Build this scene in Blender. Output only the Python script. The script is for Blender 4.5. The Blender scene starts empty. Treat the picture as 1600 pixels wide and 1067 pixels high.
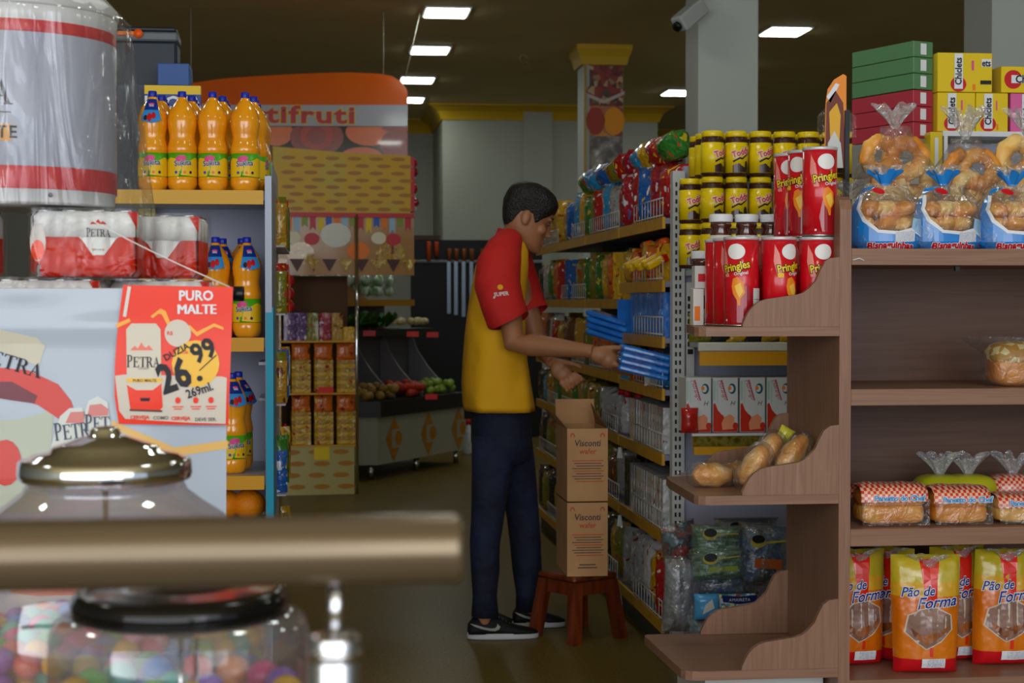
import bpy, math, random
from mathutils import Vector, Matrix, noise as mnoise
from math import sin, cos, pi, radians, sqrt, atan2
scene = bpy.context.scene
COL = scene.collection

# ------------------------------------------------------------------ camera
F = 2650.0                      # focal length in pixels of the 1600 wide frame
CAMZ = 1.30
YAW = math.atan(300 / F)
PITCH = math.atan(61.5 / F)
cam_data = bpy.data.cameras.new('camera')
cam = bpy.data.objects.new('camera', cam_data)
COL.objects.link(cam)
cam.location = (0, 0, CAMZ)
cam.rotation_euler = (pi / 2 - PITCH, 0, -YAW)
cam_data.sensor_width = 23.6
cam_data.lens = 23.6 * F / 1600
cam_data.clip_start = 0.05
cam_data.clip_end = 100
cam_data.dof.use_dof = True
cam_data.dof.focus_distance = 4.45
cam_data.dof.aperture_fstop = 5.2
scene.camera = cam
CR = Matrix.Rotation(-YAW, 3, 'Z') @ Matrix.Rotation(pi / 2 - PITCH, 3, 'X')


def W(px, py, Y):
    """the point of the vertical plane at depth Y that stands behind a pixel"""
    d = CR @ Vector(((px - 800) / F, (533.5 - py) / F, -1))
    t = Y / d.y
    return Vector((d.x * t, Y, CAMZ + d.z * t))


def WX(px, Y):
    return W(px, 472, Y).x


def WZ(py, Y):
    return W(500, py, Y).z


# ------------------------------------------------------------------ light
scene.view_settings.view_transform = 'Standard'
scene.view_settings.look = 'None'
scene.view_settings.exposure = 0.0
scene.view_settings.gamma = 1
scene.view_settings.use_curve_mapping = False
scene.cycles.max_bounces = 8
scene.cycles.diffuse_bounces = 3
scene.cycles.glossy_bounces = 3
scene.cycles.transmission_bounces = 4
scene.cycles.transparent_max_bounces = 16
scene.cycles.caustics_reflective = False
scene.cycles.caustics_refractive = False
scene.cycles.sample_clamp_indirect = 3
scene.cycles.use_denoising = True

world = bpy.data.worlds.new('world')
scene.world = world
world.use_nodes = True
bg = world.node_tree.nodes['Background']
bg.inputs[0].default_value = (0.62, 0.70, 0.80, 1)
bg.inputs[1].default_value = 0.9


def area(name, loc, target, sx, sy, power, col):
    l = bpy.data.lights.new(name, 'AREA')
    l.shape = 'RECTANGLE'
    l.size = sx
    l.size_y = sy
    l.energy = power
    l.color = col
    o = bpy.data.objects.new(name, l)
    COL.objects.link(o)
    o.location = loc
    o.rotation_euler = (Vector(target) - Vector(loc)).to_track_quat('-Z', 'Y').to_euler()
    return o


# daylight that enters by the open shop front behind the photographer
area('daylight_shop_front', (-1.5, -2.75, 1.9), (-0.7, 4.0, 1.4), 8.6, 3.0, 300, (0.93, 0.96, 1.0))
area('daylight_shop_front_side', (2.6, -2.7, 2.2), (2.0, 4.0, 1.0), 3.0, 2.4, 45, (0.95, 0.96, 1.0))


# ------------------------------------------------------------------ materials
def lin(c):
    c = c / 255.0
    return c / 12.92 if c <= 0.04045 else ((c + 0.055) / 1.055) ** 2.4


def RGB(h):
    if isinstance(h, str):
        h = h.lstrip('#')
        h = (int(h[0:2], 16), int(h[2:4], 16), int(h[4:6], 16))
    return (lin(h[0]), lin(h[1]), lin(h[2]), 1.0)


MATS = {}


def M(name, col=None, rough=0.5, metal=0.0, spec=0.32, bump=0.0, bscale=40, coat=0.0, emit=0.0):
    """plain procedural material; with bump a fine noise relief"""
    if name in MATS:
        return MATS[name]
    m = bpy.data.materials.new(name)
    m.use_nodes = True
    nt = m.node_tree
    b = nt.nodes['Principled BSDF']
    b.inputs['Base Color'].default_value = RGB(col)
    b.inputs['Roughness'].default_value = rough
    b.inputs['Metallic'].default_value = metal
    b.inputs['Specular IOR Level'].default_value = spec
    b.inputs['Coat Weight'].default_value = coat
    b.inputs['Coat Roughness'].default_value = 0.08
    if emit:
        b.inputs['Emission Color'].default_value = RGB(col)
        b.inputs['Emission Strength'].default_value = emit
    if bump:
        tc = nt.nodes.new('ShaderNodeTexCoord')
        n = nt.nodes.new('ShaderNodeTexNoise')
        n.inputs['Scale'].default_value = bscale
        n.inputs['Detail'].default_value = 3
        bp = nt.nodes.new('ShaderNodeBump')
        bp.inputs['Strength'].default_value = bump
        bp.inputs['Distance'].default_value = 0.01
        nt.links.new(tc.outputs['Object'], n.inputs['Vector'])
        nt.links.new(n.outputs['Fac'], bp.inputs['Height'])
        nt.links.new(bp.outputs['Normal'], b.inputs['Normal'])
    MATS[name] = m
    return m


def noisy(name, stops, scale=(10, 10, 10), nscale=1.0, detail=3, rough=0.5, kind='noise', const=False,
          bump=0.0, bscale=30, metal=0.0, coat=0.0, distort=0.0, spec=0.5, rand=True):
    """colour ramp driven by noise or voronoi cells in object space"""
    if name in MATS:
        return MATS[name]
    m = bpy.data.materials.new(name)
    m.use_nodes = True
    nt = m.node_tree
    N, L = nt.nodes, nt.links
    b = N['Principled BSDF']
    b.inputs['Roughness'].default_value = rough
    b.inputs['Metallic'].default_value = metal
    b.inputs['Coat Weight'].default_value = coat
    b.inputs['Specular IOR Level'].default_value = spec
    tc = N.new('ShaderNodeTexCoord')
    mp = N.new('ShaderNodeMapping')
    mp.inputs['Scale'].default_value = scale
    L.new(tc.outputs['Object'], mp.inputs['Vector'])
    if rand:
        oi = N.new('ShaderNodeObjectInfo')
        mul = N.new('ShaderNodeMath')
        mul.operation = 'MULTIPLY'
        mul.inputs[1].default_value = 37.0
        L.new(oi.outputs['Random'], mul.inputs[0])
        L.new(mul.outputs[0], mp.inputs['Location'])
    if kind == 'noise':
        n = N.new('ShaderNodeTexNoise')
        n.inputs['Detail'].default_value = detail
        n.inputs['Distortion'].default_value = distort
        out = n.outputs['Fac']
    elif kind == 'voronoi':
        n = N.new('ShaderNodeTexVoronoi')
        sp = N.new('ShaderNodeSeparateColor')
        L.new(n.outputs['Color'], sp.inputs[0])
        out = sp.outputs[0]
    else:
        n = N.new('ShaderNodeTexChecker')
        out = n.outputs['Fac']
    n.inputs['Scale'].default_value = nscale
    L.new(mp.outputs[0], n.inputs['Vector'])
    cr = N.new('ShaderNodeValToRGB')
    el = cr.color_ramp.elements
    while len(el) < len(stops):
        el.new(0.5)
    for e, (p, c) in zip(el, stops):
        e.position = p
        e.color = RGB(c)
    if const:
        cr.color_ramp.interpolation = 'CONSTANT'
    L.new(out, cr.inputs[0])
    L.new(cr.outputs[0], b.inputs['Base Color'])
    if bump:
        n2 = N.new('ShaderNodeTexNoise')
        n2.inputs['Scale'].default_value = bscale
        n2.inputs['Detail'].default_value = 2
        L.new(tc.outputs['Object'], n2.inputs['Vector'])
        bp = N.new('ShaderNodeBump')
        bp.inputs['Strength'].default_value = bump
        bp.inputs['Distance'].default_value = 0.02
        L.new(n2.outputs['Fac'], bp.inputs['Height'])
        L.new(bp.outputs['Normal'], b.inputs['Normal'])
    MATS[name] = m
    return m


def film(name, tint=(1, 1, 1), gloss=0.12, edge=0.45, milk=0.03, rough=0.12, bump=0.6, bscale=25, milkcol='#d8dde0', stretch=(1, 1, 1)):
    """clear plastic: see-through, shiny where it creases, a little milky"""
    if name in MATS:
        return MATS[name]
    m = bpy.data.materials.new(name)
    m.use_nodes = True
    nt = m.node_tree
    N, L = nt.nodes, nt.links
    N.remove(N['Principled BSDF'])
    out = N['Material Output']
    tr = N.new('ShaderNodeBsdfTransparent')
    tr.inputs[0].default_value = (*tint, 1)
    gl = N.new('ShaderNodeBsdfGlossy')
    gl.inputs['Roughness'].default_value = rough
    df = N.new('ShaderNodeBsdfDiffuse')
    df.inputs[0].default_value = RGB(milkcol)
    lw = N.new('ShaderNodeLayerWeight')
    lw.inputs[0].default_value = 0.9
    tc = N.new('ShaderNodeTexCoord')
    mp = N.new('ShaderNodeMapping')
    mp.inputs['Scale'].default_value = stretch
    n = N.new('ShaderNodeTexNoise')
    n.inputs['Scale'].default_value = bscale
    n.inputs['Detail'].default_value = 3
    n.inputs['Distortion'].default_value = 1.0
    bp = N.new('ShaderNodeBump')
    bp.inputs['Strength'].default_value = bump
    bp.inputs['Distance'].default_value = 0.02
    L.new(tc.outputs['Object'], mp.inputs['Vector'])
    L.new(mp.outputs[0], n.inputs['Vector'])
    L.new(n.outputs['Fac'], bp.inputs['Height'])
    L.new(bp.outputs['Normal'], gl.inputs['Normal'])
    L.new(bp.outputs['Normal'], lw.inputs['Normal'])
    ma = N.new('ShaderNodeMath')
    ma.operation = 'MULTIPLY_ADD'
    ma.use_clamp = True
    ma.inputs[1].default_value = edge
    ma.inputs[2].default_value = gloss
    L.new(lw.outputs['Facing'], ma.inputs[0])
    m1 = N.new('ShaderNodeMixShader')
    L.new(ma.outputs[0], m1.inputs[0])
    L.new(tr.outputs[0], m1.inputs[1])
    L.new(gl.outputs[0], m1.inputs[2])
    m2 = N.new('ShaderNodeMixShader')
    m2.inputs[0].default_value = milk
    L.new(m1.outputs[0], m2.inputs[1])
    L.new(df.outputs[0], m2.inputs[2])
    L.new(m2.outputs[0], out.inputs[0])
    MATS[name] = m
    return m


# ------------------------------------------------------------------ mesh builder
_fontcache = {}


def glyphs(txt, bold=0.0, shear=0.0, spacing=1.0):
    key = (txt, bold, shear, spacing)
    if key not in _fontcache:
        c = bpy.data.curves.new('lettering', 'FONT')
        c.body = txt
        c.size = 1
        c.resolution_u = 2
        c.offset = bold
        c.shear = shear
        c.space_character = spacing
        c.align_x = 'CENTER'
        c.align_y = 'CENTER'
        o = bpy.data.objects.new('lettering', c)
        me = bpy.data.meshes.new_from_object(o)
        _fontcache[key] = ([tuple(v.co) for v in me.vertices], [tuple(p.vertices) for p in me.polygons])
        bpy.data.objects.remove(o)
        bpy.data.curves.remove(c)
        bpy.data.meshes.remove(me)
    return _fontcache[key]


class MB:
    def __init__(s):
        s.v, s.f, s.m, s.s, s.mats = [], [], [], [], []

    def mi(s, mat):
        if mat not in s.mats:
            s.mats.append(mat)
        return s.mats.index(mat)

    def add(s, vs, fs, mat, smooth=False, T=None):
        b = len(s.v)
        k = s.mi(mat)
        for p in vs:
            p = Vector(p)
            s.v.append(tuple(T @ p) if T is not None else tuple(p))
        for f in fs:
            s.f.append([i + b for i in f])
            s.m.append(k)
            s.s.append(smooth)
        return s

    def box(s, x0, x1, y0, y1, z0, z1, mat, T=None, bev=0.0):
        if x0 > x1: x0, x1 = x1, x0
        if y0 > y1: y0, y1 = y1, y0
        if z0 > z1: z0, z1 = z1, z0
        if bev:
            bev = min(bev, (x1 - x0) * .45, (y1 - y0) * .45, (z1 - z0) * .45)
            cx, cy, cz = (x0 + x1) / 2, (y0 + y1) / 2, (z0 + z1) / 2
            hx, hy, hz = (x1 - x0) / 2, (y1 - y0) / 2, (z1 - z0) / 2
            vs = []
            for sx in (-1, 1):
                for sy in (-1, 1):
                    for sz in (-1, 1):
                        vs.append((cx + sx * hx, cy + sy * (hy - bev), cz + sz * (hz - bev)))
                        vs.append((cx + sx * (hx - bev), cy + sy * hy, cz + sz * (hz - bev)))
                        vs.append((cx + sx * (hx - bev), cy + sy * (hy - bev), cz + sz * hz))
            def I(sx, sy, sz, k): return ((sx > 0) * 4 + (sy > 0) * 2 + (sz > 0)) * 3 + k
            fs = []
            for q in (-1, 1):
                fs.append([I(q, -1, -1, 0), I(q, 1, -1, 0), I(q, 1, 1, 0), I(q, -1, 1, 0)][::q])
                fs.append([I(-1, q, -1, 1), I(-1, q, 1, 1), I(1, q, 1, 1), I(1, q, -1, 1)][::q])
                fs.append([I(-1, -1, q, 2), I(1, -1, q, 2), I(1, 1, q, 2), I(-1, 1, q, 2)][::q])
                for r in (-1, 1):
                    fs.append([I(-1, q, r, 1), I(1, q, r, 1), I(1, q, r, 2), I(-1, q, r, 2)][::q * r])
                    fs.append([I(q, -1, r, 2), I(q, 1, r, 2), I(q, 1, r, 0), I(q, -1, r, 0)][::-q * r * -1])
                    fs.append([I(q, r, -1, 0), I(q, r, 1, 0), I(q, r, 1, 1), I(q, r, -1, 1)][::-q * r])
                    for t in (-1, 1):
                        fs.append([I(q, r, t, 0), I(q, r, t, 1), I(q, r, t, 2)][::q * r * t])
            return s.add(vs, fs, mat, False, T)
        vs = [(x, y, z) for x in (x0, x1) for y in (y0, y1) for z in (z0, z1)]
        fs = [(0, 1, 3, 2), (4, 6, 7, 5), (0, 4, 5, 1), (2, 3, 7, 6), (0, 2, 6, 4), (1, 5, 7, 3)]
        return s.add(vs, fs, mat, False, T)

    def lathe(s, prof, mat, n=24, c=(0, 0, 0), T=None, smooth=True, a0=0, a1=2 * pi, wob=None):
        vs, fs = [], []
        full = abs(a1 - a0 - 2 * pi) < 1e-6
        k = n if full else n + 1
        for (r, z) in prof:
            for i in range(k):
                a = a0 + (a1 - a0) * i / n
                rr = r * (wob(a, z) if wob else 1)
                vs.append((c[0] + rr * sin(a), c[1] - rr * cos(a), c[2] + z))
        for j in range(len(prof) - 1):
            for i in range(n):
                i2 = (i + 1) % k
                fs.append((j * k + i, j * k + i2, (j + 1) * k + i2, (j + 1) * k + i))
        if full:
            if prof[0][0] > 1e-5: fs.append(tuple(range(k))[::-1])
            if prof[-1][0] > 1e-5: fs.append(tuple((len(prof) - 1) * k + i for i in range(k)))
        return s.add(vs, fs, mat, smooth, T)

    def grid(s, fn, nu, nv, mat, smooth=True, T=None, flip=False):
        vs = [fn(i / nu, j / nv) for j in range(nv + 1) for i in range(nu + 1)]
        fs = []
        for j in range(nv):
            for i in range(nu):
                a = j * (nu + 1) + i
                q = (a, a + 1, a + nu + 2, a + nu + 1)
                fs.append(q[::-1] if flip else q)
        return s.add(vs, fs, mat, smooth, T)

    def prism(s, poly, axis, a, b, mat, T=None, smooth=False):
        """poly in the two other axes, pushed from a to b along axis"""
        n = len(poly)
        def P(p, t):
            if axis == 'x': return (t, p[0], p[1])
            if axis == 'y': return (p[0], t, p[1])
            return (p[0], p[1], t)
        vs = [P(p, a) for p in poly] + [P(p, b) for p in poly]
        fs = [tuple(range(n)), tuple(range(2 * n - 1, n - 1, -1))]
        fs += [(i, (i + 1) % n + 0, (i + 1) % n + n, i + n)[::-1] for i in range(n)]
        return s.add(vs, fs, mat, smooth, T)

    def tube(s, pts, r, mat, n=8, T=None, cap=True, smooth=True):
        pts = [Vector(p) for p in pts]
        rs = r if isinstance(r, (list, tuple)) else [r] * len(pts)
        vs, fs = [], []
        up = None
        for i, p in enumerate(pts):
            t = (pts[min(i + 1, len(pts) - 1)] - pts[max(i - 1, 0)]).normalized()
            if up is None:
                up = t.orthogonal().normalized()
            up = (up - t * up.dot(t))
            up = up.normalized() if up.length > 1e-6 else t.orthogonal().normalized()
            w = t.cross(up)
            for k in range(n):
                a = 2 * pi * k / n
                vs.append(p + (up * cos(a) + w * sin(a)) * rs[i])
        for i in range(len(pts) - 1):
            for k in range(n):
                k2 = (k + 1) % n
                fs.append((i * n + k, i * n + k2, (i + 1) * n + k2, (i + 1) * n + k))
        if cap:
            fs.append(tuple(range(n))[::-1])
            fs.append(tuple((len(pts) - 1) * n + k for k in range(n)))
        return s.add(vs, fs, mat, smooth, T)

    def loft(s, rings, mat, cap=True, smooth=True, T=None):
        """rings: list of lists of points, same count"""
        n = len(rings[0])
        vs = [p for r in rings for p in r]
        fs = []
        for i in range(len(rings) - 1):
            for k in range(n):
                k2 = (k + 1) % n
                fs.append((i * n + k, i * n + k2, (i + 1) * n + k2, (i + 1) * n + k))
        if cap:
            fs.append(tuple(range(n))[::-1])
            fs.append(tuple((len(rings) - 1) * n + k for k in range(n)))
        return s.add(vs, fs, mat, smooth, T)

    def ball(s, c, r, mat, nu=16, nv=10, e=(1, 1), T=None, fn=None):
        """(super)ellipsoid; e<1 is boxier"""
        if not isinstance(r, (tuple, list)): r = (r, r, r)
        def pw(x, p): return math.copysign(abs(x) ** p, x)
        def g(u, v):
            a, b = 2 * pi * u, -pi / 2 + pi * v
            p = Vector((pw(cos(b), e[1]) * pw(cos(a), e[0]), pw(cos(b), e[1]) * pw(sin(a), e[0]), pw(sin(b), e[1])))
            if fn: p = p * fn(p)
            return (c[0] + p.x * r[0], c[1] + p.y * r[1], c[2] + p.z * r[2])
        vs = [g(0, 0)] + [g(i / nu, j / nv) for j in range(1, nv) for i in range(nu)] + [g(0, 1)]
        fs = [(0, 1 + (i + 1) % nu, 1 + i) for i in range(nu)]
        for j in range(nv - 2):
            for i in range(nu):
                a, b2 = 1 + j * nu + i, 1 + j * nu + (i + 1) % nu
                fs.append((a, b2, b2 + nu, a + nu))
        l = len(vs) - 1
        fs += [(l, l - nu + i, l - nu + (i + 1) % nu) for i in range(nu)]
        return s.add(vs, fs, mat, True, T)

    def text(s, txt, size, xf, mat, c=(0, 0), rot=0.0, bold=0.0, shear=0.0, sx=1.0, spacing=1.0, arc=0.0):
        gv, gf = glyphs(txt, bold, shear, spacing)
        vs = []
        for (x, y, z) in gv:
            x, y = x * size * sx, y * size
            y += arc * x * x
            x, y = x * cos(rot) - y * sin(rot), x * sin(rot) + y * cos(rot)
            vs.append(xf(c[0] + x, c[1] + y))
        return s.add(vs, gf, mat)

    def shape(s, pts, xf, mat, seg=0):
        """flat print: polygon given in the surface's own coordinates"""
        P = []
        for i, p in enumerate(pts):
            q = pts[(i + 1) % len(pts)]
            P.append(Vector((p[0], p[1])))
            if seg:
                d = math.hypot(q[0] - p[0], q[1] - p[1])
                k = int(d / seg)
                for j in range(1, k + 1):
                    t = j / (k + 1)
                    P.append(Vector((p[0] + (q[0] - p[0]) * t, p[1] + (q[1] - p[1]) * t)))
        if seg:
            from mathutils.geometry import delaunay_2d_cdt
            nb = len(P)
            x0, x1 = min(p.x for p in P), max(p.x for p in P)
            y0, y1 = min(p.y for p in P), max(p.y for p in P)
            Q = list(P)
            ny, nx = max(1, int((y1 - y0) / seg)), max(1, int((x1 - x0) / seg))
            for j in range(ny):
                for i in range(nx):
                    Q.append(Vector((x0 + (i + .52) * (x1 - x0) / nx, y0 + (j + .47) * (y1 - y0) / ny)))
            r = delaunay_2d_cdt(Q, [], [list(range(nb))], 1, 1e-7)
            return s.add([xf(p.x, p.y) for p in r[0]], [tuple(t) for t in r[2]], mat)
        from mathutils.geometry import tessellate_polygon
        tri = tessellate_polygon([[Vector((p[0], p[1], 0)) for p in P]])
        return s.add([xf(*p) for p in P], [tuple(t) for t in tri], mat)

    def rect(s, u0, u1, v0, v1, xf, mat, nu=1, nv=1):
        return s.grid(lambda u, v: xf(u0 + (u1 - u0) * u, v0 + (v1 - v0) * v), nu, nv, mat, False)

    def oval(s, cu, cv, ru, rv, xf, mat, n=20, rings=3, rot=0):
        vs, fs = [xf(cu, cv)], []
        for j in range(1, rings + 1):
            for i in range(n):
                a = 2 * pi * i / n
                x, y = ru * cos(a) * j / rings, rv * sin(a) * j / rings
                vs.append(xf(cu + x * cos(rot) - y * sin(rot), cv + x * sin(rot) + y * cos(rot)))
        for i in range(n):
            fs.append((0, 1 + i, 1 + (i + 1) % n))
            for j in range(rings - 1):
                a, b = 1 + j * n + i, 1 + j * n + (i + 1) % n
                fs.append((a, a + n, b + n, b))
        return s.add(vs, fs, mat)

    def build(s, name, parent=None, loc=None, mods=None):
        me = bpy.data.meshes.new(name)
        me.from_pydata(s.v, [], s.f)
        for m in s.mats: me.materials.append(m)
        me.polygons.foreach_set('material_index', s.m)
        me.polygons.foreach_set('use_smooth', s.s)
        me.update()
        o = bpy.data.objects.new(name, me)
        COL.objects.link(o)
        if parent: o.parent = parent
        if loc is not None: o.location = loc
        return o


def plane_xf(o, u=(1, 0, 0), v=(0, 0, 1)):
    o, u, v = Vector(o), Vector(u), Vector(v)
    return lambda a, b: tuple(o + u * a + v * b)


def cyl_xf(r, z0, a0=0.0, c=(0, 0)):
    """wrap round a standing cylinder, angle 0 faces -Y"""
    return lambda a, b: (c[0] + r * sin(a0 + a / r), c[1] - r * cos(a0 + a / r), z0 + b)


def serif(mb, word, size, xf, mat, c=(0, 0), rot=0.0, sx=1.0, w=1.0):
    """roman capitals with serifs, for the beer print"""
    th, tn, sf = .15 * w, .055 * w, .07
    def bowl(x, z0, z1, r):
        zc, rz = (z0 + z1) / 2, (z1 - z0) / 2
        o = [(x + r * sin(pi * i / 8), zc + rz * cos(pi * i / 8)) for i in range(9)]
        n = [(x + (r - th) * sin(pi * i / 8), zc + (rz - tn) * cos(pi * i / 8)) for i in range(8, -1, -1)]
        return o + n
    def stem(x):
        return [[(x, 0), (x + th, 0), (x + th, 1), (x, 1)], [(x - sf, 0), (x + th + sf, 0), (x + th + sf, tn), (x - sf, tn)], [(x - sf, 1 - tn), (x + th, 1 - tn), (x + th, 1), (x - sf, 1)]]
    G = {
        'P': (stem(.08) + [[(.2, 1), (.36, 1), (.36, 1 - tn), (.2, 1 - tn)], [(.2, .46), (.36, .46), (.36, .46 + tn), (.2, .46 + tn)], bowl(.34, .46, 1, .27)], .70),
        'E': (stem(.08) + [[(.2, 1), (.60, 1), (.62, .80), (.56, .80), (.53, 1 - tn), (.2, 1 - tn)], [(.2, .50), (.44, .50), (.44, .40), (.48, .40), (.48, .66), (.44, .66), (.44, .56), (.2, .56)], [(.2, 0), (.62, 0), (.66, .22), (.60, .22), (.55, tn), (.2, tn)]], .72),
        'T': ([[(.27, 0), (.27 + th, 0), (.27 + th, 1), (.27, 1)], [(.20, 0), (.49, 0), (.49, tn), (.20, tn)], [(.02, 1), (.68, 1), (.70, .78), (.65, .78), (.62, 1 - tn), (.08, 1 - tn), (.05, .78), (.0, .78)]], .72),
        'R': (stem(.08) + [[(.2, 1), (.36, 1), (.36, 1 - tn), (.2, 1 - tn)], [(.2, .48), (.36, .48), (.36, .48 + tn), (.2, .48 + tn)], bowl(.34, .48, 1, .25), [(.32, .50), (.46, .52), (.70, .04), (.76, .04), (.76, 0), (.56, 0)]], .76),
        'A': ([[(.36, 1.02), (.66, 0), (.50, 0), (.30, .80)], [(.30, .86), (.36, 1.0), (.12, 0), (.06, 0)], [(.15, .32), (.52, .32), (.52, .38), (.16, .38)], [(0, 0), (.20, 0), (.20, tn), (0, tn)], [(.44, 0), (.74, 0), (.74, tn), (.44, tn)]], .76)}
    total = sum(G[ch][1] for ch in word)
    x = -total / 2
    for i, ch in enumerate(word):
        polys, adv = G[ch]
        big = 1.18 if i == 0 else 1.0
        for pl_ in polys:
            q = []
            for a, b_ in pl_:
                u, v = (x + a) * size * sx, (b_ * big - .5 * big + (big - 1) * .5 - .0) * size
                q.append((c[0] + u * cos(rot) - v * sin(rot), c[1] + u * sin(rot) + v * cos(rot)))
            mb.shape(q, xf, mat)
        x += adv
    return mb


ALL_LABELS = []


def tag(o, label, cat, group=None, kind=None):
    o['label'] = label
    o['category'] = cat
    if group: o['group'] = group
    if kind: o['kind'] = kind
    ALL_LABELS.append((o, label))
    return o


def thing(name, label, cat, loc=(0, 0, 0), rz=0.0, group=None, rot=None):
    o = bpy.data.objects.new(name, None)
    o.empty_display_size = 0.05
    COL.objects.link(o)
    o.location = loc
    o.rotation_euler = rot if rot else (0, 0, rz)
    return tag(o, label, cat, group)


def struct(mb, name):
    o = mb.build(name)
    o['kind'] = 'structure'
    return o


KIDS = {}


def dup(root, loc, rz=0.0, label=None, group=None, rot=None, scale=None):
    def cp(o, par):
        c = o.copy()
        COL.objects.link(c)
        if par: c.parent = par
        for ch in kids(o): cp(ch, c)
        return c
    def kids(o):
        return list(o.children)
    r = cp(root, None)
    r.location = loc
    r.rotation_euler = rot if rot else (0, 0, rz)
    if scale: r.scale = scale
    if label: r['label'] = label
    if group: r['group'] = group
    ALL_LABELS.append((r, r['label']))
    return r


ORD = ['first', 'second', 'third', 'fourth', 'fifth', 'sixth', 'seventh', 'eighth', 'ninth', 'tenth', 'eleventh', 'twelfth',
       'thirteenth', 'fourteenth', 'fifteenth', 'sixteenth', 'seventeenth', 'eighteenth', 'nineteenth', 'twentieth']

# ---- common materials
white = M('white_plastic', '#dfe2e6', 0.35)
offwhite = M('off_white', '#c9ccc8', 0.5)
steel_grey = M('painted_shelf_grey', '#b9bcc6', 0.4)
lav = M('shelf_metal_lavender', '#a3a6bd', 0.4)
black = M('black_plastic', '#0c0c0e', 0.35)
mustard = M('mustard_strip', '#d79a17', 0.4)
yellowm = M('yellow_print', '#e8c400', 0.4)
redm = M('red_print', '#c4121c', 0.35)
bluem = M('blue_print', '#1857b8', 0.35)
orangem = M('orange_print', '#ef7a10', 0.4)
greenm = M('green_print', '#4aa32c', 0.4)
pinkm = M('pink_print', '#e2468f', 0.4)
creamm = M('cream_print', '#e9dfc0', 0.45)
ink = M('dark_ink', '#16151f', 0.5)
navy = M('navy_print', '#16225e', 0.4)
# ================================================================== the shell of the shop
floor_m = noisy('polished_granite', [(0.3, '#5a4b22'), (0.5, '#6a5829'), (0.62, '#786430'), (0.8, '#604f25')], (1, 1, 1), 90, 4, 0.36, rand=False, spec=0.06)
ceil_m = noisy('ceiling_board', [(0.3, '#cdbb86'), (0.7, '#d6c490')], (1, 1, 1), 2, 3, 0.9, rand=False)
wall_m = noisy('painted_wall', [(0.3, '#9fa194'), (0.7, '#a9ab9e')], (1, 1, 1), 1.2, 3, 0.7, rand=False)
corn_m = M('cornice_ochre', '#c9a11c', 0.5)
CEIL = 3.5
XL, XR = -6.0, 9.5
struct(MB().box(XL, XR, -3, 23, -0.1, 0, floor_m), 'floor')
struct(MB().box(XL, XR, -3, 23, CEIL, CEIL + 0.1, ceil_m), 'ceiling')
struct(MB().box(XL - .15, XL, -3, 23, 0, CEIL, wall_m), 'wall_left')
struct(MB().box(XR, XR + .15, -3, 23, 0, CEIL, wall_m), 'wall_right')
xa, xb, xc = WX(692, 18.9), WX(1027, 18.9), WX(640, 20.5)
b = MB()
b.box(XL, xa, 20.5, 20.9, 0, CEIL, wall_m)
b.box(xa, xb, 18.9, 21.6, 0, CEIL, wall_m)
b.box(xb, XR, 21.4, 21.7, 0, CEIL, wall_m)
for p0, p1 in ((817, 862),):
    b.box(WX(p0, 18.9), WX(p1, 18.9), 18.84, 18.95, 0, CEIL, wall_m)
struct(b, 'wall_back')


def cornice(path, n, proj=0.16, h=0.17):
    """concave yellow cornice along the wall tops"""
    sec = [(0, -h), (0.02, -h), (0.03, -h * .8), (0.06, -h * .45), (proj * .75, -h * .2), (proj, -h * .12), (proj, 0), (0, 0)]
    b = MB()
    rings = []
    for i, (x, y, nx, ny) in enumerate(path):
        rings.append([(x + nx * a, y + ny * a, CEIL - 0.001 + z) for a, z in sec])
    b.loft(rings, corn_m, True, False)
    o = struct(b, 'trim_%d' % n)


cornice([(XL, 20.5, 0, -1), (xa, 20.5, -1, -1), (xa, 18.9, -1, -1), (WX(817, 18.9), 18.9, 0, -1), (xb, 18.9, 1, -1), (xb, 21.4, 1, -1), (XR, 21.4, 0, -1)], 1)


def column(name, label, x0, x1, y0, y1, cap=False):
    t = thing(name, label, 'column', ((x0 + x1) / 2, (y0 + y1) / 2, 0))
    w, d = (x1 - x0) / 2, (y1 - y0) / 2
    MB().box(-w, w, -d, d, 0, CEIL, M('column_paint', '#b9beb6', 0.6)).build('shaft', t)
    if cap:
        c = MB()
        q = [(0, 0.17), (0.03, 0.17), (0.045, 0.1), (0.07, 0.04), (0.07, 0)]
        rings = [[(sx * (w + a), sy * (d + a), CEIL - z - .001) for sx, sy in ((-1, -1), (1, -1), (1, 1), (-1, 1))] for a, z in q]
        c.loft(rings, corn_m, True, False).build('capital', t)
    return t


w1 = WX(915, 14.4)
c1 = column('column', 'slim pillar covered with food posters under a yellow capital', WX(912, 14.4), WX(973, 14.4), 14.4, 14.75, True)
c2 = column('column', 'white square pillar rising behind the stacked cocoa jars', WX(1090, 10), WX(1183, 10), 10, 10.35)
c3 = column('column', 'white square pillar behind the gum boxes at the right', WX(1547, 8), WX(1547, 8) + .4, 8, 8.36)

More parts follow.
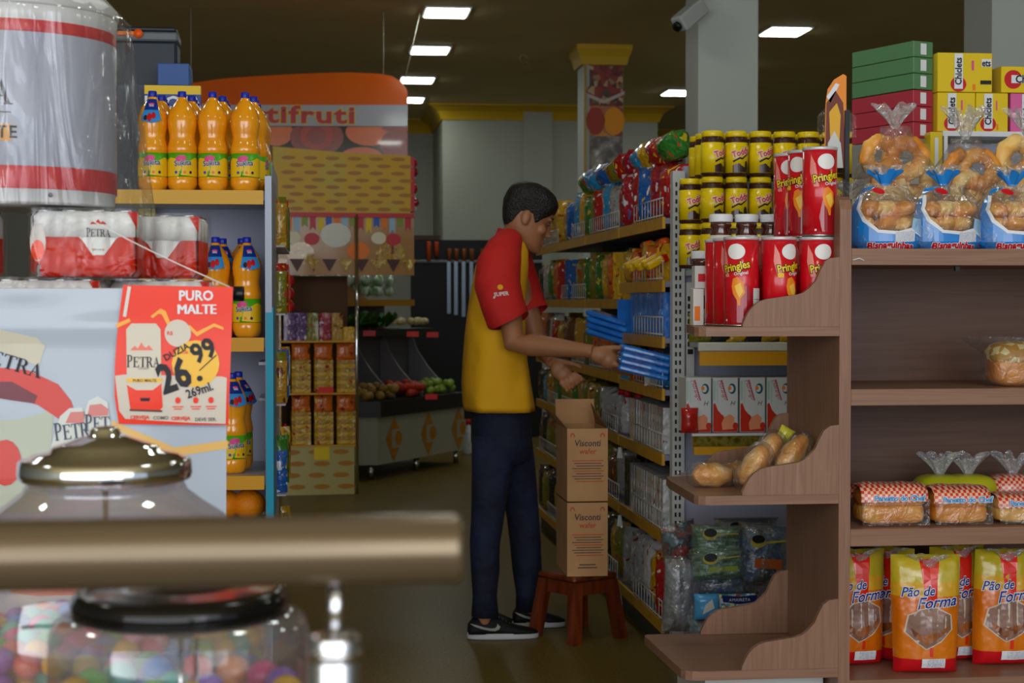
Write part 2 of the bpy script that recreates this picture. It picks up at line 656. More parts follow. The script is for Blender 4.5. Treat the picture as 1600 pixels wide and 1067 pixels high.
# posters on the slim pillar
ph = [noisy('poster_salad', [(0, '#1c160f'), (.35, '#7a2418'), (.5, '#31401c'), (.62, '#c4a27a'), (.75, '#8c2a1a')], (1, 1, 1), 22, 2, .4, 'voronoi', rand=False),
      noisy('poster_sauces', [(0, '#7d2f22'), (.4, '#a8643c'), (.55, '#c98320'), (.7, '#b13a2a')], (1, 1, 1), 5, 2, .4, const=True, rand=False),
      noisy('poster_grains', [(0, '#2b2522'), (.45, '#5a524e'), (.6, '#8f8880'), (.7, '#d3cdc4')], (1, 1, 1), 9, 4, .4, rand=False)]
pw = (WX(973, 14.4) - WX(912, 14.4)) / 2
zz = [WZ(91, 14.4), WZ(160, 14.4), WZ(208, 14.4), WZ(290, 14.4)]
for i, lab in enumerate(('poster of chopped salad, topmost on the slim pillar', 'orange and red sauces poster, middle one on the slim pillar', 'grey poster of grains, lowest on the slim pillar')):
    y = 14.4 - 0.006
    b = MB().box(-pw * .72, pw * .98, -.003, .004, zz[i + 1], zz[i], ph[i])
    xf = plane_xf((0, -.005, 0))
    if i == 0:
        b.oval(.02, zz[1] + .12, .17, .10, xf, ph[0])
        b.shape([(-.15, zz[1] + .08), (0, zz[1] + .02), (.18, zz[1] + .1), (.18, zz[1] + .13), (0, zz[1] + .05), (-.15, zz[1] + .11)], plane_xf((0, -.006, 0)), M('poster_bowl', '#b9a8a0', .4))
    if i == 1:
        b.oval(.09, (zz[1] + zz[2]) / 2, .09, .12, xf, M('poster_powder', '#d88a10', .5))
        b.oval(-.07, (zz[1] + zz[2]) / 2, .08, .12, xf, M('poster_paste', '#9c3a2a', .5))
    tag(b.build('poster', None, (c1.location.x, y, 0)), lab, 'poster', 'posters on the slim pillar')
MB().box(-.02, .0, -.02, 0, zz[3] - .3, zz[0], M('gold_edge', '#a8843c', .4)).build('edge_strip', c1, (-pw - .001 + .02, -.18, 0))

# security camera on the white pillar
t = thing('security_camera', 'white security camera fixed high on the white pillar', 'camera', tuple(W(1092, 12, 9.9)))
t.rotation_euler = (0.0, radians(-38), radians(25))
MB().box(-.19, .02, -.055, .055, -.05, .05, M('camera_shell', '#a9aba8', .4), bev=.012).build('housing', t)
MB().lathe([(.0, 0), (.028, 0), (.03, .03), (.0, .03)], black, 16, T=Matrix.Translation((-.185, 0, 0)) @ Matrix.Rotation(-pi / 2, 4, 'Y')).build('lens', t)
MB().tube([(0, 0, 0), (.06, .02, .03), (.10, .06, .05)], .016, M('camera_shell'), 10).build('bracket', t)

# ceiling lamps
lamp_e = bpy.data.materials.new('led_panel')
lamp_e.use_nodes = True
nt = lamp_e.node_tree
nt.nodes.remove(nt.nodes['Principled BSDF'])
em = nt.nodes.new('ShaderNodeEmission')
em.inputs[0].default_value = (0.93, 1.0, 0.93, 1)
LAMP = 17.0
em.inputs[1].default_value = LAMP
nt.links.new(em.outputs[0], nt.nodes['Material Output'].inputs[0])
rows = [(WX(698, 12.87), [12.87, 14.8, 16.8, 18.45], 'lamps over the aisle'),
        (WX(1225, 13.46), [13.46, 15.45, 17.5], 'lamps right of the white pillar'),
        (WX(1382, 19.9), [19.9], 'lamps far right')]
proto = None
nice = {(0, 0): 'square ceiling lamp nearest the camera in the row above the aisle', (0, 1): 'ceiling lamp second from the camera in the row above the aisle',
        (0, 2): 'ceiling lamp partly behind the rounded corner of the orange sign', (0, 3): 'farthest ceiling lamp, small beside the right edge of the orange sign',
        (1, 0): 'ceiling lamp right of the white pillar, high in the frame', (1, 1): 'ceiling lamp hidden by the white square pillar',
        (1, 2): 'ceiling lamp between the slim poster pillar and the white pillar', (2, 0): 'ceiling lamp low beside the bagged ring breads at the right'}
for ri, (x, ys, g) in enumerate(rows):
    for yi, y in enumerate(ys):
        if proto is None:
            proto = thing('ceiling_lamp', nice[(0, 0)], 'lamp', (x, y, CEIL), 0, 'ceiling lamps')
            MB().box(-.175, .175, -.22, .22, -.012, 0, white).build('frame', proto)
            MB().box(-.155, .155, -.20, .20, -.018, -.0125, lamp_e).build('diffuser', proto)
        else:
            dup(proto, (x, y, CEIL), 0, nice[(ri, yi)], 'ceiling lamps')
for i, (x, y) in enumerate([(.96, 2.5), (.96, 5.3), (.96, 9.1), (3.68, 4), (3.68, 8.4), (6.4, 8), (-2.2, 3), (-2.2, 7), (-2.2, 13), (6.4, 13.5)]):
    dup(proto, (x, y, CEIL), 0, 'square ceiling lamp outside the picture, over the nearer shelves', 'ceiling lamps out of frame')

# small hook and wires under the ceiling
hk = MB().tube([W(818, 92, 13.5) + Vector((.03 * cos(a), 0, .03 * sin(a))) for a in [i * .7 for i in range(9)]] + [W(828, 110, 13.5)], .003, M('hook_wire', '#7a5a3c', .5), 6).build('ceiling_hook')
hk.location = (0, 0, 0)
tag(hk, 'small curled wire hook hanging from the ceiling above the worker', 'hook')
M('cord', '#b8b8a8', .6)
# ================================================================== foreground: rail and toy machines
steel = noisy('brushed_steel', [(0.3, '#61533f'), (0.7, '#6f604b')], (1, 60, 60), 3, 3, 0.27, metal=0.55, rand=False)
steel2 = M('bright_steel', '#c9c9cc', 0.2, 1.0)
chrome = M('chrome', '#d9dadd', 0.07, 1.0)
YR = 1.08
zr = WZ(860, YR)
xe = WX(722, YR)
t = thing('handrail', 'thick brushed steel handrail crossing the bottom left foreground', 'handrail', (WX(522, YR), YR, 0))
R0 = .0225
L = [(0, 0), (R0 * .8, 0.0), (R0 * .95, .0015), (R0, .005), (R0, 1.3)]
MB().lathe([(r, z) for r, z in L], steel, 40, T=Matrix.Translation((xe - t.location.x, 0, zr)) @ Matrix.Rotation(-pi / 2, 4, 'Y')).build('rail_tube', t)
zc = WZ(992, YR)
MB().tube([(0, 0, zc - .002), (0.001, 0, zr - .02)], .0050, steel2, 14).build('spigot', t)
MB().lathe([(.0165, 0.012), (.0165, zc - .003), (.0155, zc), (0, zc)], steel2, 28).lathe([(.0168, zc - .016), (.0172, zc - .012), (.0168, zc - .009)], steel2, 28).build('post', t)
MB().lathe([(.05, 0), (.05, .008), (.02, .012)], steel2, 28).build('foot_plate', t)

glass = film('globe_plastic', (0.90, 0.86, 0.87), 0.02, 0.35, 0.12, 0.05, 0.03, 6, '#c9b6b8')
glass2 = film('globe_plastic_front', (0.93, 0.93, 0.94), 0.02, 0.33, 0.08, 0.05, 0.03, 6, '#bdbcc4')
ball_cols = [('green', '#3fae3c', '#c9f060'), ('pink', '#e2317c', '#ff9cc8'), ('blue', '#2569c9', '#8fd0ff'), ('yellow', '#f0c814', '#e2572a'),
             ('orange', '#f07a1c', '#ffe07a'), ('teal', '#1fb59a', '#c8fff0'), ('purple', '#7a3fb0', '#e6a8ff'), ('red', '#d8222c', '#ffc9a8')]
ball_m = {n: noisy('ball_' + n, [(0.0, a), (0.5, a), (0.55, c), (0.62, a)], (1, 1, 1), 60, 1, .25, const=True) for n, a, c in ball_cols}


def machine(name, label, px, Y, prof, lid, lidm, mat, body):
    t = thing(name, label, 'toy machine', (WX(px, Y), Y, 0))
    MB().lathe(prof, mat, 48).build('globe', t)
    lid.build('lid', t)
    return t


def zz_(py, Y): return WZ(py, Y)
Y1 = 2.0
k = Y1 / 2650
z0 = zz_(725, Y1)
prof1 = [(.088, z0 - .016), (.094, z0 - .028), (.112, z0 - .042), (.136, z0 - .058), (.158, z0 - .082), (.176, z0 - .115), (.187, z0 - .155), (.191, z0 - .195),
         (.187, z0 - .235), (.176, z0 - .275), (.155, z0 - .312), (.12, z0 - .345)]
lid1 = MB().lathe([(.088, z0 - .018), (.097, z0 - .014), (.099, z0 - .008), (.098, z0 + .006), (.095, z0 + .009), (.088, z0 + .010), (.083, z0 + .014), (.064, z0 + .017),
                   (.060, z0 + .023), (.045, z0 + .028), (.028, z0 + .034), (.018, z0 + .036), (.017, z0 + .042), (.012, z0 + .046), (0, z0 + .047)], chrome, 48)
m1 = machine('toy_ball_machine', 'round clear toy machine with chrome lid behind the steel handrail', 163, Y1, prof1, lid1, chrome, glass, '#b01020')
MB().lathe([(.125, z0 - .36), (.125, z0 - .344), (.10, z0 - .340)], chrome, 32).lathe([(.12, .65), (.12, z0 - .36)], redm, 32).build('dispenser_body', m1)
MB().lathe([(.15, .03), (.15, .0)], black, 24).lathe([(.15, .0), (.15, .03), (.03, .05), (.03, .65), (.11, .66)], black, 24).build('stand', m1)
MB().tube([(0, 0, z0 - .34), (0, 0, z0 + .01)], .0035, chrome, 8).build('lid_rod', m1)

Y2 = 1.6
z1 = zz_(936, Y2)
prof2 = [(.098, z1 - .008), (.108, z1 - .010), (.116, z1 - .016), (.120, z1 - .028), (.121, z1 - .05), (.121, z1 - .17), (.118, z1 - .185), (.105, z1 - .2)]
lid2 = MB().lathe([(.090, z1 - .014), (.100, z1 - .010), (.1005, z1 + .002), (.097, z1 + .010), (.088, z1 + .014), (.085, z1 + .010), (.05, z1 + .016), (0, z1 + .018)], M('lid_black', '#08080a', .12), 48)
m2 = machine('toy_capsule_machine', 'clear drum toy machine with glossy black lid in the foreground', 280, Y2, prof2, lid2, black, glass2, '#2b2b30')
MB().lathe([(.11, .6), (.11, z1 - .2), (.10, z1 - .198)], M('machine_body', '#26262c', .3), 32).build('dispenser_body', m2)
MB().lathe([(.14, .0), (.14, .03), (.028, .05), (.028, .6), (.10, .61)], black, 24).build('stand', m2)
b = MB().tube([(0, 0, z1 - .2), (0, 0, z1 - .02)], .0025, chrome, 8)
b.lathe([(.013, z1 - .032), (.013, z1 - .018), (.016, z1 - .016), (0, z1 - .015)], black, 16)
b.tube([(.016, -.02, z1 - .2), (.016, -.02, z1 - .03)], .002, chrome, 6)
b.build('lid_rod', m2)
cards = [noisy('toy_card', [(0, '#38b8c8'), (.3, '#e8d840'), (.5, '#d84890'), (.7, '#48a860'), (.85, '#4a6ad0')], (1, 1, 1), 60, 1, .4, 'voronoi', const=True),
         noisy('toy_card_red', [(0, '#d83848'), (.5, '#c82c58'), (.7, '#3878c8'), (.85, '#e8e060')], (1, 1, 1), 40, 1, .4, 'voronoi', const=True)]
for a, w, h0, m, nm in ((-1.15, .032, .058, cards[0], 'sticker'), (.32, .05, .055, cards[1], 'sticker')):
    b = MB()
    r = .1185 if a < 0 else .075
    xf = cyl_xf(r, z1 - .125, a)
    b.rect(-w / 2, w / 2, 0, h0, xf, m, 5, 1)
    b.build(nm, m2)

rnd = random.Random(4)
protos = {}


def toyball(c, r, col, label, grp):
    key = col
    if key not in protos:
        protos[key] = MB().ball((0, 0, 0), 1.0, ball_m[col], 16, 10).build('bouncy_ball')
        o = protos[key]
    else:
        o = protos[key].copy()
        COL.objects.link(o)
    o.location = c
    o.scale = (r, r, r)
    o.rotation_euler = (rnd.random() * 6, rnd.random() * 6, 0)
    tag(o, label, 'toy ball', grp)


C1 = Vector((m1.location.x, Y1, z0 - .195))
n = 0
for layer in range(3):
    zb = zz_(985, Y1) - layer * .030
    rad = sqrt(max(.0, .187 ** 2 - (zb - C1.z) ** 2)) - .020
    for ring in range(4 if layer < 1 else 2):
        rr = rad - ring * .0315
        if rr < .01: break
        if layer > 1 and ring > 1: break
        kk = max(1, int(2 * pi * rr / .0325))
        for i in range(kk):
            a = 2 * pi * i / kk + layer * .4 + ring
            col = ball_cols[rnd.randrange(8)][0]
            toyball((C1.x + rr * sin(a), C1.y - rr * cos(a), zb + rnd.uniform(-.004, .004) + (ring * .004 if layer == 0 else 0)), .0148, col,
                    '%s patterned bouncy ball heaped in the rear chrome-lidded toy machine' % col, 'bouncy balls in the rear globe, %s' % col)
C2 = Vector((m2.location.x, Y2, 0))
for layer in range(4):
    for ring in range(3 if layer == 3 else 1):
        rr = .098 - ring * .036
        kk = max(1, int(2 * pi * rr / .037))
        for i in range(kk):
            a = 2 * pi * i / kk + layer * .5 + ring
            col = ball_cols[(i * 3 + ring + layer) % 8][0]
            toyball((C2.x + rr * sin(a), C2.y - rr * cos(a), z1 - .176 + layer * .030 - (.012 if layer == 3 and ring == 1 else 0)), .0168, col,
                    '%s toy ball lying low in the black-lidded front machine' % col, 'toy balls in the front globe, %s' % col)

# ================================================================== beer promotion at the left
cool_m = M('cooler_blue_grey', '#a9afc2', 0.3)
cool_w = M('cooler_white', '#d6d8da', 0.35)
band_m = M('cooler_red_band', '#c3202f', 0.35)
YC = 3.17
RC = .192
cx = WX(14, YC)
zb, zt = WZ(318, YC - RC), WZ(-30, YC - RC)
t = thing('party_cooler', 'big round white and grey drink cooler with red bands', 'cooler', (cx, YC, 0))
z = lambda py: WZ(py, YC - RC)
MB().lathe([(RC * .97, zb), (RC * .985, zb + .003), (RC * .985, z(298) - .001), (RC, z(298)), (RC, z(36)), (RC * 1.01, z(33)), (RC * 1.015, z(12)), (RC * 1.0, z(8))], cool_w, 64).build('tub', t)
MB().lathe([(RC * 1.02, z(12)), (RC * 1.03, z(9)), (RC * 1.02, z(-4)), (RC * .92, z(-22)), (RC * .6, z(-34)), (.05, z(-38)), (.05, z(-50)), (0, z(-52))], cool_w, 64).build('lid', t)
b = MB()
for y0, y1, m in ((262, 297, band_m), (36, 55, band_m), (55, 262, cool_m)):
    b.lathe([(RC + .0006, z(y1)), (RC + .001, z(y1) + .001), (RC + .001, z(y0) - .001), (RC + .0006, z(y0))], m, 64)
xf = cyl_xf(RC + .002, 0, 0)
au = -.045
serif(b, 'PETRA', .042, xf, ink, (au, z(150)), sx=1.15)
b.rect(au - .085, au + .085, z(181.5), z(180), xf, ink, 12, 1)
b.rect(au - .07, au + .085, z(225), z(199), xf, M('cooler_tag', '#dba053', .4), 10, 1)
b.text('PURO MALTE', .030, cyl_xf(RC + .003, 0, 0), ink, (au + .0, z(212)), bold=.015, sx=.95, spacing=1.15)
for dx, h0 in ((-.03, .018), (0, .028), (.03, .018)):
    b.shape([(au + dx - .03, z(122)), (au + dx + .03, z(122)), (au + dx, z(122) + h0)], xf, M('faded_red', '#c08f92', .4), .01)
b.build('printed_sleeve', t)
MB().lathe([(0, 0), (.004, 0), (.004, .003), (0, .003)], M('screw', '#55555a', .3, .8), 10, T=Matrix.Translation(cyl_xf(RC + .001, z(306), .55)(0, 0)) @ Matrix.Rotation(pi / 2, 4, 'X')).build('screw', t)
# plastic film over it
wrapf = film('cooler_wrap', (0.98, 0.98, 0.98), 0.02, 0.20, 0.03, 0.12, 1.0, 8, '#d5d7d6', (2.2, 2.2, .35))
rr = random.Random(9)


def filmfn(u, v):
    a = -2.1 + 4.0 * u
    zz = z(323) + (z(-60) - z(323)) * v
    r = RC + .012 + .030 * max(0, 1 - v * 1.1)
    r += .022 * max(0, sin(a * 1.0 + .1)) ** 3 * (1.15 - v) 
    nz = mnoise.noise(Vector((a * 5, v * 1.8, 1.3)))
    r += .010 * nz + .005 * mnoise.noise(Vector((a * 14, v * 4, 5)))
    if v > .8: r -= (v - .8) * .35
    return (r * sin(a), -r * cos(a), zz)


fo = MB().grid(filmfn, 90, 40, wrapf).build('plastic_wrap', t)

# can packs
can_w = M('can_white', '#d6d6d2', 0.3)
can_r = M('can_red', '#c42000', 0.3)
pfilm = film('pack_film', (0.99, 0.99, 0.99), 0.015, 0.12, 0.0, 0.10, 0.6, 14, '#d5d7d6')
HC, RCN = .118, .0235


def canpack(label, loc, rz, nx=4, ny=3, lettering=True, extra=0):
    t = thing('can_pack', label, 'can pack', loc, rz, 'shrink-wrapped beer can packs')
    hw, hd = nx * RCN, ny * RCN
    b = MB()
    def outline(z, k=1.0):
        pts = []
        AA = (-.95, -.6, -.3, 0, .3, .6, .95)
        for i in range(nx):
            for a in AA: pts.append((-hw + RCN * (2 * i + 1 + sin(a)), -hd + RCN * (1 - cos(a)), z))
        for i in range(ny):
            for a in AA: pts.append((hw - RCN * (1 - cos(a)), -hd + RCN * (2 * i + 1 + sin(a)), z))
        for i in range(nx):
            for a in AA: pts.append((hw - RCN * (2 * i + 1 + sin(a)), hd - RCN * (1 - cos(a)), z))
        for i in range(ny):
            for a in AA: pts.append((-hw + RCN * (1 - cos(a)), hd - RCN * (2 * i + 1 + sin(a)), z))
        return pts
    def sh(z, k):
        return [(p[0] * k, p[1] * k, p[2]) for p in outline(z)]
    b.loft([sh(.001, .9), sh(.012, 1), sh(HC * .60, 1.0)], can_r)
    b.loft([sh(HC * .60, 1), sh(HC - .012, 1), sh(HC - .002, .93)], can_w)
    b.build('wrapped_cans', t)
    c = MB()
    for i in range(nx):
        for j in range(ny):
            c.lathe([(RCN * .80, HC - .003), (RCN * .84, HC), (RCN * .78, HC), (RCN * .74, HC - .004), (0, HC - .004)], steel2, 14, c=(-hw + RCN * (2 * i + 1), -hd + RCN * (2 * j + 1), 0))
    c.build('can_tops', t)
    yf = -hd
    def wrapx(off):
        def f(x, z_):
            u = ((x + hw) / (2 * RCN)) % 1 * 2 - 1
            u = max(-.81, min(.81, u))
            return (x, -hd + RCN * (1 - sqrt(1 - u * u)) - off, z_)
        return f
    d = MB()
    xf = wrapx(.0008)
    x = hw - RCN * 3
    d.shape([(x - .034, HC * .60), (x + .034, HC * .60), (x + .028, HC * .55), (x + .010, HC * .33), (x - .010, HC * .33), (x - .028, HC * .55)], xf, can_w, .004)
    xf = wrapx(.0016)
    if lettering:
        serif(d, 'PETRA', .0135, xf, ink, (x, HC * .66), sx=.85)
        d.rect(x - .015, x + .015, HC * .565, HC * .572, xf, M('grey_line', '#8a8a88', .5))
        d.rect(x - .0095, x + .0095, HC * .39, HC * .43, xf, mustard)
        d.text('PURO MALTE', .0036, wrapx(.0022), ink, (x, HC * .41))
        for dx, h0 in ((-.008, .006), (0, .009), (.008, .006)):
            d.shape([(x + dx - .007, HC * .79), (x + dx + .007, HC * .79), (x + dx, HC * .79 + h0)], xf, can_r)
    d.build('printed_front', t)
    d = MB()
    gx = -hw + .014
    d.oval(gx, HC * .52, .014, .034, wrapx(.0012), M('glass_print', '#c9c0b8', .2))
    d.oval(gx, HC * .40, .012, .018, wrapx(.002), M('glass_print_red', '#ef4a26', .2))
    d.rect(gx - .003, gx + .004, HC * .02, HC * .2, wrapx(.0012), M('stem_print', '#33201e', .3))
    d.build('glass_print', t)
    d = MB()
    d.shape([(hw - .02, HC * .98), (hw - .002, HC * .98), (hw - .004, HC * .72)], wrapx(.0008), can_r, .004)
    d.build('corner_print', t)
    def ff(u, v):
        a = 2 * pi * u
        px_ = math.copysign(abs(cos(a)) ** .25, cos(a)) * (hw + .006)
        py_ = math.copysign(abs(sin(a)) ** .25, sin(a)) * (hd + .006)
        w = .0022 * mnoise.noise(Vector((a * 4, v * 3, loc[0] * 9)))
        return (px_ * (1 + w * 4), py_ * (1 + w * 4), .001 + (HC + .003) * v)
    MB().grid(ff, 60, 8, pfilm).build('shrink_film', t)
    return t


ZP = WZ(433, 3.0)
YP = 3.12
canpack('beer can pack directly under the cooler, readable front beside the string', (WX(113, YP) + .028, YP, ZP), 0.05, 4, 3)
canpack('beer can pack cut by the left edge of the picture', (WX(-60, YP) - .03, YP, ZP), -0.03, 4, 3)
canpack('beer can pack right of the cooler, next to the soda shelf', (WX(243, YP + .17), YP + .17, ZP), -0.06, 4, 3, False)
canpack('lower beer can pack, mostly behind the price poster', (WX(262, YP + .12) - .01, YP + .12, ZP - HC - .0035), 0.0, 4, 3, False)
canpack('lower beer can pack supporting the readable one', (WX(70, YP) + .01, YP + .02, ZP - HC - .0035), 0.0, 4, 3, False)
canpack('lower beer can pack at the left edge under the cooler', (WX(70, YP) - .19, YP + .02, ZP - HC - .0035), 0.0, 4, 3, False)
t = thing('display_plinth', 'white plinth behind the glossy banner carrying the beer packs', 'plinth', (WX(130, YP), YP + .06, 0))
MB().box(-.46, .20, -.115, .26, 0, ZP - 2 * HC + .11, offwhite).build('plinth_box', t)
MB().box(-.47, .205, -.118, .265, ZP - 2 * HC + .11, ZP - HC - .005, offwhite).build('plinth_top', t)

# hanging rod with banner
YB = 2.92
zrod = WZ(459, YB)
xr0, xr1 = -1.1, WX(364, YB)
t = thing('banner_rod', 'rod with a black end cap holding the glossy banner', 'rod')
MB().tube([(xr0, YB, zrod), (xr1, YB, zrod)], .0095, white, 16).build('tube', t)
MB().lathe([(0, 0), (.0108, 0), (.0128, .002), (.0128, .017), (.0118, .02), (0, .02)], black, 24, T=Matrix.Translation((xr1 - .001, YB, zrod)) @ Matrix.Rotation(pi / 2, 4, 'Y')).build('end_cap', t)
for nm, p0, p1 in (('string', W(122, 333, YC - RC - .055), (xr1 - .004, YB, zrod + .011)), ):
    p1 = Vector(p1)
    s = MB().tube([p0 + (p1 - p0) * q / 6 - Vector((0, 0, .004 * sin(pi * q / 6))) for q in range(7)], .0011, M('string_white', '#d8d8d2', .6), 6).build(nm)
    tag(s, 'thin white string running down to the black rod cap', 'string')

ban_m = M('banner_vinyl', '#adb8c6', 0.2, coat=.25)


def bsurf(x, zv, off=0.0):
    """the banner hangs from the rod, gently rippled"""
    h = zrod - zv
    if h < 0: h = 0
    f = min(1, h / .05)
    y = YB - .011 - .0035 * mnoise.noise(Vector((x * 7, zv * 9, 0))) * f - .010 * math.exp(-((h - .055) / .02) ** 2) * .5 - off
    y -= .004 * sin(x * 16) * f
    return (x, y, zv)


zbot = .73
xb0, xb1 = -1.05, WX(355, YB)
b = MB()
b.grid(lambda u, v: bsurf(xb0 + (xb1 - xb0 - .004 * (1 - v)) * u, zbot + (zrod + .008 - zbot) * v), 70, 90, ban_m)
bo = b.build('banner')
tag(bo, 'glossy white vinyl banner with printed beer cans hanging below the packs', 'banner')


def PB(px, py):
    p = W(px, py, YB)
    return (p.x, p.z)


def pr(mb, pts, mat, off):
    mb.shape([PB(*p) for p in pts], lambda a, c: bsurf(a, c, off), mat, .02)


b = MB()
pale = M('banner_can_white', '#cfd4cf', .2)
pr(b, [(-60, 500), (60, 528), (72, 540), (62, 572), (0, 548), (-60, 530)], M('banner_beige', '#c8c3b0', .2), .001)
pr(b, [(-60, 660), (30, 655), (85, 640), (75, 800), (-60, 800)], M('banner_can_green', '#b5bbaa', .2), .001)
pr(b, [(0, 574), (45, 578), (92, 600), (112, 625), (116, 636), (95, 655), (60, 632), (0, 616), (-60, 600), (-60, 572)], M('banner_red', '#cf3a2e', .2), .0015)
pr(b, [(-60, 596), (20, 596), (60, 618), (55, 630), (20, 625), (-60, 612)], M('banner_dark_red', '#6e2430', .2), .002)
pr(b, [(80, 700), (95, 650), (110, 637), (130, 636), (136, 660), (134, 720), (80, 730)], pale, .002)
pr(b, [(133, 720), (135, 640), (140, 625), (155, 618), (170, 627), (174, 660), (170, 730)], pale, .0025)
pr(b, [(104, 660), (112, 643), (133, 642), (133, 660)], M('banner_pink', '#d07a74', .2), .003)
pr(b, [(138, 650), (142, 632), (160, 630), (171, 638), (171, 648)], M('banner_pink', '#d07a74', .2), .0032)
pr(b, [(176, 655), (274, 698), (356, 687), (356, 700), (272, 712), (176, 667)], M('banner_gold', '#e0b468', .2), .001)
pr(b, [(25 * cos(a * .4) + 10, 36 * sin(a * .4) + 722) for a in range(16)], M('banner_red', '#cf3a2e', .2), .003)
pr(b, [(18, 910), (200, 913), (200, 925), (60, 930), (18, 925)], M('banner_red', '#cf3a2e', .2), .001)
serif(b, 'PETRA', .024, lambda a, c: bsurf(PB(18, 566)[0] + a, PB(18, 566)[1] + c, .003), ink, rot=-.30, sx=1.25)
serif(b, 'PETR', .025, lambda a, c: bsurf(PB(114, 673)[0] + a, PB(114, 673)[1] + c, .004), M('banner_text', '#39415c', .3), rot=.12, sx=.8)
serif(b, 'PET', .024, lambda a, c: bsurf(PB(154, 661)[0] + a, PB(154, 661)[1] + c, .005), M('banner_text', '#39415c', .3), rot=.02, sx=.8)
b.build('banner_print', bo)

# price poster
YS = YB - .026
po_m = M('poster_red', '#ee3410', .3)
po_c = M('poster_cream', '#cfc6b8', .35)
pc = W(270, 552, YS)
t = thing('price_poster', 'orange-red beer price poster reading 26.99 on the banner', 'poster', tuple(pc))
q = 2650 / YS


def po(px, py, off=0.0):
    # sheet coordinates: poster is slightly skewed, as it hangs in the photo
    x = (px - 270) / q
    zz = (552 - py) / q
    return (x, -.004 * cos((px - 270) / 60) - .002 * sin(py / 30) - off, zz)


def pshape(mb, pts, mat, off, seg=.02):
    mb.shape(pts, lambda a, c: po(a, c, off), mat, seg * q)


b = MB()
def sheet(u, v, back=0):
    xl = 196 - 14 * sin(min(1, v * 1.4) * pi / 2) + (v > .8) * (v - .8) * 30
    xr = 362 - 8 * v
    return po(xl + (xr - xl) * u, 443 + (4 + 213 * v) * 1.0 + u * 3, -back)
b.grid(lambda u, v: sheet(u, v), 14, 20, po_m)
b.grid(lambda u, v: sheet(u, v, .001), 14, 20, offwhite, flip=True)
b.build('sheet', t)
b = MB()
pshape(b, [(183, 586), (200, 584), (345, 588), (352, 590), (350, 661), (300, 659), (198, 652), (189, 640)], po_c, .0012)
pshape(b, [(200, 515), (208, 506), (245, 506), (252, 515), (253, 590), (256, 636), (252, 640), (206, 637), (201, 600)], M('poster_can', '#cfc6b4', .3), .0018)
pshape(b, [(201, 600), (215, 608), (240, 608), (253, 598), (255, 634), (251, 639), (206, 637)], po_m, .0022)
pshape(b, [(201, 590), (254, 590), (254, 596), (201, 596)], M('poster_yellow', '#eeb82a', .3), .0026)
pshape(b, [(221, 620), (236, 620), (235, 625), (222, 625)], ink, .0028)
pshape(b, [(205, 637), (254, 639), (254, 642), (205, 640)], M('poster_shadow_bar', '#5a3a30', .4), .0028)
for dx, h0 in ((-12, 7), (-2, 12), (9, 8), (2, 6)):
    pshape(b, [(225 + dx - 7, 547), (225 + dx + 7, 547), (225 + dx, 547 - h0)], M('poster_pinkred', '#e8705a', .3), .0026)
pshape(b, [(237, 495), (252, 483), (260, 487), (268, 508), (262, 508), (254, 492), (249, 491), (240, 498)], M('poster_zig', '#f2a93a', .3), .0014)
pshape(b, [(296, 508), (307, 519), (333, 506), (347, 512), (347, 516), (333, 511), (307, 526), (293, 512)], M('poster_zig', '#f2a93a', .3), .0014)
pshape(b, [(184, 507), (205, 498), (207, 503), (186, 513)], M('poster_zig', '#f2a93a', .3), .0014)
pshape(b, [(195, 495), (203, 449), (208, 450), (200, 496)], M('poster_tag', '#d8d4cc', .3), .0014)
P2 = lambda off: (lambda a, c: po(a, c, off))
b.oval(278, 521, 20, 21, P2(.002), po_c)
b.oval(305, 568, 36, 36, P2(.0022), M('poster_yellow', '#eeb82a', .3))


def ptext(s, size, px, py, mat, off, **kw):
    # text runs in sheet pixels: flip v because pixel rows run downwards
    b.text(s, size, lambda a, c: po(px + a, py - c, off), mat, **kw)


ptext('PURO', 21, 306, 464, white, .0022, bold=.03, sx=.95)
for dx_m in (-.9, -.3, .3, .9):
    ptext('MALTE', 21, 307 + dx_m, 485, white, .0022 + .0001 * dx_m, bold=.0, sx=.93)
serif(b, 'PETRA', 16, lambda a, c: po(226 + a, 565 - c, .0032), ink, sx=.86)
ptext('ORIGEM', 4.5, 226, 575, M('grey_line', '#8a8a88', .5), .0032)
ptext('PURO MALTE', 6, 228, 593.5, ink, .0034, bold=.01)
ptext('R$', 8, 266, 521, po_m, .0032, bold=.02)
ptext('POR', 6, 288, 551, po_m, .0034, bold=.02)
ptext('DUZIA', 14, 276, 550, ink, .004, rot=.50, bold=.02, sx=1.0)
ptext('26', 62, 273, 588, ink, .004, rot=.34, bold=.035, sx=.78)
ptext('.', 44, 308, 580, ink, .004, rot=.3, bold=.04)
ptext('99', 42, 317, 549, ink, .004, rot=.42, bold=.03, sx=.9)
pshape(b, [(310, 578), (336, 554), (337, 555), (311, 579)], ink, .004)
ptext('269ml.', 19, 311, 609, ink, .0042, rot=.33, bold=.02, sx=.82)
ptext('CERVEJA', 7.5, 220, 650, M('poster_red', '#f2482a'), .0032, bold=.03)
ptext('COMO', 7.5, 252, 651, M('poster_grey_text', '#5f5b55', .4), .0032, bold=.01)
ptext('CERVEJA', 7.5, 282, 652, M('poster_red', '#f2482a'), .0032, bold=.03)
ptext('DEVE SER.', 7.5, 320, 654, M('poster_grey_text', '#5f5b55', .4), .0032, bold=.01)
for px_ in (278, 305, 328):
    b.oval(px_, 624, 4, 5, P2(.0032), po_m)
    pshape(b, [(px_ - 8, 633), (px_ + 8, 633), (px_ + 8, 634.5), (px_ - 8, 634.5)], po_m, .0032)
    pshape(b, [(px_ - 6, 636.5), (px_ + 6, 636.5), (px_ + 6, 638), (px_ - 6, 638)], po_m, .0032)
b.build('printed_design', t)
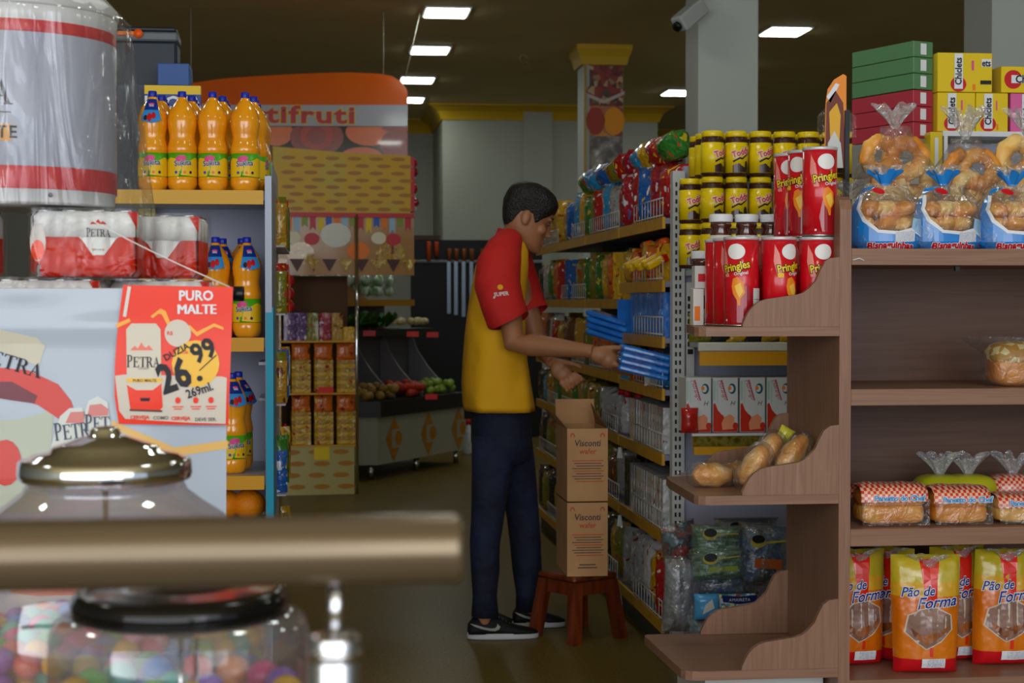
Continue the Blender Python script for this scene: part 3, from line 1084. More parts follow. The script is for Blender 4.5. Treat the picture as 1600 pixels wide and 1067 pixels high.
# ================================================================== soda shelf at the left
soda_m = noisy('orange_soda', [(.3, '#f59a0a'), (.7, '#fba612')], (1, 1, 1), 12, 2, .12, coat=.6)
cap_b = M('blue_cap', '#1a2fb0', .3)
tag_b = M('tag_navy', '#14348c', .35)
tag_l = M('tag_sky', '#2f8fd8', .35)
SY = 5.56
kpx = SY / 2650
ZS = [WZ(300, 5.47), WZ(528, 5.47), WZ(742, 5.47), WZ(985, 5.47)]
bx0, bx1 = WX(150, 5.45), WX(414, 5.45)
t = thing('soda_shelf_unit', 'soda shelf unit with yellow shelf edges at the left aisle end', 'shelf unit', ((bx0 + bx1) / 2, 5.72, 0))
ox = t.location.x
for i, zz in enumerate(ZS):
    b = MB().box(bx0 - ox, bx1 - ox, -.26, .26, zz - .03, zz, steel_grey)
    b.build('shelf', t)
    c = MB().box(bx0 - ox, bx1 - ox - .004, -.277, -.262, zz - .042, zz + .002, mustard if i else M('mustard_pale', '#dba62c', .4))
    c.build('price_rail', t)
MB().box(bx0 - ox, bx1 - ox, .265, .28, .05, 1.66, lav).build('back_panel', t)
MB().box(bx0 - ox, bx1 - ox, .281, .72, ZS[0] - .03, ZS[0], steel_grey).build('rear_shelf', t)
MB().box(bx0 - ox, bx1 - ox, .70, .72, 0, ZS[0] - .031, lav).build('rear_panel', t)
MB().box(bx1 - ox + .001, bx1 - ox + .022, -.28, .28, .02, 1.70, M('side_metal', '#8f96a4', .35, .3)).build('side_panel', t)
MB().box(bx1 - ox + .0225, bx1 - ox + .026, -.283, -.1, .3, WZ(480, 5.45), M('cyan_strip', '#1796b8', .35)).box(bx1 - ox + .003, bx1 - ox + .026, -.286, -.281, .3, WZ(488, 5.45), M('cyan_strip')).build('cyan_trim', t)
MB().box(bx0 - ox, bx1 - ox, -.25, .26, .0, .10, steel_grey).build('base', t)
xu = WX(230, 5.9) - ox
MB().box(xu - .03, xu + .012, .2, .262, .1, 1.62, M('pale_yellow_post', '#d6cf86', .5)).box(xu + .014, xu + .026, .2, .262, .1, 1.62, M('pale_yellow_post')).build('upright', t)
for zz in (1.10, .98, .60):
    MB().box(bx1 - ox - .03, bx1 - ox - .006, .0, .26, zz - .01, zz, M('bracket_grey', '#b4b8c4', .3, .6)).build('bracket', t)

prof_px = [(0, 12), (1, 17), (5, 21), (12, 22.4), (22, 22.6), (23, 22), (60, 22), (61, 22.6), (68, 22.8), (76, 21), (83, 19.6), (90, 20.2), (99, 22), (108, 22.6), (117, 21.6), (126, 18.6), (134, 14), (140, 9.5), (144, 6.8), (146, 6.3)]


def prof_r(z):
    z = z / kpx
    for (a, ra), (c, rc) in zip(prof_px, prof_px[1:]):
        if a <= z <= c:
            return (ra + (rc - ra) * (z - a) / (c - a)) * kpx
    return 6.3 * kpx


def soda(tagged, a_tag=0.0):
    t = thing('soda_bottle', 'x', 'bottle')
    def feet(a, z):
        return 1 - (.10 * (0.5 + .5 * cos(5 * a)) if z < .012 else 0)
    MB().lathe([(r * kpx, z * kpx) for z, r in prof_px], soda_m, 30, wob=feet).build('bottle_body', t)
    MB().lathe([(6.4 * kpx, 146 * kpx), (6.6 * kpx, 146.5 * kpx), (6.6 * kpx, 153.5 * kpx), (5.8 * kpx, 155 * kpx), (0, 155 * kpx)], cap_b, 20).build('cap', t)
    b = MB()
    R = 22.15 * kpx
    gl = M('label_green', '#52b01e', .35)
    b.lathe([(R, 23.2 * kpx), (R, 59.8 * kpx)], gl, 40)
    xf = cyl_xf(R + .0006, 0)
    H = lambda p: p * kpx
    for s_ in (-1, 1):
        b.shape([(s_ * .045 - .052, H(26)), (s_ * .045 - .010, H(24)), (s_ * .045 + .03, H(24)), (s_ * .045 + .042, H(36)), (s_ * .045 + .035, H(50)), (s_ * .045, H(53)), (s_ * .045 - .045, H(42))], xf, M('label_yellow', '#f2c21a', .35), .008)
    xf = cyl_xf(R + .0014, 0)
    b.oval(-.006, H(51), .018, H(5), xf, pinkm, 16, 2, .15)
    b.text('Sukita', .0235, cyl_xf(R + .0022, 0), M('label_silver', '#d9dbe8', .3), (0, H(44)), bold=.05, rot=.08)
    b.text('Sukita', .0235, cyl_xf(R + .0028, 0), navy, (0, H(44)), bold=.01, rot=.08)
    for u, m in ((-.022, bluem), (-.008, greenm), (.006, orangem), (.026, navy)):
        b.oval(u, H(30), .0048, .0048, xf, m, 10, 2)
    b.build('label', t)
    if tagged:
        b = MB()
        def tx(u, v):
            zz = (106 + 36 * v) * kpx
            w = (.034 * (1 - v) + .015 * v) * (2 * u - 1)
            r = max(prof_r(zz), .0175) + .004 + .010 * (1 - v) ** 2
            a = a_tag + w / r
            return (r * sin(a), -r * cos(a), zz + (.004 * cos(2 * pi * u) if v < .1 else 0))
        b.grid(tx, 10, 8, tag_b)
        def txo(u, v, o=.0012):
            p = Vector(tx(u, v)); q = Vector((p.x, p.y, 0)).normalized() * o
            return tuple(p + q)
        b.grid(lambda u, v: txo(u, v * .5), 8, 5, tag_l)
        b.oval(.42, .20, .13, .16, lambda a, c: txo(a, c, .0022), redm, 12, 2)
        b.oval(.64, .26, .11, .15, lambda a, c: txo(a, c, .0024), redm, 12, 2)
        b.oval(.22, .16, .10, .12, lambda a, c: txo(a, c, .0022), M('tag_dark', '#20202c', .4), 12, 2)
        b.oval(.5, .76, .22, .06, lambda a, c: txo(a, c, .0022), pinkm, 12, 2)
        b.text('Sukita', .17, lambda a, c: txo(.5 + a * .8, .70 + c * .9, .003), white, bold=.02)
        b.build('neck_tag', t)
    return t


pl, pt, pt2 = soda(False), soda(True), soda(True, .45)
used = set()


def put(proto, px, Y, z, label, group, rz=0.0):
    x = WX(px, Y)
    if proto not in used:
        used.add(proto)
        proto.location = (x, Y, z)
        proto.rotation_euler.z = rz
        proto['label'] = label
        proto['group'] = group
        return proto
    return dup(proto, (x, Y, z), rz, label, group)


GS = 'orange soda bottles on the left shelf'
put(pt, 240, SY, ZS[0], 'orange soda bottle with a blue fruit tag, leftmost on the top shelf', GS)
put(pl, 286, SY, ZS[0], 'orange soda bottle, second from the left in the front row up top', GS, .1)
put(pl, 333.5, SY, ZS[0], 'orange soda bottle, third from the left in the front row up top', GS, -.05)
put(pl, 384, SY, ZS[0], 'orange soda bottle, rightmost of the front row up top', GS, .0)
for k_, (rown, dy) in enumerate((('second', .11), ('third', .22), ('fourth', .33))):
    for i, px in enumerate((254, 301, 349, 397)):
        put(pl, px + k_ * 3, SY + dy, ZS[0], 'orange soda bottle in the %s row up top, %s from the left' % (rown, ORD[i]), GS, .5 * i + k_)
put(pt, 291, SY, ZS[1], 'tagged soda bottle peeping out right of the beer packs', GS, .2)
put(pt, 337, SY, ZS[1], 'tagged soda bottle in the middle of the second shelf', GS)
put(pt2, 386, SY, ZS[1], 'tagged soda bottle nearest the side panel on the second shelf', GS, -.2)
for i, px in enumerate((305, 348, 378)):
    put(pt, px, SY + .12, ZS[1], 'tagged soda bottle in the back row of the second shelf, %s from the left' % ORD[i], GS, .3)
put(pt, 362, SY, ZS[2], 'tagged soda bottle beside the banner edge on the third shelf', GS, .35)
put(pt2, 372, SY + .12, ZS[2], 'tagged soda bottle behind another on the third shelf', GS, .4)
for i, px in enumerate((350, 385)):
    o = MB().ball((0, 0, .0), (.055, .055, .05), M('orange_peel', '#f08a10', .45, bump=.3, bscale=120), 20, 14).build('orange', None, (WX(px + (3 if i else 0), 5.6), 5.6, ZS[3] + .395))
    tag(o, ('orange fruit on the dark crate, half hidden at the banner edge', 'big orange fruit on the dark crate on the lowest shelf')[i], 'fruit', 'oranges on the low shelf')
t = thing('fruit_crate', 'dark plastic crate on the lowest soda shelf', 'crate', (WX(360, 5.65), 5.65, ZS[3]))
MB().box(-.14, .14, -.12, .12, 0, .34, M('crate_dark', '#2a2624', .5), bev=.01).build('crate_shell', t)

# boxes on top of the soda shelf
ZT = ZS[0]
t = thing('chocolate_display_box', 'blue chocolate carton with yellow top edge behind the bottles', 'box', (WX(272, 5.98), 5.98, ZT))
hb = WZ(138, 5.98 - .0) - ZT
wb = (WX(315, 5.93) - WX(227, 5.93)) / 2
MB().box(-wb, wb, -.02, .02, 0, hb - .03, M('choc_blue', '#1d3f96', .35)).build('carton', t)
MB().box(-wb, wb, -.021, .021, hb - .03, hb, yellowm).build('top_band', t)
b = MB().text('LACTA', .062, plane_xf((0, -.0225, 0)), white, (.0, hb - .062), bold=.03, sx=1.0)
b.build('lettering', t)
t = thing('upper_box', 'plain blue carton lying on top of the chocolate display', 'box', (WX(274, 6.1), 6.14, WZ(138, 6.08)))
MB().box(-.055, .055, -.08, .08, 0, .078, M('carton_blue', '#3a5fa0', .5), bev=.003).build('carton', t)
t = thing('support_carton', 'large carton behind the bottles that carries the blue box and tool case', 'box', (WX(255, 6.1), 6.17, ZT - .0))
MB().box(-.15, .10, -.12, .2, 0, WZ(138, 6.08) - ZT - .001, M('carton_grey', '#4c5260', .6)).build('carton', t)
yo = 6.26
zo = WZ(138, 6.08)
t = thing('tool_case', 'dark grey storage case with orange latch behind the plastic film', 'case', (WX(232, yo), yo, zo))
zt_ = WZ(50, yo)
hc = zt_ - zo
MB().box(-.12, .11, -.05, .10, 0, hc - .05, M('case_dark', '#2b3440', .45), bev=.01).build('case_body', t)
MB().box(-.122, .112, -.053, .103, hc - .05, hc - .018, M('case_mid', '#6c7076', .45), bev=.006).box(-.122, .108, -.053, .103, hc - .018, hc, M('case_lid', '#252b33', .4), bev=.006).build('case_lid', t)
MB().box(-.10, -.025, -.064, -.0535, hc - .034, hc - .018, orangem, bev=.003).lathe([(0, 0), (.016, 0), (.016, .012), (0, .012)], M('latch', '#f05a14', .35), 16, T=Matrix.Translation((-.025, -.0535, hc - .026)) @ Matrix.Rotation(pi / 2, 4, 'X')).build('latch', t)

# goods on the aisle side of the soda shelf
foilpal = [('red', '#b01818', '#e8c030', '#e8e8e8'), ('green', '#2f7a2a', '#d8c020', '#c83a20'), ('yellow', '#d8a818', '#a81c10', '#f0e8c0'), ('blue', '#1c5cae', '#e8e8f0', '#d8b020'),
           ('orange', '#d86a14', '#8c1c10', '#f0d060'), ('silver', '#a8aab0', '#7a2030', '#e0e0e0'), ('brown', '#6a3c1c', '#c8902c', '#a81c10'), ('olive', '#7d7a1c', '#b8401c', '#d8c860'),
           ('sky', '#2a92d0', '#e8e8e8', '#e8b820'), ('white', '#c9cbd0', '#9fb4cc', '#b03a3a'), ('crimson', '#a01428', '#d8d8e0', '#2f6ab0'), ('purple', '#5c3a7a', '#d8b0d8', '#e0d8c0'),
           ('gold', '#b88a20', '#e8d070', '#7a3010'), ('dark', '#1b1c22', '#5a5a60', '#2a2c30')]
FOIL = {}
for n, a, c, d in foilpal:
    FOIL[n] = noisy('foil_' + n, [(0, c), (.34, a), (.6, a), (.68, d)], (1, 1, .7), 30, 1, .22, const=True, bump=.7, bscale=38, coat=.6, distort=.6)


def pillow(mb, w, h, d, mat, seed=0, n=8, xf=None, tilt=0):
    """sealed bag standing on its lower seam"""
    T = xf
    def g(side):
        def fn(u, v):
            x, y = 2 * u - 1, 2 * v - 1
            th = max(0, (1 - abs(x) ** 3)) ** .6 * max(0, (1 - abs(y) ** 4)) ** .5
            wr = 1 + .18 * mnoise.noise(Vector((x * 3 + seed, y * 3, seed * 1.7)))
            ww = 1 - .06 * (1 - abs(y)) ** .5
            return (x * w / 2 * ww, side * d / 2 * th * wr, h * v)
        return fn
    mb.grid(g(-1), n, n, mat, True, T)
    mb.grid(g(1), n, n, mat, True, T, flip=True)
    return mb


pack_protos = {}


def pack(kind, col, w, h, d, name, seed=0):
    """returns a mesh shared by all packs of one kind, colour and size"""
    key = (kind, col, round(w, 3), round(h, 3), round(d, 3), seed % 2)
    if key in pack_protos: return pack_protos[key]
    b = MB()
    m = FOIL[col]
    if kind == 'bag':
        pillow(b, w, h, d, m, seed % 7, 7)
    elif kind == 'box':
        b.box(-w / 2, w / 2, -d / 2, d / 2, 0, h, m)
    elif kind == 'bottle':
        b.lathe([(w * .45, 0), (w * .5, h * .06), (w * .5, h * .6), (w * .25, h * .8), (w * .2, h * .86)], m, 12)
        b.lathe([(w * .24, h * .86), (w * .24, h), (0, h)], redm, 10)
    elif kind == 'jar':
        b.lathe([(w * .46, 0), (w * .5, h * .05), (w * .5, h * .8)], m, 14)
        b.lathe([(w * .5, h * .8), (w * .5, h), (0, h)], redm if col != 'white' else white, 14)
    me = b.build(name)
    mesh = me.data
    bpy.data.objects.remove(me)
    pack_protos[key] = mesh
    return mesh


def put_pack(kind, col, w, h, d, name, loc, rz, label, cat, group, seed=0, rot=None):
    me = pack(kind, col, w, h, d, name, seed)
    o = bpy.data.objects.new(name, me)
    COL.objects.link(o)
    o.location = loc
    o.rotation_euler = rot if rot else (0, 0, rz)
    return tag(o, label, cat, group)


r3 = random.Random(11)
t = thing('snack_side_rack', 'narrow side rack with snack bags round the corner of the soda shelf', 'rack', (bx1 + .03, 6.4, 0))
for zz in (.30, .62, .94, 1.26, 1.50):
    MB().box(-.023, .022, -.36, .55, zz - .006, zz, steel_grey).build('shelf', t)
MB().box(-.029, -.024, -.36, .55, 0, 1.8, steel_grey).build('back_plate', t)
names = ['red', 'green', 'silver', 'yellow', 'olive', 'blue', 'orange', 'brown', 'gold']
for li, zz in enumerate((.30, .62, .94, 1.26, 1.50)):
    for i in range(8):
        c = names[(li * 4 + i * 5 + r3.randrange(2)) % 9]
        put_pack('bag', c, .05, .15 + .03 * (i % 2), .035, 'snack_bag', (bx1 + .034, 6.09 + i * .11, zz + .001), .35 + .4 * (i % 3),
                 '%s snack bag on the %s side-rack shelf from the floor, %s from the front' % (c, ORD[li], ORD[i]), 'snack bag', 'snack bags on the side rack', i)

# ================================================================== greengrocer sign
YG = 12.95
gx = WX(460, YG)
t = thing('greengrocer_sign', 'big orange hanging sign with rounded corner and fruit picture', 'sign', (gx, YG, 0))
pts = [(250, 136), (290, 131), (350, 122.5), (400, 119), (450, 116), (500, 114), (545, 113), (590, 115), (612, 119), (627, 127), (637, 141), (637, 244), (250, 244)]
GP = lambda p: (W(p[0], p[1], YG).x - gx, W(p[0], p[1], YG).z)
or_m = noisy('sign_orange', [(.3, '#e85c00'), (.7, '#ee7000')], (1, 1, 1), 1, 2, .12, coat=.35, spec=.3, rand=False)
MB().prism([GP(p) for p in pts], 'y', 0, .03, or_m).build('sign_board', t)
b = MB()
xf = plane_xf((0, -.003, 0))
sh = lambda ps, m, o: b.shape([GP(p) for p in ps], plane_xf((0, -o, 0)), m)
sh([(250, 164), (637, 164), (637, 198), (250, 198)], M('sign_white', '#b9bcc4', .12, coat=.8), .003)
sh([(250, 197), (637, 197), (637, 244), (250, 244)], M('sign_dark', '#2c1512', .12, coat=.8), .004)
apple = noisy('fruit_print_red', [(.3, '#8c1f1c'), (.7, '#b03a2a')], (1, 1, 1), 3, 2, .15, rand=False, coat=.8)
tang = noisy('fruit_print_orange', [(.3, '#e85a1a'), (.7, '#f07a20')], (1, 1, 1), 3, 2, .15, rand=False, coat=.8)


def disc(px, py, rx, ry, m, o, clip=(198, 244)):
    ps = []
    for i in range(28):
        a = 2 * pi * i / 28
        ps.append((min(637, px + rx * cos(a)), max(clip[0], min(clip[1], py + ry * sin(a)))))
    sh(ps, m, o)


disc(300, 215, 45, 26, apple, .005)
disc(370, 220, 40, 30, tang, .005)
disc(432, 206, 26, 22, tang, .005)
disc(495, 214, 42, 30, apple, .006)
disc(495, 212, 26, 22, M('fruit_ring', '#c0463a', .15, coat=.8), .007)
disc(495, 212, 15, 14, apple, .008)
disc(578, 206, 38, 22, tang, .006)
disc(622, 226, 28, 24, apple, .007)
disc(565, 244, 32, 14, tang, .008)
disc(620, 200, 24, 6, apple, .0065)
q = YG / 2650
MB().tube([(WX(657, YG) - gx, .02, CEIL), (GP((632, 128))[0], .02, GP((632, 128))[1])], .003, M('cord'), 5).build('hanger', t)
xfs = lambda o: plane_xf((GP((436, 180))[0], -o, GP((436, 180))[1]))
b.text('Hortifruti', 37 * q, xfs(.006), yellowm, (0, 0), bold=.06, sx=1.45, spacing=1.10)
b.text('Hortifruti', 37 * q, xfs(.009), redm, (0, 0), bold=.03, sx=1.45, spacing=1.10)
b.build('sign_print', t)
for px in (300, 600):
    MB().tube([(WX(px, YG) - gx, .015, WZ(125, YG)), (WX(px, YG) - gx, .015, CEIL)], .002, M('cord'), 5).build('hanger', t)

# ================================================================== biscuit display
YD = 11.5
kd = YD / 2650
dx_ = WX(497, YD)
t = thing('biscuit_display', 'tall biscuit promotion display with pale yellow header box', 'display', (dx_, YD, 0), radians(5))
X = lambda px: (px - 497) * kd
Z = lambda py: 1.3 + (472 - py) * kd
card = noisy('display_card', [(.35, '#c8ac34'), (.5, '#d8a400'), (.7, '#c8ac3c')], (1, 1, 1), 3, 1, .35, spec=.25, rand=False)
b = MB().prism([(X(428), Z(333)), (X(642), Z(335)), (X(642), Z(243)), (X(540), Z(240)), (X(428), Z(232))], 'y', 0, .35, card)
b.build('header_box', t)
b = MB()
for r_ in range(8):
    for c in range(6):
        b.oval(X(452 + c * 34 + (r_ % 2) * 12), Z(249 + r_ * 11.2), 11 * kd, 3.0 * kd, plane_xf((0, -.004, 0)), M('display_logo', '#b0761c', .4), 12, 1)
b.build('header_print', t)
b = MB().box(X(642), X(648), .0, .35, Z(330), Z(245), redm)
rr_ = random.Random(3)
for i in range(24):
    b.ball((X(650), .02 + .3 * rr_.random(), Z(250 + 78 * rr_.random())), .03, [redm, creamm, FOIL['gold'], FOIL['crimson']][i % 4], 8, 6)
b.build('side_rosettes', t)
b = MB().box(X(432), X(648), .02, .04, Z(430), Z(335), M('party_board', '#a8752c', .35, coat=.3))
b.box(X(432), X(648), -.004, .02, Z(340), Z(333), redm)
cols = [bluem, yellowm, redm, M('flag_olive', '#8a9a30', .4), M('flag_pale', '#9fc0d8', .4), orangem]
for i in range(17):
    x = X(440 + i * 12.4)
    h = (16 + 5 * (i % 3)) * kd
    w_ = 4.6 * kd
    zt_ = Z(340)
    b.shape([(x - w_, zt_), (x + w_, zt_), (x + w_, zt_ - h), (x, zt_ - h * .7), (x - w_, zt_ - h)], plane_xf((0, -.003 + .018, 0)), cols[i * 5 % 6])
for px, py, r_, m in ((458, 372, 12, creamm), (488, 374, 12, redm), (525, 368, 24, M('banner_beige')), (592, 372, 12, creamm), (615, 374, 12, redm), (560, 392, 18, orangem), (470, 396, 22, FOIL['gold']), (612, 396, 24, FOIL['gold'])):
    b.oval(X(px), Z(py), r_ * kd, r_ * .8 * kd, plane_xf((0, .014 - .0005 * (px % 7), 0)), m, 14, 2)
for i in range(9):
    x = X(440 + i * 25)
    b.shape([(x - .05, Z(405)), (x + .05, Z(405)), (x, Z(425))], plane_xf((0, .009, 0)), [FOIL['gold'], M('party_dark', '#4a1a14', .4)][i % 2])
b.build('party_board', t)
MB().tube([(X(557), .0, 0), (X(557), .0, Z(335))], .012, chrome, 10).build('pole', t)
b = MB().box(X(440), X(553), 0, .45, .0, Z(694), M('display_base', '#b5a868', .3, coat=.5))
for r_ in range(4):
    for c in range(3):
        b.oval(X(456 + c * 38 + (r_ % 2) * 8), Z(705 + r_ * 18), 13 * kd, 4 * kd, plane_xf((0, -.003, 0)), M('display_logo'), 12, 1)
b.rect(X(490), X(514), Z(717), Z(696), plane_xf((0, -.005, 0)), yellowm)
b.build('base_box', t)
for py in (694, 613, 532):
    MB().box(X(437), X(555), -.01, .45, Z(py) - .012, Z(py), mustard).build('shelf', t)
MB().box(X(437), X(440), .02, .45, Z(694), Z(430), FOIL['gold']).build('side_panel', t)
MB().box(X(440), X(553), .44, .45, Z(694), Z(430), M('display_back', '#5a3a1c', .6)).build('back_panel', t)
MB().box(X(497), X(520), -.018, -.011, Z(613), Z(604), M('red_ticket', '#e8281c', .4)).build('price_ticket', t)
Td = Matrix.Translation((dx_, YD, 0)) @ Matrix.Rotation(radians(5), 4, 'Z')


def onD(x, y, z): return tuple(Td @ Vector((x, y, z)))


colnm = ['left', 'middle', 'right']
for si, (ybot, top) in enumerate(((694, 618), (613, 536))):
    for ci, px in enumerate((471, 506, 541)):
        nh = 8
        for k_ in range(nh):
            zz = Z(ybot) + .001 + k_ * .0275
            put_pack('box', 'gold' if k_ % 2 else 'yellow', .128, .0265, .18, 'biscuit_pack', onD(X(px), .11, zz), radians(5),
                     'flat yellow biscuit pack, %s from the bottom, %s stack, %s display shelf' % (ORD[k_], colnm[ci], ('lower', 'upper')[si]), 'biscuit pack', 'biscuit packs laid flat in stacks', 0)
        put_pack('bag', 'orange', .125, .11, .03, 'biscuit_bag', onD(X(px), .06, Z(ybot) + .001 + nh * .0275), radians(5),
                 'orange biscuit bag standing on the %s stack of the %s display shelf' % (colnm[ci], ('lower', 'upper')[si]), 'biscuit bag', 'biscuit bags on the stacks', 3)
for r_ in range(2):
    for ci, (px, c) in enumerate(((453, 'purple'), (471, 'purple'), (489, 'olive'), (508, 'crimson'), (527, 'gold'), (545, 'yellow'))):
        if r_ == 1 and ci == 5: continue
        put_pack('box', c, .075, .092, .07, 'dessert_box', onD(X(px), .05, Z(532) + .001 + r_ * .094), radians(5),
                 '%s dessert box in the %s row on the biscuit display, %s from the left' % (c, ('lower', 'upper')[r_], ORD[ci]), 'box', 'dessert boxes on the display')
for k_ in range(3):
    o = MB().ball((0, 0, .042), (.033, .033, .042), redm, 14, 10).box(-.03, .0, -.035, -.0, .005, .08, yellowm).build('red_jar', None, onD(X(454), .06, Z(532) + .19 + .085 * k_ + .001))
    tag(o, 'red rounded jar, %s from the bottom of the short stack left on the biscuit display' % ORD[k_], 'jar', 'red jars on the biscuit display')
for si, ybot in enumerate((694, 613)):
    for k_ in range(2):
        put_pack('bottle', 'white' if si else 'crimson', .05, .14, .05, 'sauce_bottle', onD(X(446), .04 + k_ * .07, Z(ybot) + .001), 0,
                 '%s sauce bottle at the left end of the %s display shelf, %s' % (('crimson', 'white')[si], ('lower', 'upper')[si], ('front', 'back')[k_]), 'bottle', 'sauce bottles on the biscuit display')

# ================================================================== vegetable island
A = Vector((WX(590, 12.4), 12.4))
B = Vector((WX(725, 13.65), 13.65))
dn = (B - A).normalized()
nn = Vector((-dn.y, dn.x))          # inward
t = thing('vegetable_island', 'white vegetable counter with ochre diamond emblems', 'counter')
C_ = B + nn * 1.0
poly = [(A.x - .9, A.y), (A.x, A.y), (B.x, B.y), (C_.x, C_.y), (A.x - .9, C_.y)]
iw = M('island_white', '#a5a48e', .4)
MB().prism(poly, 'z', .11, .46, iw).build('base_panel', t)
for s_ in (.0, .5, .98):
    p = A + (B - A) * s_ + nn * .06
    MB().lathe([(.022, 0), (.022, .11)], steel2, 10, c=(p.x, p.y, 0)).build('foot', t)
inset = [(A.x - .9, A.y - .03), (A.x + .02, A.y - .03), (B.x + .03, B.y - .02), (C_.x, C_.y), (A.x - .9, C_.y)]
MB().prism(inset, 'z', .46, .575, M('tray_dark', '#1d1a16', .35)).build('tray', t)
b = MB()
D3 = Vector((dn.x, dn.y, 0))
for s_ in (.17, .56, .93):
    p = A + (B - A) * s_
    o3 = Vector((p.x, p.y, .285)) - Vector((nn.x, nn.y, 0)) * .004
    xf = lambda a, c, o3=o3: tuple(o3 + D3 * a + Vector((0, 0, c)))
    o4 = o3 - Vector((nn.x, nn.y, 0)) * .003
    xf2 = lambda a, c, o4=o4: tuple(o4 + D3 * a + Vector((0, 0, c)))
    b = MB()
    b.shape([(-.13, 0), (0, -.17), (.13, 0), (0, .17)], xf, M('emblem_ochre', '#b8780e', .4))
    b.rect(-.045, .12, -.07, .07, xf2, iw)
    o5 = o4 - Vector((nn.x, nn.y, 0)) * .003
    b.oval(.06, 0, .055, .055, lambda a, c, o5=o5: tuple(o5 + D3 * a + Vector((0, 0, c))), M('emblem_ochre'), 12, 1)
    b.build('emblem', t)
# sweeping dividers
dm = M('divider_white', '#77757a', .4)
for s_ in (-.02, .28, .60, .93):
    p = A + (B - A) * s_
    b = MB()
    prof = [(0.0, .60), (.08, .66), (.20, .78), (.30, .92), (.36, 1.08), (.85, 1.08), (.85, .575), (0, .575)]
    ring0, ring1 = [], []
    for a, zz in prof:
        q0 = p + nn * (.08 + a)
        ring0.append((q0.x, q0.y, zz)); ring1.append((q0.x + dn.x * .02, q0.y + dn.y * .02, zz))
    b.loft([ring0, ring1], dm, True, False).build('divider', t)
q0, q1 = A - dn * .1 + nn * .45, B + nn * .45
q2, q3 = B + nn * .95, A - dn * .1 + nn * .95
MB().prism([(v.x, v.y) for v in (q0, q1, q2, q3)], 'z', .60, 1.04, M('island_back', '#5f5d60', .5)).build('rear_riser', t)
MB().prism([(v.x, v.y) for v in (q0 - nn * .18, q1 - nn * .18, q2, q3)], 'z', 1.04, 1.09, M('tray_dark')).build('upper_tray', t)
q0, q1 = A - dn * .42 + nn * .50, B + dn * .10 + nn * .50
zs_ = WZ(472, 13)
MB().prism([(v.x, v.y) for v in (q0, q1, q1 + nn * .35, q0 + nn * .35)], 'z', zs_ - .03, zs_ + .02, M('shelf_ochre', '#b07a10', .4)).build('top_shelf', t)
MB().prism([(v.x, v.y) for v in (q0 + nn * .28, q1 + nn * .28, q1 + nn * .35, q0 + nn * .35)], 'z', 1.09, zs_ - .03, M('island_back')).build('top_support', t)
xg = WX(537, 12.9)
MB().prism([(xg - .24, WZ(470, 12.9)), (xg + .2, WZ(470, 12.9)), (xg, WZ(441, 12.9))], 'y', 12.9, 12.93, M('shelf_ochre')).build('gable', t)
for i, (px, py, y) in enumerate(((577, 525, 12.7), (645, 526, 13.1), (676, 527, 13.3), (674, 624, 13.0))):
    p = W(px, py, y - .25)
    tag(MB().box(-.045, .045, 0, .006, 0, .04, M('red_ticket')).build('price_ticket', None, p), 'small red price ticket at the vegetable counter, %s from the left' % ORD[i], 'price ticket', 'red tickets on the vegetable counter')


def heap(n, s0, s1, d0, d1, z, r, cols, nm, lab, cat, seed, elong=1.0, layers=2):
    rg = random.Random(seed)
    base = MB().ball((0, 0, 0), (1, elong, .85), cols, 10, 8).build(nm)
    first = True
    cnt = 0
    for i in range(n):
        s_ = s0 + (s1 - s0) * rg.random()
        d = d0 + (d1 - d0) * rg.random()
        p = A + (B - A) * s_ + nn * d
        lay = i * layers // n
        o = base if first else base.copy()
        if not first: COL.objects.link(o)
        first = False
        o.location = (p.x, p.y, z + r * .8 + lay * r * 1.1 + d * .10)
        o.scale = (r, r, r)
        o.rotation_euler = (0, 0, rg.random() * 3)
        tag(o, lab, cat, lab)


heap(34, -.25, .28, .02, .22, .58, .036, noisy('potato', [(.3, '#7a5a20'), (.7, '#b08a38')], (1, 1, 1), 1, 2, .6), 'potato', 'brownish yellow potato heaped at the near end of the vegetable tray', 'potato', 5)
heap(30, .30, .60, .02, .24, .58, .036, M('tomato_red', '#b8341c', .35), 'tomato', 'orange-red tomato heaped in the middle of the vegetable tray', 'tomato', 6)
heap(26, .60, 1.0, .02, .24, .58, .034, noisy('green_pepper', [(.3, '#6a8a20'), (.7, '#96ae30')], (1, 1, 1), 1, 2, .4), 'green_pepper', 'light green pepper heaped at the far end of the vegetable tray', 'vegetable', 7)
heap(16, .50, .92, .27, .40, 1.09, .034, noisy('onion', [(.3, '#a8935a'), (.7, '#cdbf90')], (1, 1, 1), 1, 2, .4), 'onion', 'pale onion lying in the upper dark vegetable tray', 'onion', 8, layers=1)
rg = random.Random(12)
for i in range(9):
    s_ = -.1 + .62 * i / 8
    p = A + (B - A) * s_ + nn * .36
    b = MB()
    for k_ in range(9):
        a, e_ = rg.random() * 6.3, rg.random()
        b.grid(lambda u, v, a=a, e_=e_: ((.02 + .09 * v) * cos(a + (u - .5) * .9), (.02 + .09 * v) * sin(a + (u - .5) * .9), .03 + .10 * v * e_ + .02 * sin(9 * u + k_)), 4, 3, noisy('leaf_green', [(.3, '#1c4a14'), (.7, '#3c7a28')], (1, 1, 1), 20, 2, .5))
    tag(b.build('lettuce', None, (p.x, p.y, 1.09)), 'leafy green bunch in the upper tray, %s from the near end' % ORD[i], 'lettuce', 'leafy greens in the upper tray')
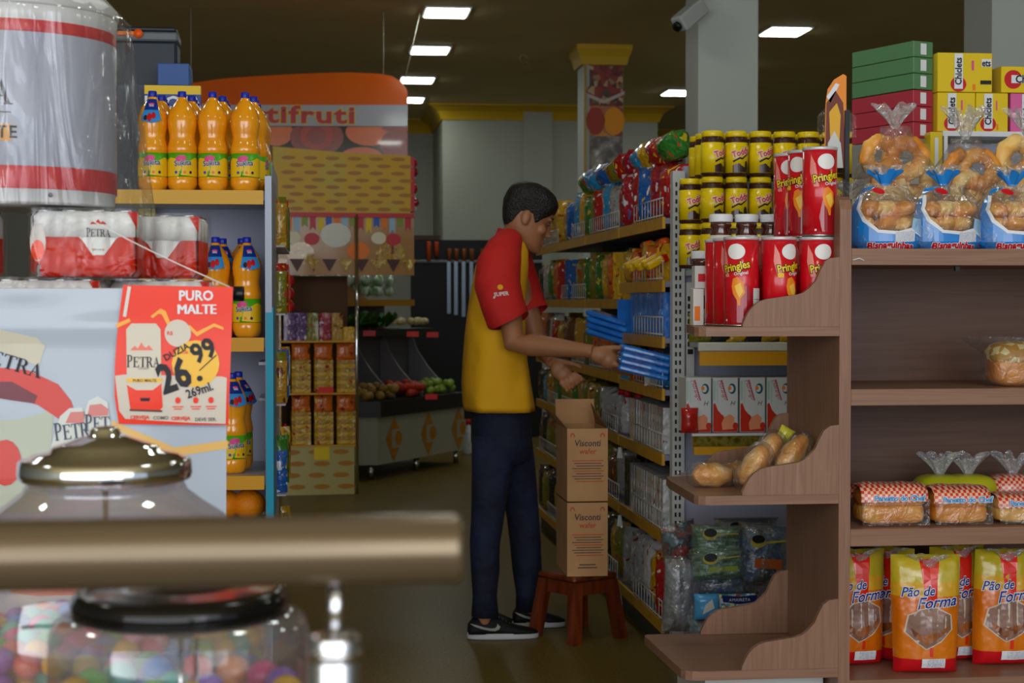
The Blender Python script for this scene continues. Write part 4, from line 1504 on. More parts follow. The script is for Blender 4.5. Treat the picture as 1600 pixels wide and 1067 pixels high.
for i in range(15):
    s_ = -.22 + 1.12 * i / 14
    p = A + (B - A) * s_ + nn * (.62 + .03 * (i % 2))
    b = MB()
    b.tube([(0, -.15, .0), (0, -.05, .01), (0, .05, .012), (0, .16, .0)], [.022, .03, .032, .012], noisy('leek_wrapped', [(.4, '#c8cfc4'), (.5, '#4a8a3c'), (.58, '#dfe4dc')], (1, 1, .3), 14, 2, .2, coat=.6), 8)
    b.tube([(.0, -.14, .045), (.02, .0, .06), (.0, .13, .04)], [.018, .028, .01], noisy('leek_wrapped', []), 8)
    o = b.build('wrapped_leek', None, (p.x, p.y, zs_ + .079))
    o.rotation_euler.z = radians(2 + (i * 37) % 12)
    o.scale = (1.25, 1.1, 1.7)
    tag(o, 'film-wrapped green and white leek on the ochre shelf, %s from the near end' % ORD[i], 'leek', 'wrapped leeks on the ochre shelf')

# ================================================================== tool board on the back
YK = 16.2
t = thing('tool_board', 'black board with hanging long tools on a white rail', 'board', (WX(745, YK), YK, 0))
wk = (WX(850, YK) - WX(645, YK)) / 2
MB().box(-wk, wk, 0, .05, 0, WZ(374, YK), M('board_black', '#101114', .5)).build('board', t)
MB().box(-wk, -wk + .28, -.02, .06, WZ(374, YK), WZ(367, YK), M('board_cap_wood', '#4a3320', .5)).build('wood_cap', t)
MB().tube([(-wk + .02, -.03, WZ(408, YK)), (wk, -.03, WZ(408, YK))], .016, M('rail_white', '#8f9296', .4), 8).build('rail', t)
tx0 = WX(745, YK)
for i, (px, up, dn_, hm) in enumerate(((670, 377, 408, 'orangeh'), (682, 377, 400, 'orangeh'), (702, 388, 490, 'brown'), (713, 388, 492, 'brown'), (725, 388, 495, 'brown'), (737, 388, 470, 'brown'), (754, 388, 492, 'brown'))):
    o = thing('hanging_tool', 'long tool with %s handle on the black board, %s from the left' % (('orange', 'brown')[hm == 'brown'], ORD[i]), 'tool', (WX(px, YK - .06), YK - .075, 0), group='tools hanging on the black board')
    z0_, z1_, z2_ = WZ(dn_, YK), WZ(408, YK), WZ(up, YK)
    MB().tube([(0, 0, z1_ if hm == 'brown' else z0_), (0, 0, z2_ - .02), (0, 0, z2_)], [.018, .024, .016], M('tool_orange', '#c04a14', .5) if hm != 'brown' else M('tool_brown', '#8a4a20', .5), 8).build('handle', o)
    if hm == 'brown':
        MB().box(-.022, .012, -.004, .004, z0_, z1_, M('tool_blade', '#74808c', .3, .6)).build('blade', o)
    MB().tube([(0, 0, z2_ - .01), (0, .045, z1_ + .02)], .004, black, 6).build('hook', o)
put_pack('bottle', 'white', .10, .30, .1, 'cleaner_bottle', (WX(731, 14.4), 14.4, .0), 0, 'pale bottle with red cap on the floor behind the vegetable counter', 'bottle', None)
# ================================================================== bakery shelf unit
def woodmat(name, scale, c=('#775643', '#906c57', '#84614d', '#9b7661')):
    return noisy(name, [(.25, c[0]), (.45, c[1]), (.55, c[2]), (.75, c[3])], scale, 1.0, 5, .42, distort=.4, rand=False, spec=.3)


wv = woodmat('wood_upright_grain', (45, 45, 2.2))
wh = woodmat('wood_level_grain', (1.6, 45, 60))
wb_ = woodmat('wood_back_shaded', (1.2, 30, 26), ('#4f362a', '#624536', '#583d30', '#6c4d3d'))  # same wood darkened: shade at the back of the shelves painted into the colour
we = woodmat('wood_edge', (2, 2, 60), ('#8f7769', '#a08779', '#957d6f', '#a98f81'))
YF = 4.30
t = thing('bakery_shelf', 'brown wood bakery shelf unit with curved side brackets', 'shelf unit', (WX(1321, YF), YF, 0))
ox, oy = t.location.x, YF
BX0, BX1 = WX(1312, YF) - ox, WX(1330, YF) - ox
zt_ = WZ(300, YF)
pp = [(0.0, 0.0), (.50, 0.0), (.50, zt_), (.03, zt_), (.01, zt_ - .01), (0, zt_ - .035)]
MB().prism(pp, 'x', BX0, BX1, wv).build('side_panel', t)
XE = 2.35
SH = [(385, 412), (613, 640), (840, 868)]
for a, c in SH:
    MB().box(BX1 + .0005, XE, .0, .47, WZ(c, YF), WZ(a, YF), we if 0 else wh, bev=.0015).build('shelf', t)
zb_ = WZ(1068, YF + .12)
MB().box(BX1 + .0005, XE, .0, .47, zb_ - .04, zb_, wh).build('shelf', t)
MB().box(BX1 + .0005, XE, .03, .47, 0, zb_ - .0405, wh).build('plinth', t)
MB().box(BX1 + .0005, XE, .4705, .495, .0, WZ(388, YF), wb_).build('back_panel', t)
MB().box(XE + .0005, XE + .03, 0, .5, 0, zt_, wv).build('side_panel', t)
MB().box(WX(1497, YF) - ox, WX(1504, YF) - ox, .02, .03, WZ(421, YF), WZ(413, YF), black).build('shelf_clip', t)
MB().tube([(WX(1332, YF) - ox, -.002, WZ(404, YF)), (WX(1342, YF) - ox, -.002, WZ(401, YF)), (WX(1350, YF) - ox, -.002, WZ(405, YF))], .0016, M('glue_scrap', '#d8d8d8', .4), 5).build('tape_scrap', t)

brk = [(1160.6, 512), (1161, 507), (1166.7, 494.5), (1172, 485), (1179, 477.5), (1188, 471), (1198, 467.7), (1222.8, 464), (1247, 460.4), (1256, 457), (1264, 450.7), (1275, 438.5), (1281, 424), (1288.6, 409), (1298, 402), (1312, 400), (1312, 512)]


def bracket(zbase, y0, dx=0.0, hmul=1.0):
    pts = [(WX(px, YF) - ox + dx, zbase + (512 - py) * YF / 2650 * hmul) for px, py in brk]
    pts[-1] = (BX0 - .0005, zbase)
    pts[-2] = (BX0 - .0005, pts[-2][1])
    MB().prism(pts[::-1], 'y', y0, y0 + .018, wv).build('curved_bracket', t)


def sideshelf(zt, pl, pr, thick=.024, dxl=0):
    xl, xb = WX(pl, YF) - ox, WX(pr[0], pr[1]) - ox
    pts = [(BX0 - .0005, 0), (xl + .04, 0), (xl + .02, .004), (xl + .004, .016), (xl - .004, .035), (xb, pr[1] - YF), (xb + .003, pr[1] - YF + .01), (xb + .012, .5), (BX0 - .0005, .5)]
    MB().prism(pts, 'z', zt - thick, zt, wh).build('side_shelf', t)


ZA, ZM, ZB = WZ(512, YF), WZ(783, YF), WZ(1064, YF)
sideshelf(ZA, 1092, (1078, 4.70))
sideshelf(ZM, 1092, (1045, 4.71))
sideshelf(ZB, 1072, (1008, 4.78))
for zz in (ZA, ZM, ZB):
    bracket(zz + .0005, .0, 0, 1.0)
    bracket(zz + .0005, .478, 0, 1.0)
MB().box(WX(1090, 4.5) - ox, BX0 - .01, .1, .45, 0, ZB - .03, offwhite).build('white_base', t)

# ---------------------------------------------------------------- crisp tubes
cr_red = M('crisp_red', '#cf0f1e', .28, coat=.5)
cr_dark = M('crisp_darkred', '#9c0c1c', .28, coat=.5)
RP, HP = .0455, .236


def crisp(sticker=None):
    t = thing('crisp_tube', 'x', 'crisp tube')
    MB().lathe([(RP, 0.004), (RP, HP - .008)], cr_red, 36).build('tube_wall', t)
    MB().lathe([(RP * .97, 0), (RP * 1.02, .001), (RP * 1.02, .0045), (RP, .005)], steel2, 36).build('base_rim', t)
    MB().lathe([(RP * 1.0, HP - .009), (RP * 1.03, HP - .008), (RP * 1.03, HP - .001), (RP * .97, HP), (RP * .95, HP - .004), (0, HP - .004)], M('tube_lid', '#cfcfd4', .25, .3), 36).build('lid', t)
    b = MB()
    X1 = cyl_xf(RP + .0005, 0)
    X2 = cyl_xf(RP + .0011, 0)
    X3 = cyl_xf(RP + .0018, 0)
    X4 = cyl_xf(RP + .0024, 0)
    b.shape([(-.012, .012), (.055, .006), (.06, .06), (.035, .10), (.012, .12), (-.010, .10), (-.02, .05)], X1, cr_dark, .008)
    b.shape([(-.012, .105), (-.008, .085), (.002, .070), (.006, .055), (.012, .055), (.012, .072), (.024, .088), (.02, .115), (.004, .13), (-.008, .125)], X2, M('crisp_orange', '#f08a1e', .35), .006)
    b.shape([(-.004, .105), (.004, .085), (.010, .075), (.020, .092), (.012, .115)], X3, M('crisp_yellow', '#f5c448', .35), .006)
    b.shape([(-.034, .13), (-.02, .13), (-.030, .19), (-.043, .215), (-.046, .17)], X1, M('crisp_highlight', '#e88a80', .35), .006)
    b.oval(.0, .196, .0245, .0205, X2, white, 26, 4)
    b.oval(.0, .196, .0225, .0185, X3, M('badge_grey', '#e8e4e0', .35), 26, 4)
    b.text('Pringles', .0285, X3, ink, (0, .156), rot=.2, bold=.09, sx=.86)
    b.text('Pringles', .0285, X4, M('crisp_name', '#f2cf1a', .35), (0, .156), rot=.2, bold=.025, sx=.86)
    b.text('Original', .012, X3, white, (.014, .139), rot=.12, bold=.02)
    b.rect(-.032, -.027, .014, .019, X2, white, 2, 2)
    b.build('printed_wrap', t)
    if sticker:
        MB().rect(sticker[0], sticker[0] + .016, sticker[1], sticker[1] + .012, cyl_xf(RP + .003, 0), M('sticker_yellow', '#f0b814', .4), 4, 1).build('price_sticker', t)
    return t


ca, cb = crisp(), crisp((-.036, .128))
GC = 'red crisp tubes on the top side shelf'
ya = 4.385
lay = []
for r_ in range(3):
    for c in range(3):
        lay.append((WX((1158, 1217, 1276)[c], ya) - (.006 if r_ else 0), ya + r_ * .098, 0, c, r_))
for r_ in range(3):
    lay.append((WX(1280, ya) - .012 * r_, ya + r_ * .098, 1, 2, r_))
cn = ('left', 'middle', 'right')
rn = ('front', 'second', 'rear')
for (x, y, lv, c, r_) in lay:
    lab = 'red crisp tube, %s row, %s column of the %s tier on the top side shelf' % (rn[r_], cn[c], ('lower', 'upper')[lv])
    rz = [(-.55), (.42), (.12)][c] if lv == 0 and r_ == 0 else (-.1 + .3 * r_)
    if lv == 1: rz = (.12, -.75, -.35)[r_]
    put_ = cb if (c + r_) % 2 else ca
    z_ = ZA + .0008 + lv * (HP + .001)
    if put_ not in used:
        used.add(put_)
        put_.location = (x, y, z_)
        put_.rotation_euler.z = rz
        put_['label'] = lab
        put_['group'] = GC
    else:
        dup(put_, (x, y, z_), rz, lab, GC)
# the front left tube carries a white barcode sticker
o = MB().rect(-.014, .018, .045, .10, lambda a, c: (.0485 * sin(.75 + a / .0485), -.0485 * cos(.75 + a / .0485), c), offwhite, 5, 1).rect(-.012, .016, .07, .072, lambda a, c: (.049 * sin(.75 + a / .049), -.049 * cos(.75 + a / .049), c), M('grey_line'), 5, 1)
for ob in list(scene.objects):
    if ob.get('label', '').startswith('red crisp tube, front row, left column'):
        ch = o.build('barcode_label', ob)
        ch.rotation_euler.z = .55

# ---------------------------------------------------------------- coffee jars at the left of the tubes
coffee = noisy('coffee_brown', [(.3, '#3a1c12'), (.7, '#5a2c1c')], (1, 1, 1), 80, 3, .15, coat=.8)


def cjar():
    t = thing('coffee_jar', 'x', 'jar')
    k = 4.72 / 2650
    MB().lathe([(15 * k, 0), (17 * k, 2 * k), (17 * k, 26 * k), (14 * k, 34 * k), (17 * k, 40 * k), (16 * k, 46 * k)], coffee, 24).build('glass_body', t)
    MB().lathe([(17.2 * k, 3 * k), (17.2 * k, 25 * k)], M('jar_label', '#dcdad4', .4), 24).build('label', t)
    MB().lathe([(18.5 * k, 46 * k), (19 * k, 47 * k), (19 * k, 57 * k), (18 * k, 58.5 * k), (0, 58.5 * k)], white, 24).build('lid', t)
    return t


cj = cjar()
hj = 58.7 * 4.72 / 2650
for ci, (px, tiers, y) in enumerate(((1098, 2, 4.74), (1126, 3, 4.74), (1166, 3, 4.74), (1205, 3, 4.74))):
    for k_ in range(tiers):
        put(cj, px, y, ZA + .001 + k_ * hj, 'white-lidded coffee jar behind the crisp tubes, %s from the left, %s tier' % (ORD[ci], ('bottom', 'middle', 'top')[k_]), 'coffee jars behind the crisp tubes')
tag(MB().box(-.02, .02, -.02, .02, 0, .062, offwhite).rect(-.011, .011, .018, .04, plane_xf((0, -.021, 0)), redm).build('small_carton', None, (WX(1098, 4.6), 4.63, ZA + .103)), 'small white carton with red square on top of a jar, left of the crisp tubes', 'carton')
tag(MB().box(-.017, .012, -.02, .02, 0, .1, M('jar_label')).rect(-.014, .002, .012, .052, plane_xf((0, -.021, 0)), orangem).build('small_carton', None, (WX(1094, 4.6), 4.63, ZA + .001)), 'narrow pale carton with orange patch at the left end of the top side shelf', 'carton')

# ---------------------------------------------------------------- cardboard topper
YT = 4.66
kt = YT / 2650
t = thing('cardboard_topper', 'leaf-shaped orange and yellow card topper in a black holder', 'card topper', (WX(1306, YT), YT, WZ(300, YF)))
tp = lambda px, py: (WX(px, YT) - t.location.x, WZ(py, YT) - t.location.z)
outl = [(1286, 255), (1288, 200), (1289, 150), (1292, 128), (1302, 112), (1316, 103), (1321, 106), (1321, 160), (1321, 255)]
MB().prism([tp(*p) for p in outl][::-1], 'y', 0, .004, M('topper_orange', '#ec8a1c', .35)).build('card', t)
b = MB()
xf = plane_xf((0, -.001, 0))
xf2 = plane_xf((0, -.002, 0))
b.shape([tp(*p) for p in [(1290, 140), (1304, 118), (1310, 120), (1296, 150)]], xf, white)
b.shape([tp(*p) for p in [(1288, 255), (1290, 150), (1304, 130), (1316, 150), (1318, 200), (1318, 255)]], xf, M('topper_brown', '#6e2a18', .35))
b.shape([tp(*p) for p in [(1296, 215), (1294, 165), (1306, 150), (1312, 170), (1310, 215)]], xf2, M('topper_yellow', '#e0a818', .35))
b.shape([tp(*p) for p in [(1290, 255), (1292, 215), (1302, 195), (1312, 215), (1316, 255)]], plane_xf((0, -.003, 0)), offwhite)
b.build('card_print', t)
b = MB().box(tp(1318, 0)[0], tp(1325, 0)[0], -.008, .012, .0, tp(0, 162)[1], black)
b.box(tp(1303, 0)[0], tp(1325, 0)[0], -.03, .03, .0, .012, black)
b.build('holder', t)
clearf = film('clear_bag', (1, 1, 1), .03, .26, .03, .10, 1.0, 24, '#d5d9da')
b = MB()
b.grid(lambda u, v: (-.05 + .115 * u, .02 + .012 * sin(9 * u), tp(0, 215)[1] + .115 * v * (1 - .5 * abs(2 * u - 1)) + .02), 12, 8, clearf)
b.build('plastic_sleeve', t)

# ---------------------------------------------------------------- breads
crust = noisy('crust_golden', [(.3, '#c46c16'), (.5, '#e09030'), (.7, '#f0b858')], (1, 1, 1), 9, 3, .4, bump=.3, bscale=40)
crust2 = noisy('crust_pale', [(.3, '#d8963a'), (.5, '#ecb860'), (.7, '#f6d488')], (1, 1, 1), 10, 3, .45, bump=.2, bscale=40)
crustd = noisy('crust_brown', [(.3, '#b8641a'), (.55, '#d58a34'), (.75, '#e8b060')], (1, 1, 1), 8, 3, .4, bump=.3, bscale=40)
bagblue = M('bag_blue', '#1c7fd0', .25, coat=.5)
labelw = M('label_paper', '#dfe2e8', .5)
labelg = noisy('label_small_print', [(0, '#dfe2e8'), (.5, '#8a93a8'), (.6, '#dfe2e8')], (6, 1, 14), 60, 1, .5, const=True)


frillf = film('crinkled_top', (1, 1, 1), .10, .45, .16, .12, 1.4, 30, '#e6eaec')


def frill(b, c, h, r0, r1, mat, n=7, ph=0.0, tilt=(0, 0)):
    """the gathered top of a plastic bag"""
    def fn(u, v):
        a = 2 * pi * u
        r = r0 + (r1 - r0) * v ** 1.2
        r *= 1 + .42 * v * sin(n * a + ph) + .15 * v * sin(3 * a)
        return (c[0] + r * cos(a) + tilt[0] * v, c[1] + .55 * r * sin(a) + tilt[1] * v, c[2] + h * v * (1 + .22 * sin(n * a * 1.0 + 1 + ph)))
    b.grid(fn, 56, 6, frillf if mat is clearf else mat)


def bagshell(b, w, d, h, mat, seed=0, wr=.05, top=.06, nu=40, nv=22):
    """closed soft shell, gathered at the top"""
    def prof(v):
        if v < .12: return .80 + .2 * (v / .12) ** .5
        if v < .62: return 1.0
        x = (v - .62) / .38
        return 1 - (1 - top / w * 2) * (x * x * (3 - 2 * x))
    def fn(u, v):
        a = 2 * pi * u
        k = prof(v) * (1 + wr * mnoise.noise(Vector((3 * cos(a) + seed, 3 * sin(a), v * 5))) + .5 * wr * sin(9 * a + seed) * v)
        x = math.copysign(abs(cos(a)) ** .7, cos(a)) * w / 2 * k
        y = math.copysign(abs(sin(a)) ** .7, sin(a)) * d / 2 * k
        return (x, y, h * v)
    b.grid(fn, nu, nv, mat)


def rollbag(label, px, seed, Y=4.47):
    """blue printed bag of small rolls"""
    rg = random.Random(seed)
    z0 = WZ(385, YF) + .001
    t = thing('roll_bag', label, 'bread bag', (WX(px, Y), Y, z0), rg.uniform(-.12, .12), 'blue bags of small rolls')
    w, h, d = .205, .178, .13
    for i in range(9):
        x = (-.062 + .060 * (i % 3)) + rg.uniform(-.006, .006)
        z = .032 + .040 * (i // 3)
        b = MB().ball((0, 0, 0), (.035, .050, .0235), crust2 if i % 2 else crust, 14, 10)
        o = b.build('bread_roll', t, (x * (1 - .12 * (i // 3)), -.004 + .006 * (i % 2), z))
        o.rotation_euler = (rg.uniform(-.2, .2), rg.uniform(-.3, .3), rg.uniform(-.5, .5))
    b = MB()
    bagshell(b, w, d, h, clearf, seed)
    b.build('clear_bag', t)
    # printed skin in front
    def prof(v):
        if v < .12: return .80 + .2 * (v / .12) ** .5
        if v < .62: return 1.0
        x = (v - .62) / .38
        return 1 - (1 - .12 / w) * (x * x * (3 - 2 * x))
    def xf(o_):
        def f(x, z):
            k = prof(max(0, min(1, z / h)))
            q = max(0, 1 - abs(x / (w / 2 * k * 1.02)) ** 2.6) ** .5
            return (x * (1.0 if q else .98), -(d / 2 * k) * q - o_ - .003, z)
        return f
    b = MB()
    W2 = w / 2
    b.shape([(-W2 * .92, .004), (W2 * .92, .004), (W2 * .96, .028), (W2 * .55, .050), (W2 * .2, .040), (-W2 * .35, .045), (-W2 * .72, .075), (-W2 * .86, .11), (-W2 * .72, .15), (-W2 * .3, .172), (-W2 * .6, .168), (-W2 * .93, .12), (-W2 * 1.0, .06)], xf(.001), bagblue, .012)
    b.shape([(W2 * .96, .028), (W2 * .55, .050), (W2 * .2, .040), (-W2 * .35, .045), (-W2 * .72, .075), (-W2 * .86, .11), (-W2 * .72, .15), (-W2 * .66, .148), (-W2 * .78, .11), (-W2 * .65, .082), (-W2 * .32, .053), (W2 * .2, .049), (W2 * .55, .058)], xf(.0018), white, .012)
    b.shape([(W2 * .55, .052), (W2 * .92, .03), (W2 * .9, .08), (W2 * .60, .085)], xf(.0015), M('bag_info', '#9cc4e4', .3), .012)
    b.shape([(W2 * .10, .018), (W2 * .64, .022), (W2 * .66, .050), (W2 * .12, .046)], xf(.0030), labelg, .02)
    b.text('Bisnaguinhas', .0245, lambda a, c: xf(.0038)(a, c + .0), white, (.0, .012), bold=.10, sx=1.0, arc=-1.2)
    b.text('Bisnaguinhas', .0245, lambda a, c: xf(.0046)(a, c + .0), redm, (.0, .012), bold=.04, sx=1.0, arc=-1.2)
    b.oval(-W2 * .28, .158, .016, .008, xf(.003), redm, 14, 2, -.3)
    b.build('printed_skin', t)
    b = MB()
    frill(b, (0, 0, h * .985), .036, .012, .036, bagblue, 5, seed)
    frill(b, (0, 0, h * .985 + .02), .030, .016, .040, clearf, 7, seed)
    b.build('twisted_top', t)
    return t


rollbag('blue printed roll bag beside the side panel on the bakery top', 1382, 1)
rollbag('blue printed roll bag in the middle of the bakery top', 1473, 2)
rollbag('blue printed roll bag at the right edge of the bakery top', 1580, 3)


def ringbag(label, px, Y, z0, w, h, seed, rings, fr=.075, tilt=(0, 0)):
    rg = random.Random(seed)
    t = thing('ring_bread_bag', label, 'bread bag', (WX(px, Y), Y, z0), 0, 'clear bags of ring breads')
    for (x, z, R, rot) in rings:
        b = MB()
        r_ = R * .52
        def fn(u, v, R=R, r_=r_):
            a, c = 2 * pi * u, 2 * pi * v
            bump = 1 + .13 * sin(8 * a + 1.5 * sin(c)) + .04 * sin(13 * a)
            return ((R + r_ * cos(c) * bump) * cos(a), r_ * .9 * sin(c) * bump, (R + r_ * cos(c) * bump) * sin(a))
        b.grid(fn, 28, 12, crust2 if rg.random() < .4 else crust)
        o = b.build('ring_bread', t, (x, rg.uniform(-.02, .01), z))
        o.rotation_euler = (rot * .5, 0, rot)
    b = MB()
    bagshell(b, w, .17, h, clearf, seed, .07, .04)
    b.build('clear_bag', t)
    b = MB()
    frill(b, (0, 0, h * .985), fr, .010, .05, clearf, 7, seed, tilt)
    b.build('gathered_top', t)
    return t


zk = WZ(385, YF) + .001
YK2 = 4.66
k2 = YK2 / 2650
ringbag('clear ring bread bag with high gathered top, nearest the crisp tubes', 1397, YK2, zk, .225, .355, 11,
        [(-.045, .27, .042, .2), (.028, .265, .045, -.4), (-.02, .205, .042, .5), (.055, .20, .038, .1), (.06, .14, .038, -.6), (-.03, .13, .04, .2), (.01, .06, .04, 0)], .06)
ringbag('clear ring bread bag with gathered top in front of the yellow gum boxes', 1507, YK2, zk, .20, .325, 12,
        [(-.035, .24, .040, .9), (.03, .235, .042, -.3), (.0, .175, .040, .4), (.045, .155, .036, .2), (-.04, .11, .038, -.5), (.03, .07, .04, 0)], .08)
ringbag('clear ring bread bag cut by the right edge of the picture', 1605, YK2, zk, .22, .33, 13,
        [(-.035, .265, .048, .2), (.02, .20, .05, -.2), (-.05, .16, .042, .3), (.03, .10, .042, .1), (-.03, .06, .04, .1)])
ringbag('smaller bread bag half hidden behind the side panel', 1322, YK2, zk, .10, .17, 14,
        [(0, .10, .030, .2), (.0, .05, .032, -.2)], .03)

# loaf in patterned paper
t = thing('patterned_loaf', 'round-topped loaf in giraffe-patterned paper bag on the middle shelf', 'bread', (WX(1592, 4.42), 4.42, WZ(613, YF) + .001))
gir = noisy('giraffe_paper', [(0, '#e0d29a'), (.42, '#e0d29a'), (.43, '#b8882e'), (1, '#a87020')], (1, 1, 1), 55, 0, .4, 'voronoi', const=True)
MB().ball((0, 0, .045), (.085, .06, .047), crustd, 24, 14, (.6, .6)).build('loaf', t)
MB().ball((0, 0, .085), (.088, .064, .036), gir, 28, 14, (.6, .7)).build('paper_wrap', t)
b = MB(); bagshell(b, .19, .14, .13, clearf, 5, .04, .15)
b.build('clear_bag', t)

# gingham loaves
ging = noisy('gingham', [(0, '#d63a2a'), (.5, '#d63a2a'), (.51, '#ecc0a0'), (1, '#ecc0a0')], (1, 1, 1), 1, 0, .3, const=True, coat=.4)
nt = ging.node_tree
for n_ in list(nt.nodes):
    if n_.type == 'TEX_NOISE':
        src = n_.inputs['Vector'].links[0].from_socket
        w1_ = nt.nodes.new('ShaderNodeTexChecker')
        w1_.inputs['Scale'].default_value = 130
        cr_ = [x for x in nt.nodes if x.type == 'VALTORGB'][0]
        mp_ = nt.nodes.new('ShaderNodeVectorMath'); mp_.operation = 'MULTIPLY'; mp_.inputs[1].default_value = (1, .0001, 1)
        tc_ = [x for x in nt.nodes if x.type == 'TEX_COORD'][0]
        nt.links.new(tc_.outputs['Object'], mp_.inputs[0])
        nt.links.new(mp_.outputs[0], w1_.inputs['Vector'])
        nt.links.new(w1_.outputs['Fac'], cr_.inputs[0])


def gloaf(label, px0, px1, py0, seed, sliced=False, Y=4.40):
    z0 = WZ(839, YF) + .001
    w = (px1 - px0) * Y / 2650
    h = (839 - py0) * Y / 2650 * .94
    t = thing('gingham_loaf', label, 'bread', (WX((px0 + px1) / 2, Y), Y, z0), 0, 'loaves in red gingham bags')
    b = MB().ball((0, 0, h * .27), (w * .47, .058, h * .27), crust2 if sliced else crust, 28, 14, (.35, .5))
    b.ball((0, 0, h * .62), (w * .48, .06, h * .26), crustd if not sliced else crust2, 28, 14, (.4, .6))
    b.build('loaf', t)
    def fn(u, v):
        x = (2 * u - 1)
        a = pi * v
        zz = h * .56 + h * .44 * (sin(a) ** .5) * (1 + .08 * mnoise.noise(Vector((x * 3, seed, v * 3)))) * (1 - .10 * abs(x) ** 6) 
        yy = -.066 * cos(a) * (1 - .2 * abs(x) ** 6)
        return (x * w * .497, yy, zz - (h * .05 if sliced else 0))
    MB().grid(fn, 20, 16, ging).build('gingham_wrap', t)
    b = MB()
    xf = lambda a, c: (a, -.0685, c)
    b.text('Bauducco do Chef'.replace('Bauducco', 'Panetto'), .0205, xf, M('chef_outline', '#dfe6f2', .4), (.008, h * .66), bold=.09)
    b.text('Panetto do Chef', .0205, lambda a, c: (a, -.0692, c), M('chef_blue', '#4f9ad8', .4), (.008, h * .66), bold=.03)
    b.build('lettering', t)
    b = MB()
    b.grid(lambda u, v: ((2 * u - 1) * w * .5, -.066 - .004 * mnoise.noise(Vector((u * 6, v * 4, seed))), h * .62 * v + .001), 16, 8, clearf)
    b.build('clear_front', t)
    return t


gloaf('gingham-topped loaf next to the side panel on the lowest open shelf', 1334, 1445, 768, 1)
gloaf('gingham-topped loaf, second from the side panel', 1447, 1542, 774, 2)
gloaf('gingham-topped sliced white loaf cut by the right picture edge', 1546, 1650, 785, 3, True)
for i, (px, c, lab) in enumerate(((1470, 'olive', 'olive bread bag lying behind the second gingham loaf'), (1515, 'gold', 'yellow bread bag lying behind the gap between gingham loaves'), (1585, 'red', 'red checked bread bag with twisted clear top at the right'))):
    t = thing('back_bread_bag', lab, 'bread bag', (WX(px, 4.60), 4.60, WZ(839, YF) + .001))
    b = MB().ball((0, 0, .055), (.075, .06, .053), [M('bag_lime', '#b8b820', .35), M('bag_lime'), ging][i], 20, 12, (.6, .6))
    b.build('wrapped_loaf', t)
    b = MB(); frill(b, (0, 0, .105), .055, .012, .045, clearf, 7, i)
    b.build('twisted_top', t)

# tall sliced-bread bags
top_y = noisy('bag_yellow_green', [(.3, '#b8a424'), (.7, '#ccb430')], (1, 1, 1), 5, 1, .22, coat=.4, bump=.45, bscale=18)
mid_o = noisy('bag_orange', [(.3, '#cc6008'), (.7, '#da7a12')], (1, 1, 1), 5, 1, .22, coat=.4, bump=.45, bscale=18)
tst = noisy('bag_window_bread', [(.3, '#7a584c'), (.7, '#977668')], (1, 1, 3), 9, 2, .22, coat=.5, bump=.3, bscale=18)


